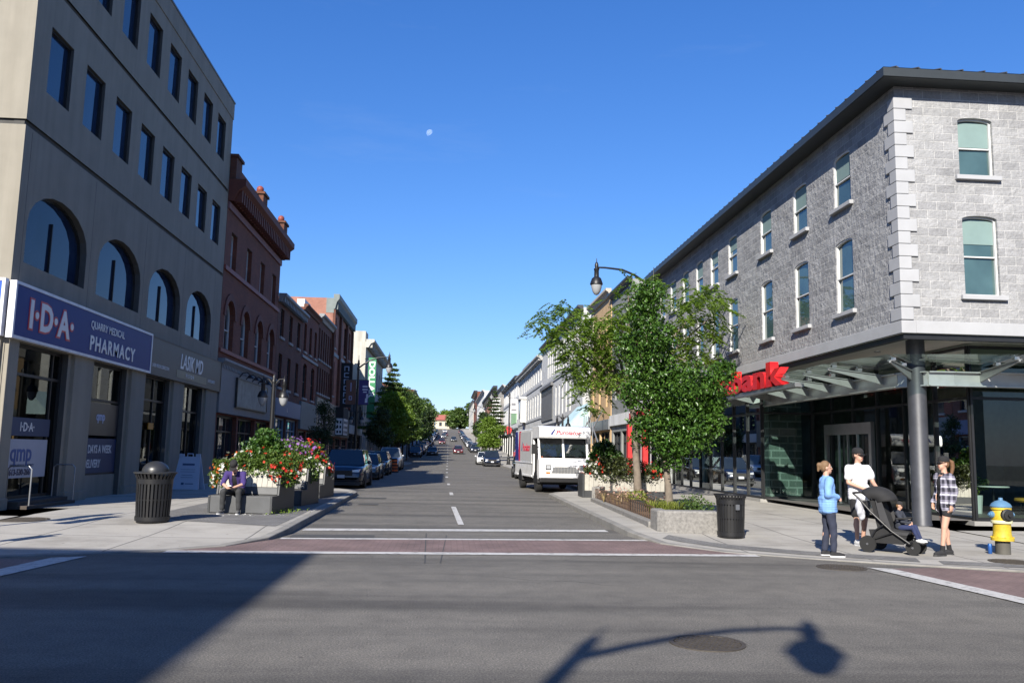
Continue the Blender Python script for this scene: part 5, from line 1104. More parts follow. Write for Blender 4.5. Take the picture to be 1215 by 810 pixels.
    for sx in (-1, 1):
        g = MB(); g.add([(sx*w*.48, -.012, zl), (sx*w*.80, .03, zl), (sx*w*.9, .25, zl+.06), (sx*w*.89, .25, zl+.15), (sx*w*.78, .04, zl+.10), (sx*w*.48, -.006, zl+.08), (sx*w*.6, .2, zl+.05)], [(0,1,4,5),(1,2,3,4),(0,1,2,6),(5,4,3,6),(0,5,6)]); g.build('headlight', head_m, t)
        g = MB(); g.ell((sx*(w+.1), L*ws0+.25, belt+.06), (.1, .06, .075), 10); g.tube([(sx*w*.9, L*ws0+.25, belt), (sx*(w+.06), L*ws0+.25, belt+.03)], .02, 6); g.build('mirror', body, t, smooth=True)
        g = MB(); g.box(sx*w*.62, sx*w*.9, L-.02, L+.015, belt*.72, belt*.86); g.build('tail_light', tailr, t)
    g = MB(); g.box(-w*.5, w*.5, -.02, .04, zl-.16, zl+.06); g.box(-w*.8, w*.8, .0, .08, zb+.1, zb+.24)
    for k in range(4): g.box(-w*.48, w*.48, -.03, -.019, zl-.14+.05*k, zl-.12+.05*k)
    g.build('grille', trimb, t); g = MB(); g.box(-.16, .16, -.045, -.025, zl-.26, zl-.12) ; g.build('license_plate', plate_m, t)
    g = MB(); g.box(-w*.93, w*.93, .02, .4, zb-.06, zb+.06); g.box(-w*.97, w*.97, .4, L-.3, zb-.05, zb+.1); g.build('lower_trim', trimb, t)
    if kind == 'pickup':
        g = MB(); g.box(-w*.8, w*.8, L*.64, L*.97, belt-.02, belt+.024); g.build('bed_cover', trimb, t)
    return t
navy = paint('navy_paint', (.008, .013, .03)); blk = paint('black_car_paint', (.008, .008, .01)); grey_c = paint('grey_car_paint', (.05, .055, .065)); silver = paint('silver_paint', (.40, .42, .45), .3, .6); whitec = paint('white_car_paint', (.75, .75, .75), .3, 0); redc = paint('maroon_paint', (.16, .015, .02)); darkb = paint('dark_blue_paint', (.012, .02, .045))
suv_d = make_car('parked_car', 'suv', navy, 4.7, 1.9, 1.68); sed_b = make_car('parked_car', 'sedan', grey_c, 4.6, 1.82, 1.46); sed_k = make_car('parked_car', 'suv', blk, 4.5, 1.84, 1.6); pick = make_car('pickup_truck', 'pickup', silver, 5.4, 2.0, 1.9); jeepk = make_car('parked_car', 'suv', darkb, 4.5, 1.88, 1.72); wht = make_car('parked_car', 'sedan', whitec, 4.6, 1.82, 1.5); red_ = make_car('moving_car', 'sedan', redc, 4.5, 1.8, 1.5); sil2 = make_car('parked_car', 'suv', paint('pale_grey_paint', (.22, .23, .24)), 4.5, 1.84, 1.62)
used = set()
def put(proto, x, y, label, group, rz=0.0):
    z = tz(y)+.008+(.012 if y > 30 else 0)
    sl = math.atan2(tz(y+4)-tz(y), 4)
    if proto.name in used: o = copy_tree(proto)
    else: used.add(proto.name); o = proto
    o.location = (x, y, z); o.rotation_euler = (sl, 0, rz); tag(o, label, None, group); return o
gl_, gr_, gm_ = 'cars parked along the left kerb', 'cars parked along the right kerb', 'cars driving towards the camera'
put(suv_d, -4.55, 37.6, 'dark navy sport utility car, nearest in the left parked row', gl_)
put(sed_b, -4.75, 48.6, 'dark grey sedan behind the navy one in the left parked row', gl_)
put(sed_k, -4.85, 57.5, 'black car third in the left parked row, before the barrel', gl_)
put(pick, -4.9, 72.5, 'silver pickup truck parked beyond the orange barrel', gl_)
put(jeepk, 4.95, 95, 'dark blue sport utility car parked in front of a white car, right side', gr_)
put(wht, 4.35, 101.5, 'white car sticking out behind the dark blue one, right side', gr_)
put(sed_k, 5.35, 55.3, 'black car parked some way behind the delivery truck', gr_)
put(suv_d, 5.35, 48.6, 'dark navy car close behind the delivery truck', gr_)
put(red_, 1.9, 156, 'maroon car coming towards the camera, nearest of the moving cars', gm_)
put(sed_b, -2.6, 145, 'grey sedan coming down the left lane beside the trees', gm_)
put(red_, -1.6, 232, 'red car farther up the hill in the left lane', gm_)
put(sil2, -1.6, 300, 'small pale car near the crest in the middle of the road', gm_)
put(red_, -1.0, 325, 'small maroon car behind the pale one near the crest', gm_)
for i, (p, x, y, lb) in enumerate(((jeepk, -5.0, 132, 'dark blue sport utility car under the far left trees'), (sed_b, -5.1, 139, 'grey sedan under the far left trees, behind the dark blue car'), (sil2, -5.1, 176, 'pale grey car far up the left kerb'), (sed_k, -5.1, 186, 'black car far up the left kerb, behind the pale grey one'), (wht, -5.1, 260, 'white car near the top of the left parked row'))): put(p, x, y, lb, gl_)
for i, (p, x, y, lb) in enumerate(((jeepk, 5.3, 166, 'dark blue car at the far end of the right bump out, nearest of its row'), (sed_k, 5.3, 173, 'black car second in the far right parked row'), (suv_d, 5.3, 180, 'navy sport utility car third in the far right parked row'), (sed_b, 5.3, 188, 'grey sedan fourth in the far right parked row'), (wht, 5.3, 205, 'white car in the far right parked row'), (sil2, 5.3, 214, 'pale grey car behind the white one in the far right row'), (jeepk, 5.3, 236, 'dark blue car higher up the right kerb on the hill'), (sed_b, 5.3, 250, 'grey sedan highest in the right parked row'))): put(p, x, y, lb, gr_)

RNG2 = np.random.default_rng(11); fleet = [jeepk, sed_b, sil2, sed_k, wht, suv_d, red_]
for y in (148, 155, 196, 206, 217, 228, 239, 270, 281, 293, 306, 320, 336, 352): put(fleet[RNG2.integers(len(fleet))], -5.0+RNG2.uniform(-.2, .2), y, 'tiny parked car far up the left kerb on the hill', 'tiny cars parked far up the left kerb')
for y in (225, 262, 273, 284, 296, 308, 320, 334, 348, 362): put(fleet[RNG2.integers(len(fleet))], 5.3+RNG2.uniform(-.2, .2), y, 'tiny parked car far up the right kerb on the hill', 'tiny cars parked far up the right kerb')
put(sed_b, 1.7, 262, 'grey sedan coming down the right lane halfway up the hill', gm_); put(wht, -1.5, 372, 'tiny white car at the crest of the street', gm_)

# ------------------------------------------------------------------ delivery truck
TX, TY, TR = 5.06, 36.85, rad(4.6)
tr = empty('delivery_truck', (TX, TY, .01), TR, 'white step van delivery truck with red and blue lettering parked at the right kerb', 'delivery truck'); trw = paint('truck_white', (.78, .78, .78), .35, 0); trg = mat('truck_grey', (.55, .56, .57), .5, .2, var=.06); pred = mat('courier_red', (.62, .03, .07), .4); pblue = mat('courier_blue', (.03, .04, .22), .4)
w = 1.12; Lt = 6.6
mb = MB()      # rear cargo box and cab shell, profile swept across
mb.box(-w, w, 1.75, Lt, .62, 2.78); mb.build('cargo_box', [trw], tr, bevel=.04)
mb = MB(); prof = [(0.0, .58), (-.02, 1.15), (.03, 1.34), (.30, 1.50), (.55, 2.36), (.10, 2.40), (.06, 2.50), (.12, 2.78), (.4, 2.86), (1.8, 2.84), (1.8, .58)]
mb.prism_x([(.0, .58), (-.02, 1.15), (.03, 1.34), (.30, 1.50), (.30, .58)], -w, w)
mb.prism_x([(.30, .58), (.30, 1.50), (.42, 1.9), (.62, 1.9), (.62, .58)], -w, -w+.1); mb.prism_x([(.30, .58), (.30, 1.50), (.42, 1.9), (.62, 1.9), (.62, .58)], w-.1, w)
mb.prism_x([(.12, 2.34), (.06, 2.42), (.06, 2.66), (.14, 2.80), (.4, 2.87), (1.8, 2.85), (1.8, 2.34)], -w-.01, w+.01)
mb.prism_x([(.30, 1.44), (.30, 1.56), (.56, 2.40), (.64, 2.40), (.40, 1.5)], -w, -w+.09); mb.prism_x([(.30, 1.44), (.30, 1.56), (.56, 2.40), (.64, 2.40), (.40, 1.5)], w-.09, w); mb.prism_x([(.30, 1.44), (.30, 1.56), (.56, 2.40), (.64, 2.40), (.40, 1.5)], -.045, .045)
mb.prism_x([(1.45, .58), (1.75, .58), (1.75, 2.36), (1.45, 2.36)], w-.09, w); mb.prism_x([(.55, .58), (1.75, .58), (1.75, 2.36), (.6, 2.36)], w-.06, w-.01)
mb.prism_x([(.62, .58), (1.75, .58), (1.75, .72), (.62, .72)], -w, w)
mb.build('cab', trw, tr, bevel=.018)
mb = MB(); mb.box(-w+.1, w-.1, 1.70, 1.74, .7, 2.36); mb.box(-w+.06, w-.1, .72, 1.7, .72, .75); mb.build('cab_interior', blackmat, tr)
mb = MB(); mb.cbox((-.55, 1.2, 1.2), (.45, .5, .2)); mb.cbox((-.55, 1.45, 1.6), (.45, .12, .7)); mb.build('driver_seat', mat('seat_orange', (.35, .09, .02), .8), tr, bevel=.03)
for x0, x1 in ((-w+.09, -.045), (.045, w-.09)):
    g = MB(); g.face([(x0, .35, 1.56), (x1, .35, 1.56), (x1, .585, 2.36), (x0, .585, 2.36)]); g.build('windscreen', wind_m, tr)
    g = MB(); c = (x0+x1)/2+.12; g.tube([(c, .28, 1.53), (c-.4, .36, 1.62)], .012, 5); g.build('wiper', black, tr)
g = MB(); g.prism_x([(.62, 1.5), (1.40, 1.5), (1.40, 2.3), (.72, 2.3)], w-.004, w+.004); g.build('side_window', wind_m, tr)
mb = MB(); mb.prism([(-.62, .86), (.62, .86), (.46, 1.12), (-.46, 1.12)][::1], lambda p: (p[0], -.035, p[1]), lambda p: (p[0], .0, p[1])); gq = mb.build('grille', mat('grille_grey', (.20, .20, .20), .5), tr)
mb = MB()
for k in range(9): mb.box(-.6+.135*k+.05, -.6+.135*k+.11, -.05, -.034, .88, 1.10)
mb.build('grille_bars', alu, gq)
for sx in (-1, 1):
    mb = MB(); mb.box(sx*.62, sx*.86, -.045, .0, 1.0, 1.2); o = mb.build('headlight_bezel', trimb, tr, bevel=.01); mb = MB(); mb.box(sx*.65, sx*.83, -.055, -.044, 1.03, 1.17); mb.build('headlight', head_m, o)
    mb = MB(); mb.box(sx*.66, sx*.84, -.04, .0, .84, .9); mb.build('indicator', amber, tr)
    mb = MB(); mb.tube([(sx*w*.98, .4, 1.95), (sx*(w+.2), .22, 1.98)], .02, 6); mb.tube([(sx*w*.98, .4, 1.65), (sx*(w+.2), .22, 1.68)], .02, 6); mb.cbox((sx*(w+.22), .2, 1.86), (.2, .08, .42)); mb.build('mirror', trimb, tr, bevel=.02)
mb = MB(); mb.box(-w-.01, w+.01, -.16, .1, .46, .66); mb.build('bumper', mat('bumper_black', (.03, .03, .032), .4, .3), tr, bevel=.03)
mb = MB(); mb.box(-w+.15, w-.15, .2, Lt-.2, .36, .58); mb.build('chassis', blackmat, tr)
for y in (.95, 5.0):
    for sx in (-1, 1):
        wheel(tr, sx*(w-.14), y, .42, .26, sx)
        g = MB(); g.prism_x([(y+.52*math.cos(a), .42+.52*math.sin(a)) for a in [math.pi*k/12 for k in range(13)]], sx*(w-.2), sx*(w+.006)); g.build('wheel_arch', trimb, tr)
mb = MB(); mb.box(-w-.03, -w, 1.8, Lt, 1.22, 1.30); mb.box(-w-.025, -w, 1.8, 4.4, .62, .70); mb.box(-w-.025, -w, 5.6, Lt, .62, .70); mb.build('rub_rail', trw, tr, bevel=.01)
mb = MB(); mb.box(-w-.012, -w+.0, 2.0, 5.1, 1.32, 2.66); p = mb.build('side_panel', trg, tr)
mb = MB(); mb.prism([(5.15, 1.3), (5.75, 1.3), (5.45, 2.72), (4.95, 2.72)], lambda q: (-w-.006, q[0], q[1]), lambda q: (-w, q[0], q[1])); mb.prism([(5.2, 1.3), (6.3, 1.3), (6.3, 2.72), (5.6, 2.72)], lambda q: (-w-.008, q[0]+.3, q[1]), lambda q: (-w, q[0]+.3, q[1]), 1); mb.build('side_stripe', [pred, pblue], tr)
mb = MB(); mb.box(-w-.004, -w+.02, 1.75, 1.78, .62, 2.8); mb.build('door_seam', trimb, tr)
def ltext(s, size, x, y, z, axis, m, par, **k):
    f_ = Frame((x, y), (1, 0), (0, -1)) if axis == 'F' else Frame((x, y), (0, -1), (-1, 0))
    return text('lettering', s, size, f_, 0, z, -.002, m, par, world=False, **k)
ltext('Purolator', .27, -.42, .055, 2.50, 'F', pred, tr, ext=.003, bold=.006, shear=.25, sx=1.05)
mb = MB(); mb.prism([(-.66, 2.50), (-.56, 2.50), (-.44, 2.72), (-.5, 2.72)], lambda q: (q[0], .05, q[1]), lambda q: (q[0], .058, q[1])); mb.prism([(-.75, 2.50), (-.69, 2.50), (-.66, 2.57), (-.7, 2.57)], lambda q: (q[0], .05, q[1]), lambda q: (q[0], .058, q[1]), 1); mb.build('emblem', [pblue, trg], tr)
ltext('Purolator', .5, -w-.014, 4.4, 1.78, 'L', pred, tr, ext=.003, bold=.01, shear=.25, sx=1.05)
mb = MB(); mb.prism([(4.75, 1.78), (4.62, 1.78), (4.45, 2.2), (4.52, 2.2)], lambda q: (-w-.016, q[0], q[1]), lambda q: (-w-.01, q[0], q[1])); mb.build('emblem', pblue, tr)
# ------------------------------------------------------------------ people
def cap(mb, a, ra, b, rb, n=12):
    a, b = Vector(a), Vector(b); d = (b-a); d = d.normalized() if d.length > 1e-6 else Vector((0, 0, 1)); P, R = [], []
    for k in (.02, .3, .6, .85): an = k*math.pi/2; P.append(a-d*ra*math.cos(an)); R.append(ra*math.sin(an))
    P += [a, b]; R += [ra, rb]
    for k in (.85, .6, .3, .02): an = k*math.pi/2; P.append(b+d*rb*math.cos(an)); R.append(rb*math.sin(an))
    mb.tube([tuple(p) for p in P], R, n)
def remesh(mb, name, mats, parent, voxel=.011, sm=4):
    me = bpy.data.meshes.new(name); me.from_pydata(mb.v, [], mb.f)
    bm = bmesh.new(); bm.from_mesh(me); bmesh.ops.recalc_face_normals(bm, faces=bm.faces); bm.to_mesh(me); bm.free()
    o = bpy.data.objects.new(name, me); COL.objects.link(o); r = o.modifiers.new('r', 'REMESH'); r.mode = 'VOXEL'; r.voxel_size = voxel; r.use_smooth_shade = True
    s = o.modifiers.new('s', 'SMOOTH'); s.iterations = sm; s.factor = .5
    dg = bpy.context.evaluated_depsgraph_get(); m2 = bpy.data.meshes.new_from_object(o.evaluated_get(dg)); bpy.data.objects.remove(o); m2.materials.clear(); m2.name = name
    return mesh_obj(name, m2, mats, parent)
skin_m = mat('skin', (.56, .33, .235), .55, var=.06, scale=6); skin_t = mat('skin_tan', (.47, .26, .17), .55, var=.06, scale=6); lip_m = mat('lips', (.42, .12, .10), .5); eye_w = mat('eye_white', (.75, .74, .72), .3); eye_d = mat('eye_dark', (.02, .015, .012), .2)
def cloth(name, c, var=.16): return mat(name, c, .9, var=var, scale=7, bmp=.5, bscale=16)
def plaid():
    m, n, l, b = nt('plaid_cloth'); v = coords(n, l); s = n.new('ShaderNodeSeparateXYZ'); l.new(v, s.inputs[0]); col = None
    def stripes(vec_out, k, ph, lo, hi, a, b_):
        mth = n.new('ShaderNodeMath'); mth.operation = 'MULTIPLY_ADD'; l.new(vec_out, mth.inputs[0]); mth.inputs[1].default_value = k; mth.inputs[2].default_value = ph
        fr_ = n.new('ShaderNodeMath'); fr_.operation = 'FRACT'; l.new(mth.outputs[0], fr_.inputs[0]); return ramp(n, l, fr_.outputs[0], [(lo, a), (hi, b_)])
    ad = n.new('ShaderNodeMath'); ad.operation = 'ADD'; l.new(s.outputs[0], ad.inputs[0]); l.new(s.outputs[1], ad.inputs[1])
    h = stripes(s.outputs[2], 7, 0, .45, .5, (.02, .02, .03), (.24, .23, .29)); w_ = stripes(ad.outputs[0], 8, .2, .5, .55, (.025, .025, .04), (.26, .25, .31)); t = stripes(s.outputs[2], 7, .3, .86, .88, (0, 0, 0), (.6, .6, .62))
    c = mixc(n, l, .5, h, w_); c = mixc(n, l, .5, c, t, 'ADD'); l.new(c, b.inputs['Base Color']); b.inputs['Roughness'].default_value = .9; bump(n, l, noise(n, l, v, 16, 3), b, .5, .01); MATS['plaid_cloth'] = m; return m
plaid()
def hand(mb, wr, d, nrm, curl=.5, s=1., thumb=1):
    """palm, four fingers of unequal length and a thumb from the side of the palm; nrm = way the palm faces"""
    wr, d, nrm = Vector(wr), Vector(d).normalized(), Vector(nrm); nrm = (nrm-d*nrm.dot(d)).normalized(); sd = d.cross(nrm)
    pc = wr+d*.05*s; R = Matrix((sd, d, nrm)).transposed()
    mb.ell(tuple(pc), (.040*s, .052*s, .016*s), 12, rot=R); cap(mb, wr, .024*s, pc, .022*s, 8)
    for k, ln in ((-1.5, .068), (-.5, .078), (.5, .074), (1.5, .058)):
        b = pc+d*.04*s+sd*k*.0195*s; an = .25+curl*.6; q = b
        for j, f in enumerate((.45, .32, .23)):
            dd = d*math.cos(an)+nrm*math.sin(an); q2 = q+dd*ln*f*s; cap(mb, q, (.0095-.0006*j)*s, q2, (.009-.0008*j)*s, 8); q = q2; an += curl*.9
    b = pc-d*.02*s+sd*thumb*.034*s; q = b+(d*.55+sd*thumb*.65+nrm*.35).normalized()*.034*s; cap(mb, b, .013*s, q, .011*s, 8); cap(mb, q, .011*s, q+(d*.9+sd*thumb*.1+nrm*.4).normalized()*.028*s, .0095*s, 8)
def person(label, loc, rz, h=1.75, J=None, lean=0., nod=0., turn=0., look=None, skin=None, hair=(.09, .05, .03), hairstyle='short', cap_c=None, shades=False, top=None, top_sleeve=1., top_len=.92, top_fat=1., inner=None, legs='pants', leg_c=None, shoe=(.02, .02, .02), sole=(.6, .6, .6), socks=None, female=False, voxel=.0115, hands=((0, 0, -1), (0, 0, -1)), palm=None, group=None, curl=.55, name='person', detail=True):
    t = empty(name, loc, rz, label, 'person', group); s = h/1.75; t.scale = (s, s, s); skin = skin or skin_m
    sw = .165 if female else .19; hw = .095 if female else .09
    D = dict(shL=(sw, 0, 1.405), shR=(-sw, 0, 1.405), elL=(sw+.045, .03, 1.13), elR=(-sw-.045, .03, 1.13), wrL=(sw+.05, -.03, .90), wrR=(-sw-.05, -.03, .90), hipL=(hw, 0, .92), hipR=(-hw, 0, .92), knL=(hw+.005, -.015, .50), knR=(-hw-.005, -.015, .50), anL=(hw+.005, .03, .095), anR=(-hw-.005, .03, .095), toL=(.02, -1, 0), toR=(-.02, -1, 0), pel=(0, 0, .95))
    if J: D.update(J)
    V = {k: Vector(v) for k, v in D.items()}; pel = V['pel']; RL = Matrix.Rotation(lean, 3, 'X')      # positive lean: forward (towards -Y)
    def up(p): return pel+RL @ (Vector(p)-Vector((0, 0, .95)))
    if not (J and J.get('arms_world')):
        for k in ('shL', 'shR'): V[k] = up(D[k])
    sh = (V['shL'], V['shR'])
    RH = RL.inverted() if False else Matrix.Rotation(turn, 3, 'Z') @ Matrix.Rotation(nod, 3, 'X'); hc = up((0, .0, 1.50)); 
    def hd(p): return hc+RH @ (Vector(p)-Vector((0, 0, 1.50)))
    mb = MB()
    mb.ell(tuple(up((0, 0, 1.29))), (.15 if not female else .13, .10, .19), 14, rot=RL); mb.ell(tuple(up((0, 0, 1.09))), (.135 if not female else .118, .095, .16), 14, rot=RL); mb.ell(tuple(pel), (.155, .105, .125), 14)
    cap(mb, sh[0], .06, sh[1], .06); cap(mb, up((0, .015, 1.42)), .062, hd((0, .005, 1.56)), .050)
    mb.ell(tuple(hd((0, .005, 1.665))), (.074, .093, .100), 16, rot=RH); mb.ell(tuple(hd((0, -.028, 1.595))), (.056, .066, .066), 12, rot=RH); cap(mb, hd((0, -.087, 1.655)), .010, hd((0, -.108, 1.622)), .014); cap(mb, hd((-.02, -.075, 1.575)), .018, hd((.02, -.075, 1.575)), .018); cap(mb, hd((0, -.07, 1.548)), .022, hd((0, -.06, 1.55)), .022)
    for sx in (-1, 1): mb.ell(tuple(hd((sx*.076, .008, 1.635))), (.012, .022, .032), 8, rot=RH)
    for i, q in enumerate('LR'):
        cap(mb, V['sh'+q], .054, V['el'+q], .041); cap(mb, V['el'+q], .041, V['wr'+q], .028); fd_ = (V['wr'+q]-V['el'+q]).normalized()
        d = Vector(hands[i]) if Vector(hands[i]).length > .1 else fd_; pn = Vector(palm[i]) if palm else Vector(((-1 if q == 'L' else 1), 0, 0)); hand(mb, V['wr'+q], d, pn, curl, 1.0 if not female else .92, 1 if q == 'L' else -1)
        cap(mb, V['hip'+q], .088, V['kn'+q], .056); cap(mb, V['kn'+q], .053, V['an'+q], .036); m = V['kn'+q].lerp(V['an'+q], .3)+Vector((0, .022, 0)); mb.ell(tuple(m), (.048, .05, .11), 10)
        td = Vector(V['to'+q]).normalized(); cap(mb, V['an'+q]-Vector((0, 0, .04)), .036, V['an'+q]+td*.15-Vector((0, 0, .06)), .028)
    remesh(mb, 'body', skin, t, voxel, 3)
    if detail:
        for sx in (-1, 1):
            if not shades:
                e = MB(); e.ell(tuple(hd((sx*.031, -.083, 1.658))), (.014, .008, .009), 10); o = e.build('eye', eye_w, t, smooth='all'); e = MB(); e.ell(tuple(hd((sx*.031, -.089, 1.658))), (.006, .004, .006), 8); e.build('iris', eye_d, o, smooth='all')
            e = MB(); cap(e, hd((sx*.018, -.088, 1.684)), .005, hd((sx*.046, -.078, 1.685)), .004, 6); e.build('eyebrow', mat('hair_%.3f' % hair[0], hair, .7, var=.3, scale=30), t)
        e = MB(); cap(e, hd((-.02, -.092, 1.586)), .006, hd((.02, -.092, 1.586)), .006, 6); e.build('mouth', lip_m, t)
        if shades:
            e = MB()
            for sx in (-1, 1): e.ell(tuple(hd((sx*.033, -.094, 1.66))), (.030, .010, .020), 10, rot=RH); e.tube([tuple(hd((sx*.06, -.085, 1.665))), tuple(hd((sx*.08, .0, 1.66)))], .004, 5)
            e.tube([tuple(hd((-.01, -.1, 1.668))), tuple(hd((.01, -.1, 1.668)))], .004, 5); e.build('sunglasses', wind_m, t, smooth='all')
    hm = mat('hair_%.3f' % hair[0], hair, .7, var=.3, scale=30)
    if hairstyle:
        e = MB(); e.ell(tuple(hd((0, .022, 1.685))), (.083, .092, .098), 16, rot=RH); e.ell(tuple(hd((0, .05, 1.64))), (.076, .062, .085), 14, rot=RH)
        if hairstyle == 'pony':
            e.ell(tuple(hd((0, .125, 1.70))), (.03, .035, .035), 10); P = [(0, .13, 1.70), (0, .18, 1.67), (0, .19, 1.58), (0, .165, 1.47), (0, .15, 1.40)]; 
            for k, (a, b) in enumerate(zip(P, P[1:])): r_ = (.030, .042, .040, .028, .012); cap(e, hd(a), r_[k], hd(b), r_[k+1])
        if hairstyle == 'bun': e.ell(tuple(hd((0, .13, 1.69))), (.045, .05, .055), 12); cap(e, hd((0, .14, 1.68)), .035, hd((0, .15, 1.58)), .02)
        # keep the face open: push front-low vertices inside the skull
        o = remesh(e, 'hair', hm, t, .012, 2)
        for v in o.data.vertices:
            q = RH.inverted() @ (v.co-hc)
            if q.y < -.03 and q.z < .205: v.co = v.co+RH @ Vector((0, .055, 0))
    if cap_c is not None:
        cm_ = cloth('cap_%.3f' % cap_c[0], cap_c); e = MB(); n_ = 18; prof = [(1.02, .0), (1.03, .03), (.98, .06), (.82, .085), (.5, .102), (.06, .108)]; v = []; f = []
        for k, z in prof:
            for q in range(n_): a = 2*math.pi*q/n_; v.append(tuple(hd((.088*k*math.cos(a), .012+.105*k*math.sin(a), 1.682+z))))
        for i in range(len(prof)-1):
            for q in range(n_): f.append((i*n_+q, i*n_+(q+1) % n_, (i+1)*n_+(q+1) % n_, (i+1)*n_+q))
        e.add(v, f); o = e.build('cap', cm_, t, smooth='all'); e = MB(); pts = [(-.078, -.06), (-.074, -.13), (-.045, -.175), (0, -.188), (.045, -.175), (.074, -.13), (.078, -.06)]
        e.prism(pts, lambda p: tuple(hd((p[0], p[1], 1.695-abs(p[0])*.25+p[1]*.08))), lambda p: tuple(hd((p[0], p[1], 1.688-abs(p[0])*.25+p[1]*.08)))); e.build('brim', cm_, o)
    # clothing
    if inner:
        e = MB(); e.ell(tuple(up((0, -.012, 1.27))), (.148, .108, .185), 14, rot=RL); e.ell(tuple(up((0, -.008, 1.07))), (.138, .104, .17), 14, rot=RL); cap(e, up((0, .01, 1.40)), .075, up((0, .01, 1.45)), .066); remesh(e, 'undershirt', inner, t, .014, 4)
    if top:
        e = MB(); k = top_fat; a, b = (.158*k, .114*k) if not female else (.145*k, .112*k)
        e.ell(tuple(up((0, 0, 1.29))), (a, b, .19), 16, rot=RL); cap(e, sh[0]+Vector((0, 0, -.004)), .068*min(k, 1.04), sh[1]+Vector((0, 0, -.004)), .068*min(k, 1.04))
        for z in [1.2-.045*q for q in range(9) if 1.2-.045*q > top_len]+[top_len]: e.ell(tuple(up((0, .0, max(z, top_len)))), (a*(1.0 if z > 1.1 else 1.17), b*(1.05 if z > 1.1 else 1.2), .085), 14, rot=RL)
        for q in 'LR':
            if top_sleeve > 0:
                A, B, C = V['sh'+q], V['el'+q], V['wr'+q]
                if top_sleeve <= .6: e2 = A.lerp(B, top_sleeve/.6); cap(e, A, .066*min(k, 1.06), e2, .066*k)
                else: cap(e, A, .068*k, B, .056*k); cap(e, B, .056*k, B.lerp(C, (top_sleeve-.6)/.4), .044*k)
        if not inner: cap(e, up((0, .012, 1.42)), .072, up((0, .010, 1.47)), .066)
        o = remesh(e, 'shirt' if not inner else 'overshirt', top, t, .012, 4)
        rr = random.Random(len(label))
        for v in o.data.vertices:                               # folds in the cloth
            q = v.co; v.co = q+Vector((math.sin(q.z*34+q.x*19+1.3)*.0045, math.sin(q.z*27-q.x*23)*.005, 0))
        if inner:                                               # open front
            bm = bmesh.new(); bm.from_mesh(o.data); RI = RL.inverted(); dele = [f for f in bm.faces if (lambda q: abs(q.x) < .055+max(0, -(q.z-.25))*.05 and q.y < -.035)(RI @ (f.calc_center_median()-pel))]
            bmesh.ops.delete(bm, geom=dele, context='FACES'); bm.to_mesh(o.data); bm.free(); sdm = o.modifiers.new('thick', 'SOLIDIFY'); sdm.thickness = .008
    if leg_c:
        e = MB(); e.ell(tuple(pel), (.168, .118, .125), 14); e.ell(tuple(pel+Vector((0, 0, .06))), (.155, .110, .09), 14)
        for q in 'LR':
            A, B, C = V['hip'+q], V['kn'+q], V['an'+q]
            if legs == 'pants': cap(e, A, .104, B, .074); cap(e, B, .074, B.lerp(C, .92), .058)
            elif legs == 'shorts': cap(e, A, .108, A.lerp(B, .82), .092)
            else: cap(e, A, .098, A.lerp(B, .45), .080)
        o = remesh(e, 'trousers' if legs == 'pants' else 'shorts', leg_c, t, .012, 4)
        for v in o.data.vertices: q = v.co; v.co = q+Vector((math.sin(q.z*30+q.y*12)*.003, math.sin(q.z*36+q.x*30)*.004, 0))
    for q in 'LR':
        A = V['an'+q]; td = Vector(V['to'+q]).normalized(); pz = A.z-.095; e = MB(); b0 = Vector((A.x, A.y, pz))
        cap(e, b0-td*.03+Vector((0, 0, .052)), .043, b0+td*.10+Vector((0, 0, .047)), .042); cap(e, b0+td*.10+Vector((0, 0, .045)), .043, b0+td*.165+Vector((0, 0, .038)), .034); cap(e, b0+Vector((0, 0, .06)), .043, A+Vector((0, 0, .0)), .042)
        sh_ = remesh(e, 'shoe', cloth('shoe_%.2f' % shoe[0], shoe), t, .010, 3); e = MB(); sdv = Vector((td.y, -td.x, 0)); pts = [(-.072, -.025), (-.072, .025), (-.03, .04), (.05, .038), (.12, .047), (.17, .04), (.205, .012), (.205, -.012), (.17, -.04), (.12, -.047), (.05, -.038), (-.03, -.04)]
        e.prism(pts, lambda p: tuple(b0+td*p[0]+sdv*p[1]), lambda p: tuple(b0+td*p[0]*.98+sdv*p[1]*.98+Vector((0, 0, .026)))); e.build('sole', mat('sole_%.2f' % sole[0], sole, .7), sh_)
        if socks: e = MB(); cap(e, A+Vector((0, 0, -.02)), .043, A.lerp(V['kn'+q], .18), .044); remesh(e, 'sock', cloth('sock', socks), t, .012, 2)
    return t
K = lambda n_, c: cloth(n_, c)
# woman in blue blouse: profile, facing right, hands folded in front
person('woman in a blue blouse and dark trousers facing the man, hands folded', (6.66, 14.72, gz(6.66, 14.72)), rad(82), 1.62, dict(elL=(.2, .02, 1.13), elR=(-.2, .05, 1.14), wrL=(.06, -.2, 1.07), wrR=(-.05, -.19, 1.10), anL=(.10, .05, .095), anR=(-.1, -.06, .095), toL=(.12, -1, 0), toR=(-.1, -1, 0), knL=(.10, 0, .5), knR=(-.1, -.06, .5)), lean=-.02, hair=(.18, .105, .05), hairstyle='bun', top=cloth('blouse_blue', (.20, .38, .72), .22), top_sleeve=.95, top_len=.84, top_fat=1.26, legs='pants', leg_c=K('trouser_navy', (.028, .034, .06)), shoe=(.02, .02, .022), sole=(.7, .7, .7), female=True, hands=((-.8, -.2, 0), (.8, -.2, -.1)), palm=((0, .3, -1), (0, .3, -1)))
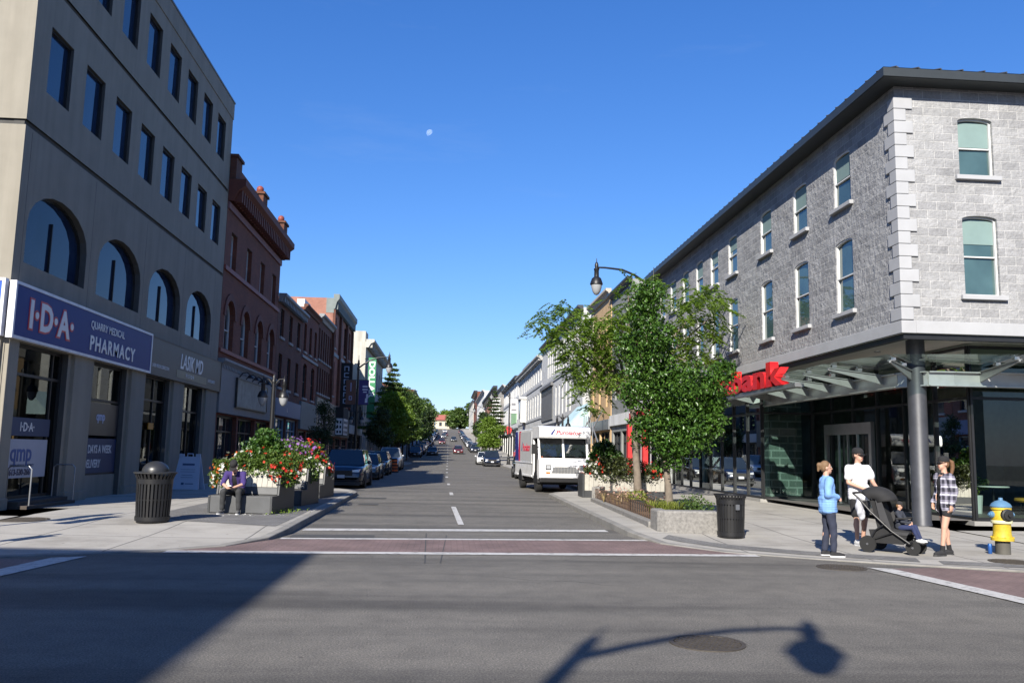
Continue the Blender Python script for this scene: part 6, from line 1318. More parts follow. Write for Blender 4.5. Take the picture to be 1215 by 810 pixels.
# man with cap: chest to the camera, arms down to the pushchair handle
MX, MY = 7.98, 16.25
person('man in a white T-shirt, black cap and shorts pushing the stroller', (MX, MY, gz(MX, MY)), rad(10), 1.83, dict(shL=(.205, 0, 1.405), shR=(-.205, 0, 1.405), elL=(.265, -.06, 1.15), elR=(-.25, -.05, 1.14), wrL=(.17, -.30, 1.06), wrR=(-.05, -.31, 1.02), anL=(.13, .10, .095), anR=(-.1, -.05, .095), knL=(.12, 0, .5), knR=(-.10, -.05, .5)), nod=.06, turn=.3, hair=(.05, .03, .02), hairstyle='short', cap_c=(.012, .012, .013), shades=True, top=K('tee_white', (.78, .78, .78)), top_sleeve=.36, top_len=.86, top_fat=1.16, legs='shorts', leg_c=K('shorts_black', (.015, .015, .017)), shoe=(.55, .55, .55), sole=(.7, .7, .7), skin=skin_m, hands=((-.25, -.9, -.2), (.1, -.9, -.2)), palm=((0, -.1, -1), (0, -.1, -1)), curl=.8)
# woman in plaid overshirt: profile, facing left, weight on the rear leg
person('woman in a plaid overshirt, black cap and black shorts facing the stroller', (8.88, 14.86, gz(8.88, 14.86)), rad(-84), 1.71, dict(elL=(.21, .05, 1.13), elR=(-.2, .03, 1.13), wrL=(.22, -.04, .90), wrR=(-.17, -.12, .93), anL=(.08, -.15, .095), anR=(-.1, .13, .095), knL=(.09, -.10, .50), knR=(-.10, .05, .50), toL=(.15, -1, 0), toR=(-.15, -1, 0)), lean=.0, hair=(.16, .08, .035), hairstyle='pony', cap_c=(.013, .013, .014), shades=True, top=MATS['plaid_cloth'], top_sleeve=.95, top_len=.83, top_fat=1.16, inner=K('top_black', (.013, .013, .015)), legs='bike', leg_c=MATS['top_black'], shoe=(.016, .016, .017), sole=(.03, .03, .03), socks=(.013, .013, .014), female=True)
# man sitting on the planter bench, elbows on thighs
cb, sb_ = math.cos(rad(-8)), math.sin(rad(-8)); lx_, ly_ = -.16, .12; sx_, sy_ = -4.83+cb*lx_-sb_*ly_, 20.75+sb_*lx_+cb*ly_
person('man in a purple shirt hunched over a phone on the planter bench', (sx_, sy_, gz(sx_, sy_)), rad(-4), 1.74, dict(pel=(0, .12, .53), hipL=(.1, .08, .52), hipR=(-.1, .08, .52), knL=(.17, -.32, .52), knR=(-.19, -.32, .52), anL=(.18, -.30, .095), anR=(-.22, -.26, .095), toL=(.15, -1, 0), toR=(-.2, -1, 0), elL=(.24, -.22, .70), elR=(-.25, -.22, .70), wrL=(.07, -.40, .62), wrR=(-.06, -.40, .60)), lean=.52, nod=.75, hair=(.02, .015, .012), hairstyle='short', cap_c=(.014, .013, .014), top=K('shirt_purple', (.045, .025, .14)), top_sleeve=.62, top_len=.93, top_fat=1.1, inner=MATS['top_black'], legs='pants', leg_c=K('trouser_grey', (.035, .036, .038)), shoe=(.10, .10, .10), sole=(.7, .7, .7), skin=skin_m, hands=((-.5, -.6, -.2), (.5, -.6, -.1)), palm=((-.3, 0, .9), (.3, 0, .9)), curl=.8)
t = empty('phone', (sx_-.01, sy_-.50, gz(sx_, sy_)+.64), 0, 'small pale phone in the hands of the seated man', 'phone'); mb = MB(); mb.cbox((0, 0, 0), (.075, .15, .009), rx=-.3); mb.build('phone_case', alu, t, bevel=.003)
# passers-by far down the street
for i, (x, y, c1, c2, lb, rz) in enumerate(((-8.2, 66, (.03, .05, .10), (.03, .03, .04), 'dark clothed passer-by on the shaded left sidewalk, nearest the lamp', 0), (-7.6, 75, (.35, .36, .40), (.03, .03, .05), 'passer-by in a grey top on the shaded left sidewalk', 3.), (-7.4, 84, (.10, .14, .40), (.05, .05, .06), 'passer-by in a blue top farther down the left sidewalk', 0), (8.9, 112, (.12, .26, .70), (.30, .24, .17), 'passer-by in a bright blue shirt on the far right sidewalk', 0.), (8.2, 104, (.30, .05, .05), (.05, .05, .06), 'passer-by in a dark red top on the far right sidewalk', .3))):
    person(lb, (x, y, gz(x, y)), rz, 1.72, None, top=cloth('walker_top_%d' % i, c1), leg_c=cloth('walker_leg_%d' % i, c2), voxel=.016, group='passers-by far down the street')

# ------------------------------------------------------------------ stroller with child; front towards local -Y
STX, STY, SR = 8.1, 15.22, rad(44)
st = empty('stroller', (STX, STY, gz(STX, STY)), SR, 'black three quarter turned stroller with canopy between the man and the plaid woman', 'stroller'); sblk = mat('stroller_cloth', (.016, .016, .017), .85, var=.25, scale=8, bmp=.4, bscale=14)
def swheel(x, y, r, nm='wheel'):
    mb = MB(); mb.lathe([(r*.75, -.022), (r, -.022), (r, .022), (r*.75, .022)], (x, y, r), 24, axis='X'); o = mb.build(nm, tyre_m, st, smooth=True); q = MB(); q.lathe([(.02, -.035), (.02, .035)], (x, y, r), 10, axis='X')
    for k in range(3): a = k*2.094+.4; q.cbox((x, y+math.cos(a)*r*.42, r+math.sin(a)*r*.42), (.02, r*.8, .024), rx=a)
    q.build('rim', mat('spoke_grey', (.16, .16, .17), .4, .4), o, smooth=True)
for sx in (-1, 1): swheel(sx*.29, .36, .145); swheel(sx*.17, -.38, .125)
mb = MB()
for sx in (-1, 1):
    mb.tube([(sx*.27, -.36, .20), (sx*.27, -.05, .40), (sx*.27, .30, .72), (sx*.26, .52, .96), (sx*.25, .60, 1.02)], .017, 8); mb.tube([(sx*.29, .36, .15), (sx*.27, .22, .40), (sx*.27, .05, .52)], .015, 8); mb.tube([(sx*.17, -.38, .11), (sx*.2, -.37, .22), (sx*.27, -.36, .20)], .018, 8); mb.tube([(sx*.27, -.1, .38), (sx*.25, .3, .22), (sx*.29, .36, .15)], .012, 6)
mb.tube([(-.29, .36, .15), (.29, .36, .15)], .014, 6); mb.build('frame', black, st, smooth=True)
mb = MB(); mb.tube([(-.25, .60, 1.02), (-.2, .63, 1.04), (.2, .63, 1.04), (.25, .60, 1.02)], .021, 8); mb.build('handlebar', sblk, st, smooth=True)
mb = MB(); pr = [(-.34, .40), (.02, .44), (.20, 1.02), (.25, 1.0), (.1, .38), (-.32, .34)]; mb.prism_x(pr, -.21, .21); mb.build('seat', sblk, st, bevel=.02)
for sx in (-1, 1): mb = MB(); mb.prism_x([(-.34, .38), (-.05, .40), (.14, .98), (.24, 1.0), (.14, .52), (-.1, .34), (-.3, .33)], sx*.215, sx*.235); mb.build('side_panel', mat('stroller_grey', (.045, .045, .048), .8), st)
mb = MB(); n = 12; v = []; f = []
for i in range(n+1):
    a = -.75+2.15*i/n
    for j in range(9):
        b = math.pi*j/8; x = .25*math.cos(b); r_ = .36*(.25+.75*math.sin(b)**.6); v.append((x, .27-math.sin(a)*r_*1.0, .88+math.cos(a)*r_*.82))
for i in range(n):
    for j in range(8): f.append((i*9+j, i*9+j+1, (i+1)*9+j+1, (i+1)*9+j))
mb.add(v, f); o = mb.build('canopy', sblk, st, smooth='all'); sdm = o.modifiers.new('thick', 'SOLIDIFY'); sdm.thickness = .015
mb = MB(); mb.box(-.22, .22, -.2, .3, .17, .19); mb.prism_x([(-.24, .17), (.3, .17), (.36, .40), (.1, .42), (-.3, .32)], -.225, -.205); mb.prism_x([(-.24, .17), (.3, .17), (.36, .40), (.1, .42), (-.3, .32)], .205, .225); mb.prism_x([(.1, .42), (.26, .98), (.32, .9), (.2, .38)], -.2, .2); mb.box(-.2, .2, .28, .3, .19, .34); mb.build('basket', sblk, st)
mb = MB(); mb.tube([(-.22, -.12, .62), (-.15, -.28, .63), (.15, -.28, .63), (.22, -.12, .62)], .016, 8); mb.build('bumper_bar', sblk, st, smooth=True)
mb = MB(); mb.prism_x([(-.54, .21), (-.34, .25), (-.34, .23), (-.54, .19)], -.16, .16); mb.build('footrest', black, st)
e = MB(); e.ell((-.20, .52, .80), (.09, .07, .2), 12); e.ell((-.17, .50, .66), (.07, .07, .12), 12); t = empty('cloth_bag', (STX, STY, gz(STX, STY)), SR, 'pale grey cloth hanging from the stroller handle', 'cloth'); o = remesh(e, 'cloth_fold', cloth('bag_grey', (.52, .53, .58), .12), t, .014, 3)
for v in o.data.vertices: q = v.co; v.co = q+Vector((math.sin(q.z*40+q.y*30)*.008, math.sin(q.z*33+q.x*50)*.008, 0))
ch = person('small child in a dark cap and navy trousers sitting in the stroller', (STX, STY, gz(STX, STY)), SR, .95, dict(pel=(0, -.22, .86), hipL=(.1, -.26, .84), hipR=(-.1, -.26, .84), knL=(.13, -.66, .88), knR=(-.13, -.66, .86), anL=(.12, -.82, .50), anR=(-.12, -.80, .50), elL=(.22, -.36, 1.05), elR=(-.22, -.36, 1.05), wrL=(.10, -.56, 1.02), wrR=(-.10, -.56, 1.0)), lean=-.02, nod=.1, hair=(.22, .12, .05), hairstyle='short', cap_c=(.02, .02, .022), top=K('child_top', (.03, .035, .05)), top_sleeve=.95, top_len=.93, top_fat=1.12, legs='pants', leg_c=K('child_trouser', (.02, .03, .09)), shoe=(.6, .6, .6), sole=(.65, .65, .65), voxel=.014)
# ------------------------------------------------------------------ plants
def at(px, py, Y):
    d = pix_dir(px, py); return Vector((0, 0, CAM_H))+d*(Y/d.y)
def rand_dirs(n):
    v = RNG.normal(size=(n, 3)); return v/np.linalg.norm(v, axis=1)[:, None]
def leaf_mesh(name, m, parent, C, size, aspect=.55, up=.4, fold=.25, var=.35, D=None, mi=None, world=False, droop=0.):
    """one folded leaf (2 faces) at every row of C"""
    C = np.asarray(C, float); n = len(C)
    if world and parent is not None: C = C-np.array(chain(parent))
    d = rand_dirs(n) if D is None else D; d = d.copy(); d[:, 2] -= droop; d /= np.linalg.norm(d, axis=1)[:, None]
    nr = rand_dirs(n); nr[:, 2] = np.abs(nr[:, 2])+up; nr -= d*(nr*d).sum(1)[:, None]; nr /= np.maximum(1e-6, np.linalg.norm(nr, axis=1))[:, None]
    s = np.cross(d, nr); L_ = size*(1+var*RNG.uniform(-1, 1, n))[:, None]
    base = C-d*L_*.5; tip = C+d*L_*.5-nr*L_*.10; ml = C+s*L_*aspect*.5+nr*L_*fold*.5; mr = C-s*L_*aspect*.5+nr*L_*fold*.5; mid = C-d*0
    V = np.empty((n, 4, 3)); V[:, 0] = base; V[:, 1] = ml; V[:, 2] = tip; V[:, 3] = mr
    me = bpy.data.meshes.new(name); me.vertices.add(n*4); me.vertices.foreach_set('co', V.reshape(-1))
    me.loops.add(n*6); k = np.arange(n)[:, None]*4; me.loops.foreach_set('vertex_index', np.concatenate([k+0, k+1, k+2, k+0, k+2, k+3], 1).reshape(-1).astype(np.int32))
    me.polygons.add(n*2); me.polygons.foreach_set('loop_start', (np.arange(n*2)*3).astype(np.int32)); me.polygons.foreach_set('loop_total', np.full(n*2, 3, np.int32))
    for q in (m if isinstance(m, (list, tuple)) else [m]): me.materials.append(q)
    if mi is not None: me.polygons.foreach_set('material_index', np.repeat(mi, 2).astype(np.int32))
    me.update(calc_edges=True); me.validate()
    o = bpy.data.objects.new(name, me); COL.objects.link(o)
    if parent is not None: o.parent = parent
    return o
def blob_pts(blobs, dens, shell=.55, lump=.22):
    """points in the outer part of lumpy ellipsoids (x,y,z,rx,ry,rz)"""
    out = []
    for b in blobs:
        c = np.array(b[:3]); r = np.array(b[3:6]); n = int(dens*4*math.pi*((r[0]*r[1]*r[2])**(2/3)))
        d = rand_dirs(n); ph = RNG.uniform(0, 6, 3); k = 1+lump*(np.sin(d[:, 0]*5+ph[0])*np.sin(d[:, 1]*5+ph[1])+.6*np.sin(d[:, 2]*9+ph[2]))
        rr = (shell+(1-shell)*RNG.uniform(0, 1, n)**.6)*k; out.append(c+d*r*rr[:, None])
    return np.concatenate(out)
bark = mat('bark', (.19, .155, .12), .95, var=.35, scale=6, bmp=.6, bscale=26); bark_d = mat('bark_dark', (.07, .058, .045), .95, var=.3, scale=6, bmp=.5)
def limb(mb, p, q, r0, r1, bend=.12, n=5):
    p, q = Vector(p), Vector(q); w = Vector(rand_dirs(1)[0])*(q-p).length*bend
    mb.tube([tuple(p.lerp(q, i/n)+w*math.sin(math.pi*i/n)) for i in range(n+1)], [r0+(r1-r0)*i/n for i in range(n+1)], 7)
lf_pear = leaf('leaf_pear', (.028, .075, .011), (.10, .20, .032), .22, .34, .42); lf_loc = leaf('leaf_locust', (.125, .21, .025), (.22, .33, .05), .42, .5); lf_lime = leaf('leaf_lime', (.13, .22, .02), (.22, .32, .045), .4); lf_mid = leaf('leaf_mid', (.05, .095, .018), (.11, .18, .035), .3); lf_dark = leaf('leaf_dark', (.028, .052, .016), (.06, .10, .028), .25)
# glossy pear tree in the flower bed
PT = empty('street_tree', (5.62, 21.5, .25), 0, 'tall dark glossy leaved tree in the stone edged flower bed', 'tree'); YT = 21.5
mb = MB(); b0 = Vector((5.62, YT, .30)); t1 = at(790, 552, YT); t2 = at(775, 470, YT); t3 = at(768, 350, YT)
mb.tube([tuple(b0), tuple(b0.lerp(t1, .5)+Vector((.02, 0, 0))), tuple(t1), tuple(t2), tuple(t3)], [.115, .09, .085, .06, .015], 10)
cl = [(768, 350, 25), (766, 378, 27), (753, 412, 28), (781, 405, 27), (772, 442, 37), (752, 468, 22), (800, 465, 44), (838, 462, 34), (859, 440, 20), (848, 478, 20), (775, 505, 36), (805, 510, 44), (840, 500, 28), (795, 532, 27), (818, 520, 24), (784, 552, 12)]
bl = []
for x, y, r in cl:
    p = at(x, y, YT+RNG.uniform(-.5, .6)); m_ = r*YT/1012*.82; bl.append((p.x, p.y, p.z, m_, m_*.95, m_))
    if RNG.uniform() < .8: limb(mb, tuple(t1.lerp(t3, min(.95, max(0, (552-y-r)/230)))), (p.x, p.y, p.z), .035, .01)
mb.build('trunk', bark, PT, world=True, smooth=True)
leaf_mesh('crown', lf_pear, PT, blob_pts(bl, 430, .35, .34), .10, .62, .5, .3, world=True)
# feathery honey locust behind it
LT = empty('street_tree', (6.6, 29.2, .25), 0, 'light feathery tree behind the dark glossy one, branches spreading to the left', 'tree'); YL = 29.2
mb = MB(); pts = [(757, 594), (756, 560), (753, 525), (754, 500), (748, 480)]; P = [at(x, y, YL) for x, y in pts]; P[0].z = .3; mb.tube([tuple(p) for p in P], [.15, .125, .115, .12, .09], 10)
fork = P[-1]; ends = [(690, 400), (650, 385), (718, 385), (705, 440), (735, 380), (680, 430), (800, 390), (840, 365), (860, 375), (820, 430), (770, 400), (745, 345), (688, 380), (660, 420), (840, 410)]
SP = []
for x, y in ends:
    e_ = at(x, y, YL+RNG.uniform(-1.6, 1.6)); mid_ = fork.lerp(e_, .5)+Vector((0, 0, .5)); mb.tube([tuple(fork.lerp(e_, .0)), tuple(fork.lerp(mid_, .6)), tuple(mid_), tuple(e_.lerp(mid_, .4)+Vector((0, 0, .25))), tuple(e_)], [.06, .05, .038, .024, .008], 6)
    for q in range(30): f = RNG.uniform(.25, 1.08); SP.append((mid_.lerp(e_, max(0, f*1.4-.4)) if f > .4 else fork.lerp(mid_, f*2))+Vector(RNG.normal(0, .30, 3)))
for x, y, r, n_ in ((640, 378, 12, 7), (665, 365, 14, 8), (698, 384, 18, 14), (732, 385, 12, 8), (690, 412, 34, 24), (660, 395, 18, 9), (720, 410, 36, 26), (810, 362, 24, 18), (838, 352, 20, 14), (858, 362, 14, 10), (820, 395, 26, 16), (852, 392, 14, 8), (690, 455, 16, 8), (700, 480, 10, 5), (840, 425, 14, 7), (672, 440, 14, 6), (712, 430, 24, 14), (738, 372, 14, 10), (725, 455, 16, 8), (668, 392, 20, 8), (775, 345, 30, 14)):
    for q in range(int(n_*2.6)): p = at(x+RNG.normal(0, r*.55), y+RNG.normal(0, r*.5), YL+RNG.normal(0, .9)); SP.append(p)
mb.build('trunk', bark, LT, world=True, smooth=True)
Cs, Ds = [], []
for p in SP:                                       # compound leaf sprays: leaflets in two ranks on drooping stalks
    d = Vector(rand_dirs(1)[0]); d.z = -abs(d.z)*.5-.1; d.normalize(); s_ = d.cross(Vector((0, 0, 1))).normalized()
    for k in range(15):
        f = k/15; c = p+d*.46*f+Vector((0, 0, -.10*f*f))
        for sg in (-1, 1): Cs.append(c+s_*sg*.055+Vector(RNG.normal(0, .012, 3))); Ds.append(s_*sg+d*.5)
leaf_mesh('crown', lf_loc, LT, Cs, .125, .40, .9, .1, D=np.array(Ds), world=True)
# hanging basket of pink flowers on the lamp, seen between the crowns
BKT = empty('hanging_basket', (7.55, 33.2, 6.0), 0, 'pink flower basket hanging from the tall lamp between the tree crowns', 'flower basket'); mb = MB(); mb.lathe([(.05, -.25), (.22, -.1), (.26, 0)], (0, 0, 0), 14); mb.build('basket', bark_d, BKT); mb = MB(); mb.tube([(0, 0, 0), (.3, .2, .55), (.58, .35, .6)], .015, 5); mb.build('bracket', black, BKT)
def star(mb, c, nrm, r, m=0):
    nrm = Vector(nrm).normalized(); a = nrm.orthogonal().normalized(); b = nrm.cross(a); c = Vector(c); ph = RNG.uniform(0, 6); pts = []
    for k in range(10): an = ph+math.pi*k/5; rr = r*(1 if k % 2 == 0 else .62); pts.append(tuple(c+(a*math.cos(an)+b*math.sin(an))*rr+nrm*r*.25*(1 if k % 2 == 0 else .3)))
    k0 = len(mb.v); mb.v += pts+[tuple(c)]; 
    for k in range(10): mb.f.append((k0+k, k0+(k+1) % 10, k0+10)); mb.m.append(m)
def petal(name, c1, c2): return leaf(name, c1, c2, .3, .6, .3)
p_red = petal('petal_red', (.50, .02, .012), (.72, .07, .04)); p_white = petal('petal_white', (.62, .62, .60), (.78, .77, .74)); p_purple = petal('petal_purple', (.26, .09, .42), (.45, .22, .60)); p_pink = petal('petal_pink', (.62, .08, .28), (.75, .25, .42)); p_orange = petal('petal_orange', (.60, .12, .03), (.70, .2, .05))
mb = MB()
for q in range(150): d = rand_dirs(1)[0]; d[2] = abs(d[2]); star(mb, d*np.array([.33, .3, .28]), d, .055)
mb.build('flowers', p_pink, BKT)['kind'] = 'stuff'; leaf_mesh('leaves', lf_mid, BKT, rand_dirs(260)*np.array([.3, .3, .25]), .09)
def mound(parent, blobs, lm, flowers, dens=420, lsize=.085, name='foliage', fr_=.045):
    """leafy mound with flowers at its surface; flowers: list of (material, share of the surface, region fn)"""
    P_ = blob_pts(blobs, dens, .6, .18); leaf_mesh(name, lm, parent, P_, lsize, .6, .5)
    for nm, m, n, reg in flowers:
        mb = MB(); cnt = 0; tries = 0
        while cnt < n and tries < n*30:
            tries += 1; b = blobs[RNG.integers(len(blobs))]; d = rand_dirs(1)[0]; p = np.array(b[:3])+d*np.array(b[3:6])*RNG.uniform(.98, 1.12)
            if d[2] < -.5 or not reg(p): continue
            for q in range(RNG.integers(1, 4)): pp = p+RNG.normal(0, .045, 3); star(mb, pp, d+RNG.normal(0, .3, 3), fr_*RNG.uniform(.8, 1.3))
            cnt += 1
        o = mb.build(nm, m, parent); o['kind'] = 'stuff'
any_ = lambda p: True
def plant(label, host, loc, cat='flowers', name='flower_planting'):
    c, s = math.cos(host.rotation_euler.z), math.sin(host.rotation_euler.z); x, y, z = loc
    return empty(name, (host.location.x+c*x-s*y, host.location.y+s*x+c*y, host.location.z+z), host.rotation_euler.z, label, cat)
f1_ = plant('mass of white and red flowers spilling over the nearest planter bench', P1, (0, 1.05, .82)); f1_.scale = (.84, .93, .86); lf_pl = leaf('leaf_planter', (.07, .13, .02), (.15, .22, .045), .35)
mound(f1_, [(-.75, -.2, .15, .5, .55, .42), (-.2, -.1, .3, .6, .6, .45), (.45, -.15, .28, .6, .6, .45), (.9, -.1, .1, .45, .55, .4), (-1.05, 0, -.05, .32, .4, .42), (.1, .3, .45, .7, .5, .5), (.75, .3, .4, .5, .5, .4)], lf_pl, [('white_flowers', p_white, 130, lambda p: p[0] < .0 or p[2] < .25), ('red_flowers', p_red, 105, lambda p: p[0] > -.1), ('orange_flowers', p_orange, 40, lambda p: p[0] < -.3)])
f1b = plant('tall leafy green bush rising out of the nearest planter bench', P1, (.05, 1.3, 1.15), 'shrub', 'shrub'); f1b.scale = (.9, .9, .9); lf_bush = leaf('leaf_bush', (.035, .10, .015), (.09, .17, .03), .3); mound(f1b, [(0, 0, .35, .62, .5, .45), (-.25, 0, .1, .5, .45, .4), (.3, 0, .15, .5, .45, .4), (.05, 0, .7, .35, .3, .3)], lf_bush, [('white_flowers', p_white, 4, any_)], 300, .12)
f2_ = plant('red and white flowers with a purple cluster on the middle planter bench', P2, (0, 1.0, .85)); f2_.scale = (.9, .9, .9); mound(f2_, [(-.5, 0, .2, .55, .55, .45), (.2, -.1, .25, .6, .6, .5), (.7, 0, .1, .45, .5, .42), (.2, .1, .65, .55, .5, .4)], lf_pl, [('red_flowers', p_red, 60, lambda p: p[2] < .7), ('white_flowers', p_white, 45, lambda p: p[2] < .5), ('purple_flowers', p_purple, 85, lambda p: p[2] > .55)])
f3_ = plant('red and white flowers on the farthest planter bench', P3, (-.1, 1.0, .85)); mound(f3_, [(-.4, 0, .2, .5, .5, .4), (.35, 0, .22, .5, .55, .45), (.7, 0, 0, .32, .4, .38), (.2, 0, .6, .5, .4, .35)], lf_pl, [('red_flowers', p_red, 70, lambda p: p[0] > .2), ('white_flowers', p_white, 50, lambda p: p[2] < .2), ('purple_flowers', p_purple, 25, lambda p: p[2] > .5)])
f4_ = plant('dark trailing foliage with red flowers on the right hand planter bench', P4, (0, .58, .80)); lf_trail = leaf('leaf_trailing', (.03, .045, .012), (.09, .105, .03), .25); mound(f4_, [(-1.05, -.2, .1, .45, .5, .38), (-.5, -.35, .2, .6, .6, .48), (.1, -.35, .2, .65, .6, .48), (.7, -.3, .1, .55, .6, .42), (1.2, -.2, .05, .4, .5, .4)], lf_trail, [('red_flowers', p_red, 55, lambda p: p[0] < -.8 or p[0] > .9), ('white_flowers', p_white, 26, lambda p: p[0] < -.9)], 380)
f4b = plant('leafy canna bush with a few red blooms on the right hand planter bench', P4, (-.62, .8, 1.25), 'shrub', 'shrub'); mound(f4b, [(0, 0, .2, .5, .45, .5), (-.2, 0, .0, .45, .4, .4), (.35, 0, .1, .4, .4, .4), (0, 0, .55, .35, .3, .3)], leaf('leaf_canna', (.03, .075, .012), (.07, .14, .03), .3), [('red_flowers', p_red, 7, any_)], 260, .15)
# planting of the stone edged bed
g1 = empty('grass_tuft', (5.2, 20.6, .25), 0, 'clump of yellow green strap leaves in the stone edged flower bed', 'plant'); lf_str = leaf('leaf_strap', (.16, .20, .03), (.30, .33, .06), .4)
def tufts(parent, spots, n, ln, m, nm='leaves'):
    mb = MB()
    for (x, y) in spots:
        for q in range(n):
            a = RNG.uniform(0, 6.28); l_ = ln*RNG.uniform(.6, 1.1); dx, dy = math.cos(a), math.sin(a); w_ = .012; pr = []
            for k in range(4): f = k/3; r_ = l_*.55*f**1.3; z_ = l_*(f*1.05-.45*f*f*f); ww = w_*(1-f*.9); pr += [(x+dx*r_-dy*ww, y+dy*r_+dx*ww, z_), (x+dx*r_+dy*ww, y+dy*r_-dx*ww, z_)]
            mb.add(pr, [(2*k, 2*k+1, 2*k+3, 2*k+2) for k in range(3)])
    return mb.build(nm, m, parent)
tufts(g1, [(RNG.uniform(-.5, .4), RNG.uniform(-.9, .9)) for _ in range(12)], 44, .62, lf_str)
g2_ = empty('flower_planting', (5.1, 24.5, .25), 0, 'pale pink and straw coloured flowers along the hoop fence of the stone edged bed', 'flowers'); tufts(g2_, [(RNG.uniform(-.35, .8), RNG.uniform(-2.2, 2.8)) for _ in range(26)], 26, .5, leaf('leaf_straw', (.28, .20, .09), (.42, .33, .17), .3))
mb = MB()
for q in range(260): star(mb, (RNG.uniform(-.4, .9), RNG.uniform(-2.2, 3.), RNG.uniform(.2, .5)), (RNG.normal(0, .4), RNG.normal(0, .4), 1), .035)
mb.build('flowers', petal('petal_dusty', (.50, .26, .22), (.62, .40, .30)), g2_)['kind'] = 'stuff'
g3 = empty('shrub', (6.0, 20.2, .25), 0, 'small dark green shrub beside the tree trunk in the flower bed', 'shrub'); leaf_mesh('leaves', lf_mid, g3, blob_pts([(0, 0, .2, .35, .5, .3), (.05, 1.0, .2, .3, .4, .3)], 420), .06)
g4 = empty('planter_pot', (4.98, 22.4, .25), 0, 'small dark square pot standing in the flower bed', 'pot'); mb = MB(); mb.prism_z([(-.18, -.18), (.18, -.18), (.18, .18), (-.18, .18)], 0, .28); mb.build('pot', blackmat, g4, bevel=.01); leaf_mesh('leaves', lf_str, g4, blob_pts([(0, 0, .38, .25, .25, .18)], 300), .07)
gw = empty('weeds', (-4.0, 21.2, gz(-4., 21.2)), 0, 'small weeds and fallen petals at the foot of the nearest planter bench', 'weeds'); leaf_mesh('leaves', lf_lime, gw, np.stack([RNG.normal(.1, .22, 160), RNG.normal(.2, .5, 160), RNG.uniform(.01, .09, 160)], 1), .05)
mb = MB()
for q in range(46): x, y = -5.6+RNG.uniform(0, 2.1), 20.6+RNG.normal(-.1, .22)-.14*RNG.uniform(0, 1); star(mb, (x+4., y-21.2, .012), (RNG.normal(0, .2), RNG.normal(0, .2), 1), .022)
mb.build('fallen_petals', p_white, gw)['kind'] = 'stuff'
# small potted plant inside the bank
ip = empty('potted_plant', (14.8, 23.2, .285), 0, 'green potted plant behind the glass near the mustard chairs', 'plant'); mb = MB(); mb.lathe([(.12, .0), (.16, .5), (.14, .5)], (0, 0, 0), 14); mb.build('pot', white, ip); leaf_mesh('leaves', lf_lime, ip, blob_pts([(0, 0, .8, .28, .28, .25)], 300), .12)
# shaded narrow tree in front of the blue shop
def tree(label, x, y, h, r, m, cb_=.22, group=None, dens=60, ls=.2, name='street_tree', trunk_m=None, shape='round', r_tr=None, zbase=None):
    z0 = gz(x, y) if zbase is None else zbase; t = empty(name, (x, y, z0), 0, label, 'tree', group); mb = MB(); rt = r_tr or h*.016
    mb.tube([(0, 0, -.1), (.05, 0, h*.35), (-.05, .05, h*.7), (0, 0, h*.93)], [rt, rt*.8, rt*.5, rt*.12], 8); bl_ = []
    if shape == 'round':
        for k in range(15):
            a = RNG.uniform(0, 6.28); f = RNG.uniform(0, 1); zz = h*(cb_+(1-cb_)*(.12+.78*f)); rr = r*math.sin(math.pi*min(.97, .18+.72*f))*RNG.uniform(.35, .8); c = (rr*math.cos(a), rr*math.sin(a), zz); q = r*RNG.uniform(.32, .5); bl_.append((*c, q, q, q*.85)); limb(mb, (0, 0, h*(cb_+.3*f)), c, rt*.35, rt*.08)
        bl_.append((0, 0, h*.9, r*.4, r*.4, h*.1)); bl_.append((0, 0, h*(cb_+.35), r*.6, r*.6, h*.2))
    else:                                          # tiers of flat sprays round a leader
        nt_ = 15
        for k in range(nt_):
            f = k/(nt_-1); zz = h*(cb_+(1-cb_)*f); rr = r*(1-f)**.8+.15
            for j in range(5): a = RNG.uniform(0, 6.28); l_ = rr*RNG.uniform(.55, 1.1); c = (l_*.65*math.cos(a), l_*.65*math.sin(a), zz+.05*l_); mb.tube([(0, 0, zz-.1), c, (c[0]*1.5, c[1]*1.5, zz+.12*l_)], [rt*.3, rt*.2, rt*.06], 5); bl_.append((c[0], c[1], c[2], l_*.42+.12, l_*.42+.12, .16))
    mb.build('trunk', trunk_m or bark_d, t, smooth=True); leaf_mesh('crown', m, t, blob_pts(bl_, dens, .45, .3), ls, .6, .4); return t
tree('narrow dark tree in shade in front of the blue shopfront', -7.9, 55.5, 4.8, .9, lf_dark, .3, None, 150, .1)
rowg = 'trees along the left sidewalk'
tree('tall tiered tree with upswept sprays, tallest at the front of the left row', -6.3, 97, 11.0, 3.7, lf_mid, .28, rowg, 70, .22, shape='tier')
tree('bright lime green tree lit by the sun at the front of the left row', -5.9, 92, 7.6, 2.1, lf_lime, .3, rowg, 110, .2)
tree('small dark tree in shade beside the lime green one', -6.7, 87, 5.6, 1.5, lf_dark, .3, rowg, 80, .2)
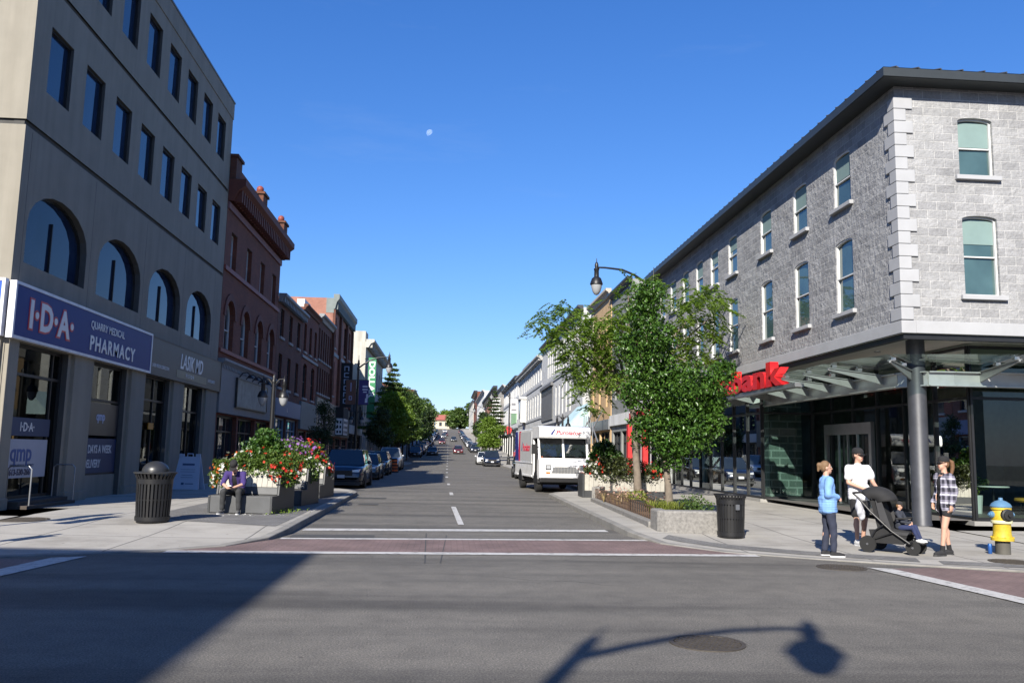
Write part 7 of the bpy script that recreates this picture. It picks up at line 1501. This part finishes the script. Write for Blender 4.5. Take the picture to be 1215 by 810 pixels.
for i, (x, y, h, r, m, lb) in enumerate(((-6.4, 112, 9.4, 3.6, lf_mid, 'round mid green tree right behind the tiered one'), (-6.6, 126, 9.2, 3.8, lf_dark, 'darker round tree, fourth along the left row'), (-6.4, 142, 9.6, 4.0, lf_mid, 'mid green tree halfway along the left row'), (-6.6, 160, 10, 4.2, lf_dark, 'dark tree past the middle of the left row'), (-6.6, 182, 10, 4.4, lf_mid, 'mid green tree toward the far end of the left row'), (-6.8, 208, 9.5, 4.3, lf_dark, 'last dark tree of the left row on the hill'), (-5.6, 118, 6.6, 2.0, lf_lime, 'small pale tree leaning over the far left parked cars'))): tree(lb, x, y, h, r, m, .25, rowg, 60 if y < 130 else 40, .25 if y < 130 else .34)
rg = 'trees along the right sidewalk'
tree('olive green round tree on the right bump out beyond the parked cars', 5.6, 117, 6.0, 2.1, lf_loc, .3, rg, 90, .22); tree('dark slender tree behind the olive one on the right sidewalk', 6.9, 131, 10.6, 2.2, lf_dark, .3, rg, 60, .25, shape='tier')
tree('small dark tree farther up the right sidewalk', 6.8, 172, 8, 2.2, lf_dark, .3, rg, 40, .3)
for i, (x, y, h, r, lb) in enumerate(((6.0, 462, 11, 6, 'broad tree at the crest on the right of the far end of the street'), (-1, 480, 9, 6, 'low tree behind the red roofed far house'), (14, 470, 14, 7, 'dark tree behind the far right houses at the crest'), (-13, 470, 13, 7, 'tree behind the yellow far house at the crest'), (1.8, 452, 8, 4, 'small tree beside the red roofed far house'))): tree(lb, x, y, h, r, (lf_mid, lf_loc)[i % 2], .15, 'trees at the crest of the hill', 7, 1.0, zbase=tz(y)-.3)
# planter bushes on the far right pavement
pb_ = empty('flower_planter', (6.9, 66, gz(6.9, 66)), 0, 'leafy planter with orange flowers behind the dark parked cars, right sidewalk', 'planter'); mb = MB(); mb.box(-.9, .9, -.6, .6, 0, .9); mb.box(-.95, .95, -.65, .65, .9, .96); mb.build('planter_box', pmet, pb_, bevel=.02); mound(pb_, [(-.5, 0, 1.5, .6, .6, .6), (.4, 0, 1.6, .7, .6, .7), (.1, 0, 2.2, .5, .5, .5)], lf_mid, [('orange_flowers', p_orange, 40, lambda p: p[2] < 1.4)], 200, .14, fr_=.07)
pb_ = empty('flower_planter', (4.9, 113.5, gz(4.9, 113.5)), 0, 'dark planter tub on the right bump out under the olive tree', 'planter'); mb = MB(); mb.lathe([(.5, 0), (.7, .8), (.75, .85), (.65, .86)], (0, 0, 0), 16); mb.build('planter_box', pmet, pb_); mound(pb_, [(0, 0, 1.1, .8, .8, .5)], lf_dark, [], 120, .16)
bpy.context.view_layer.update()
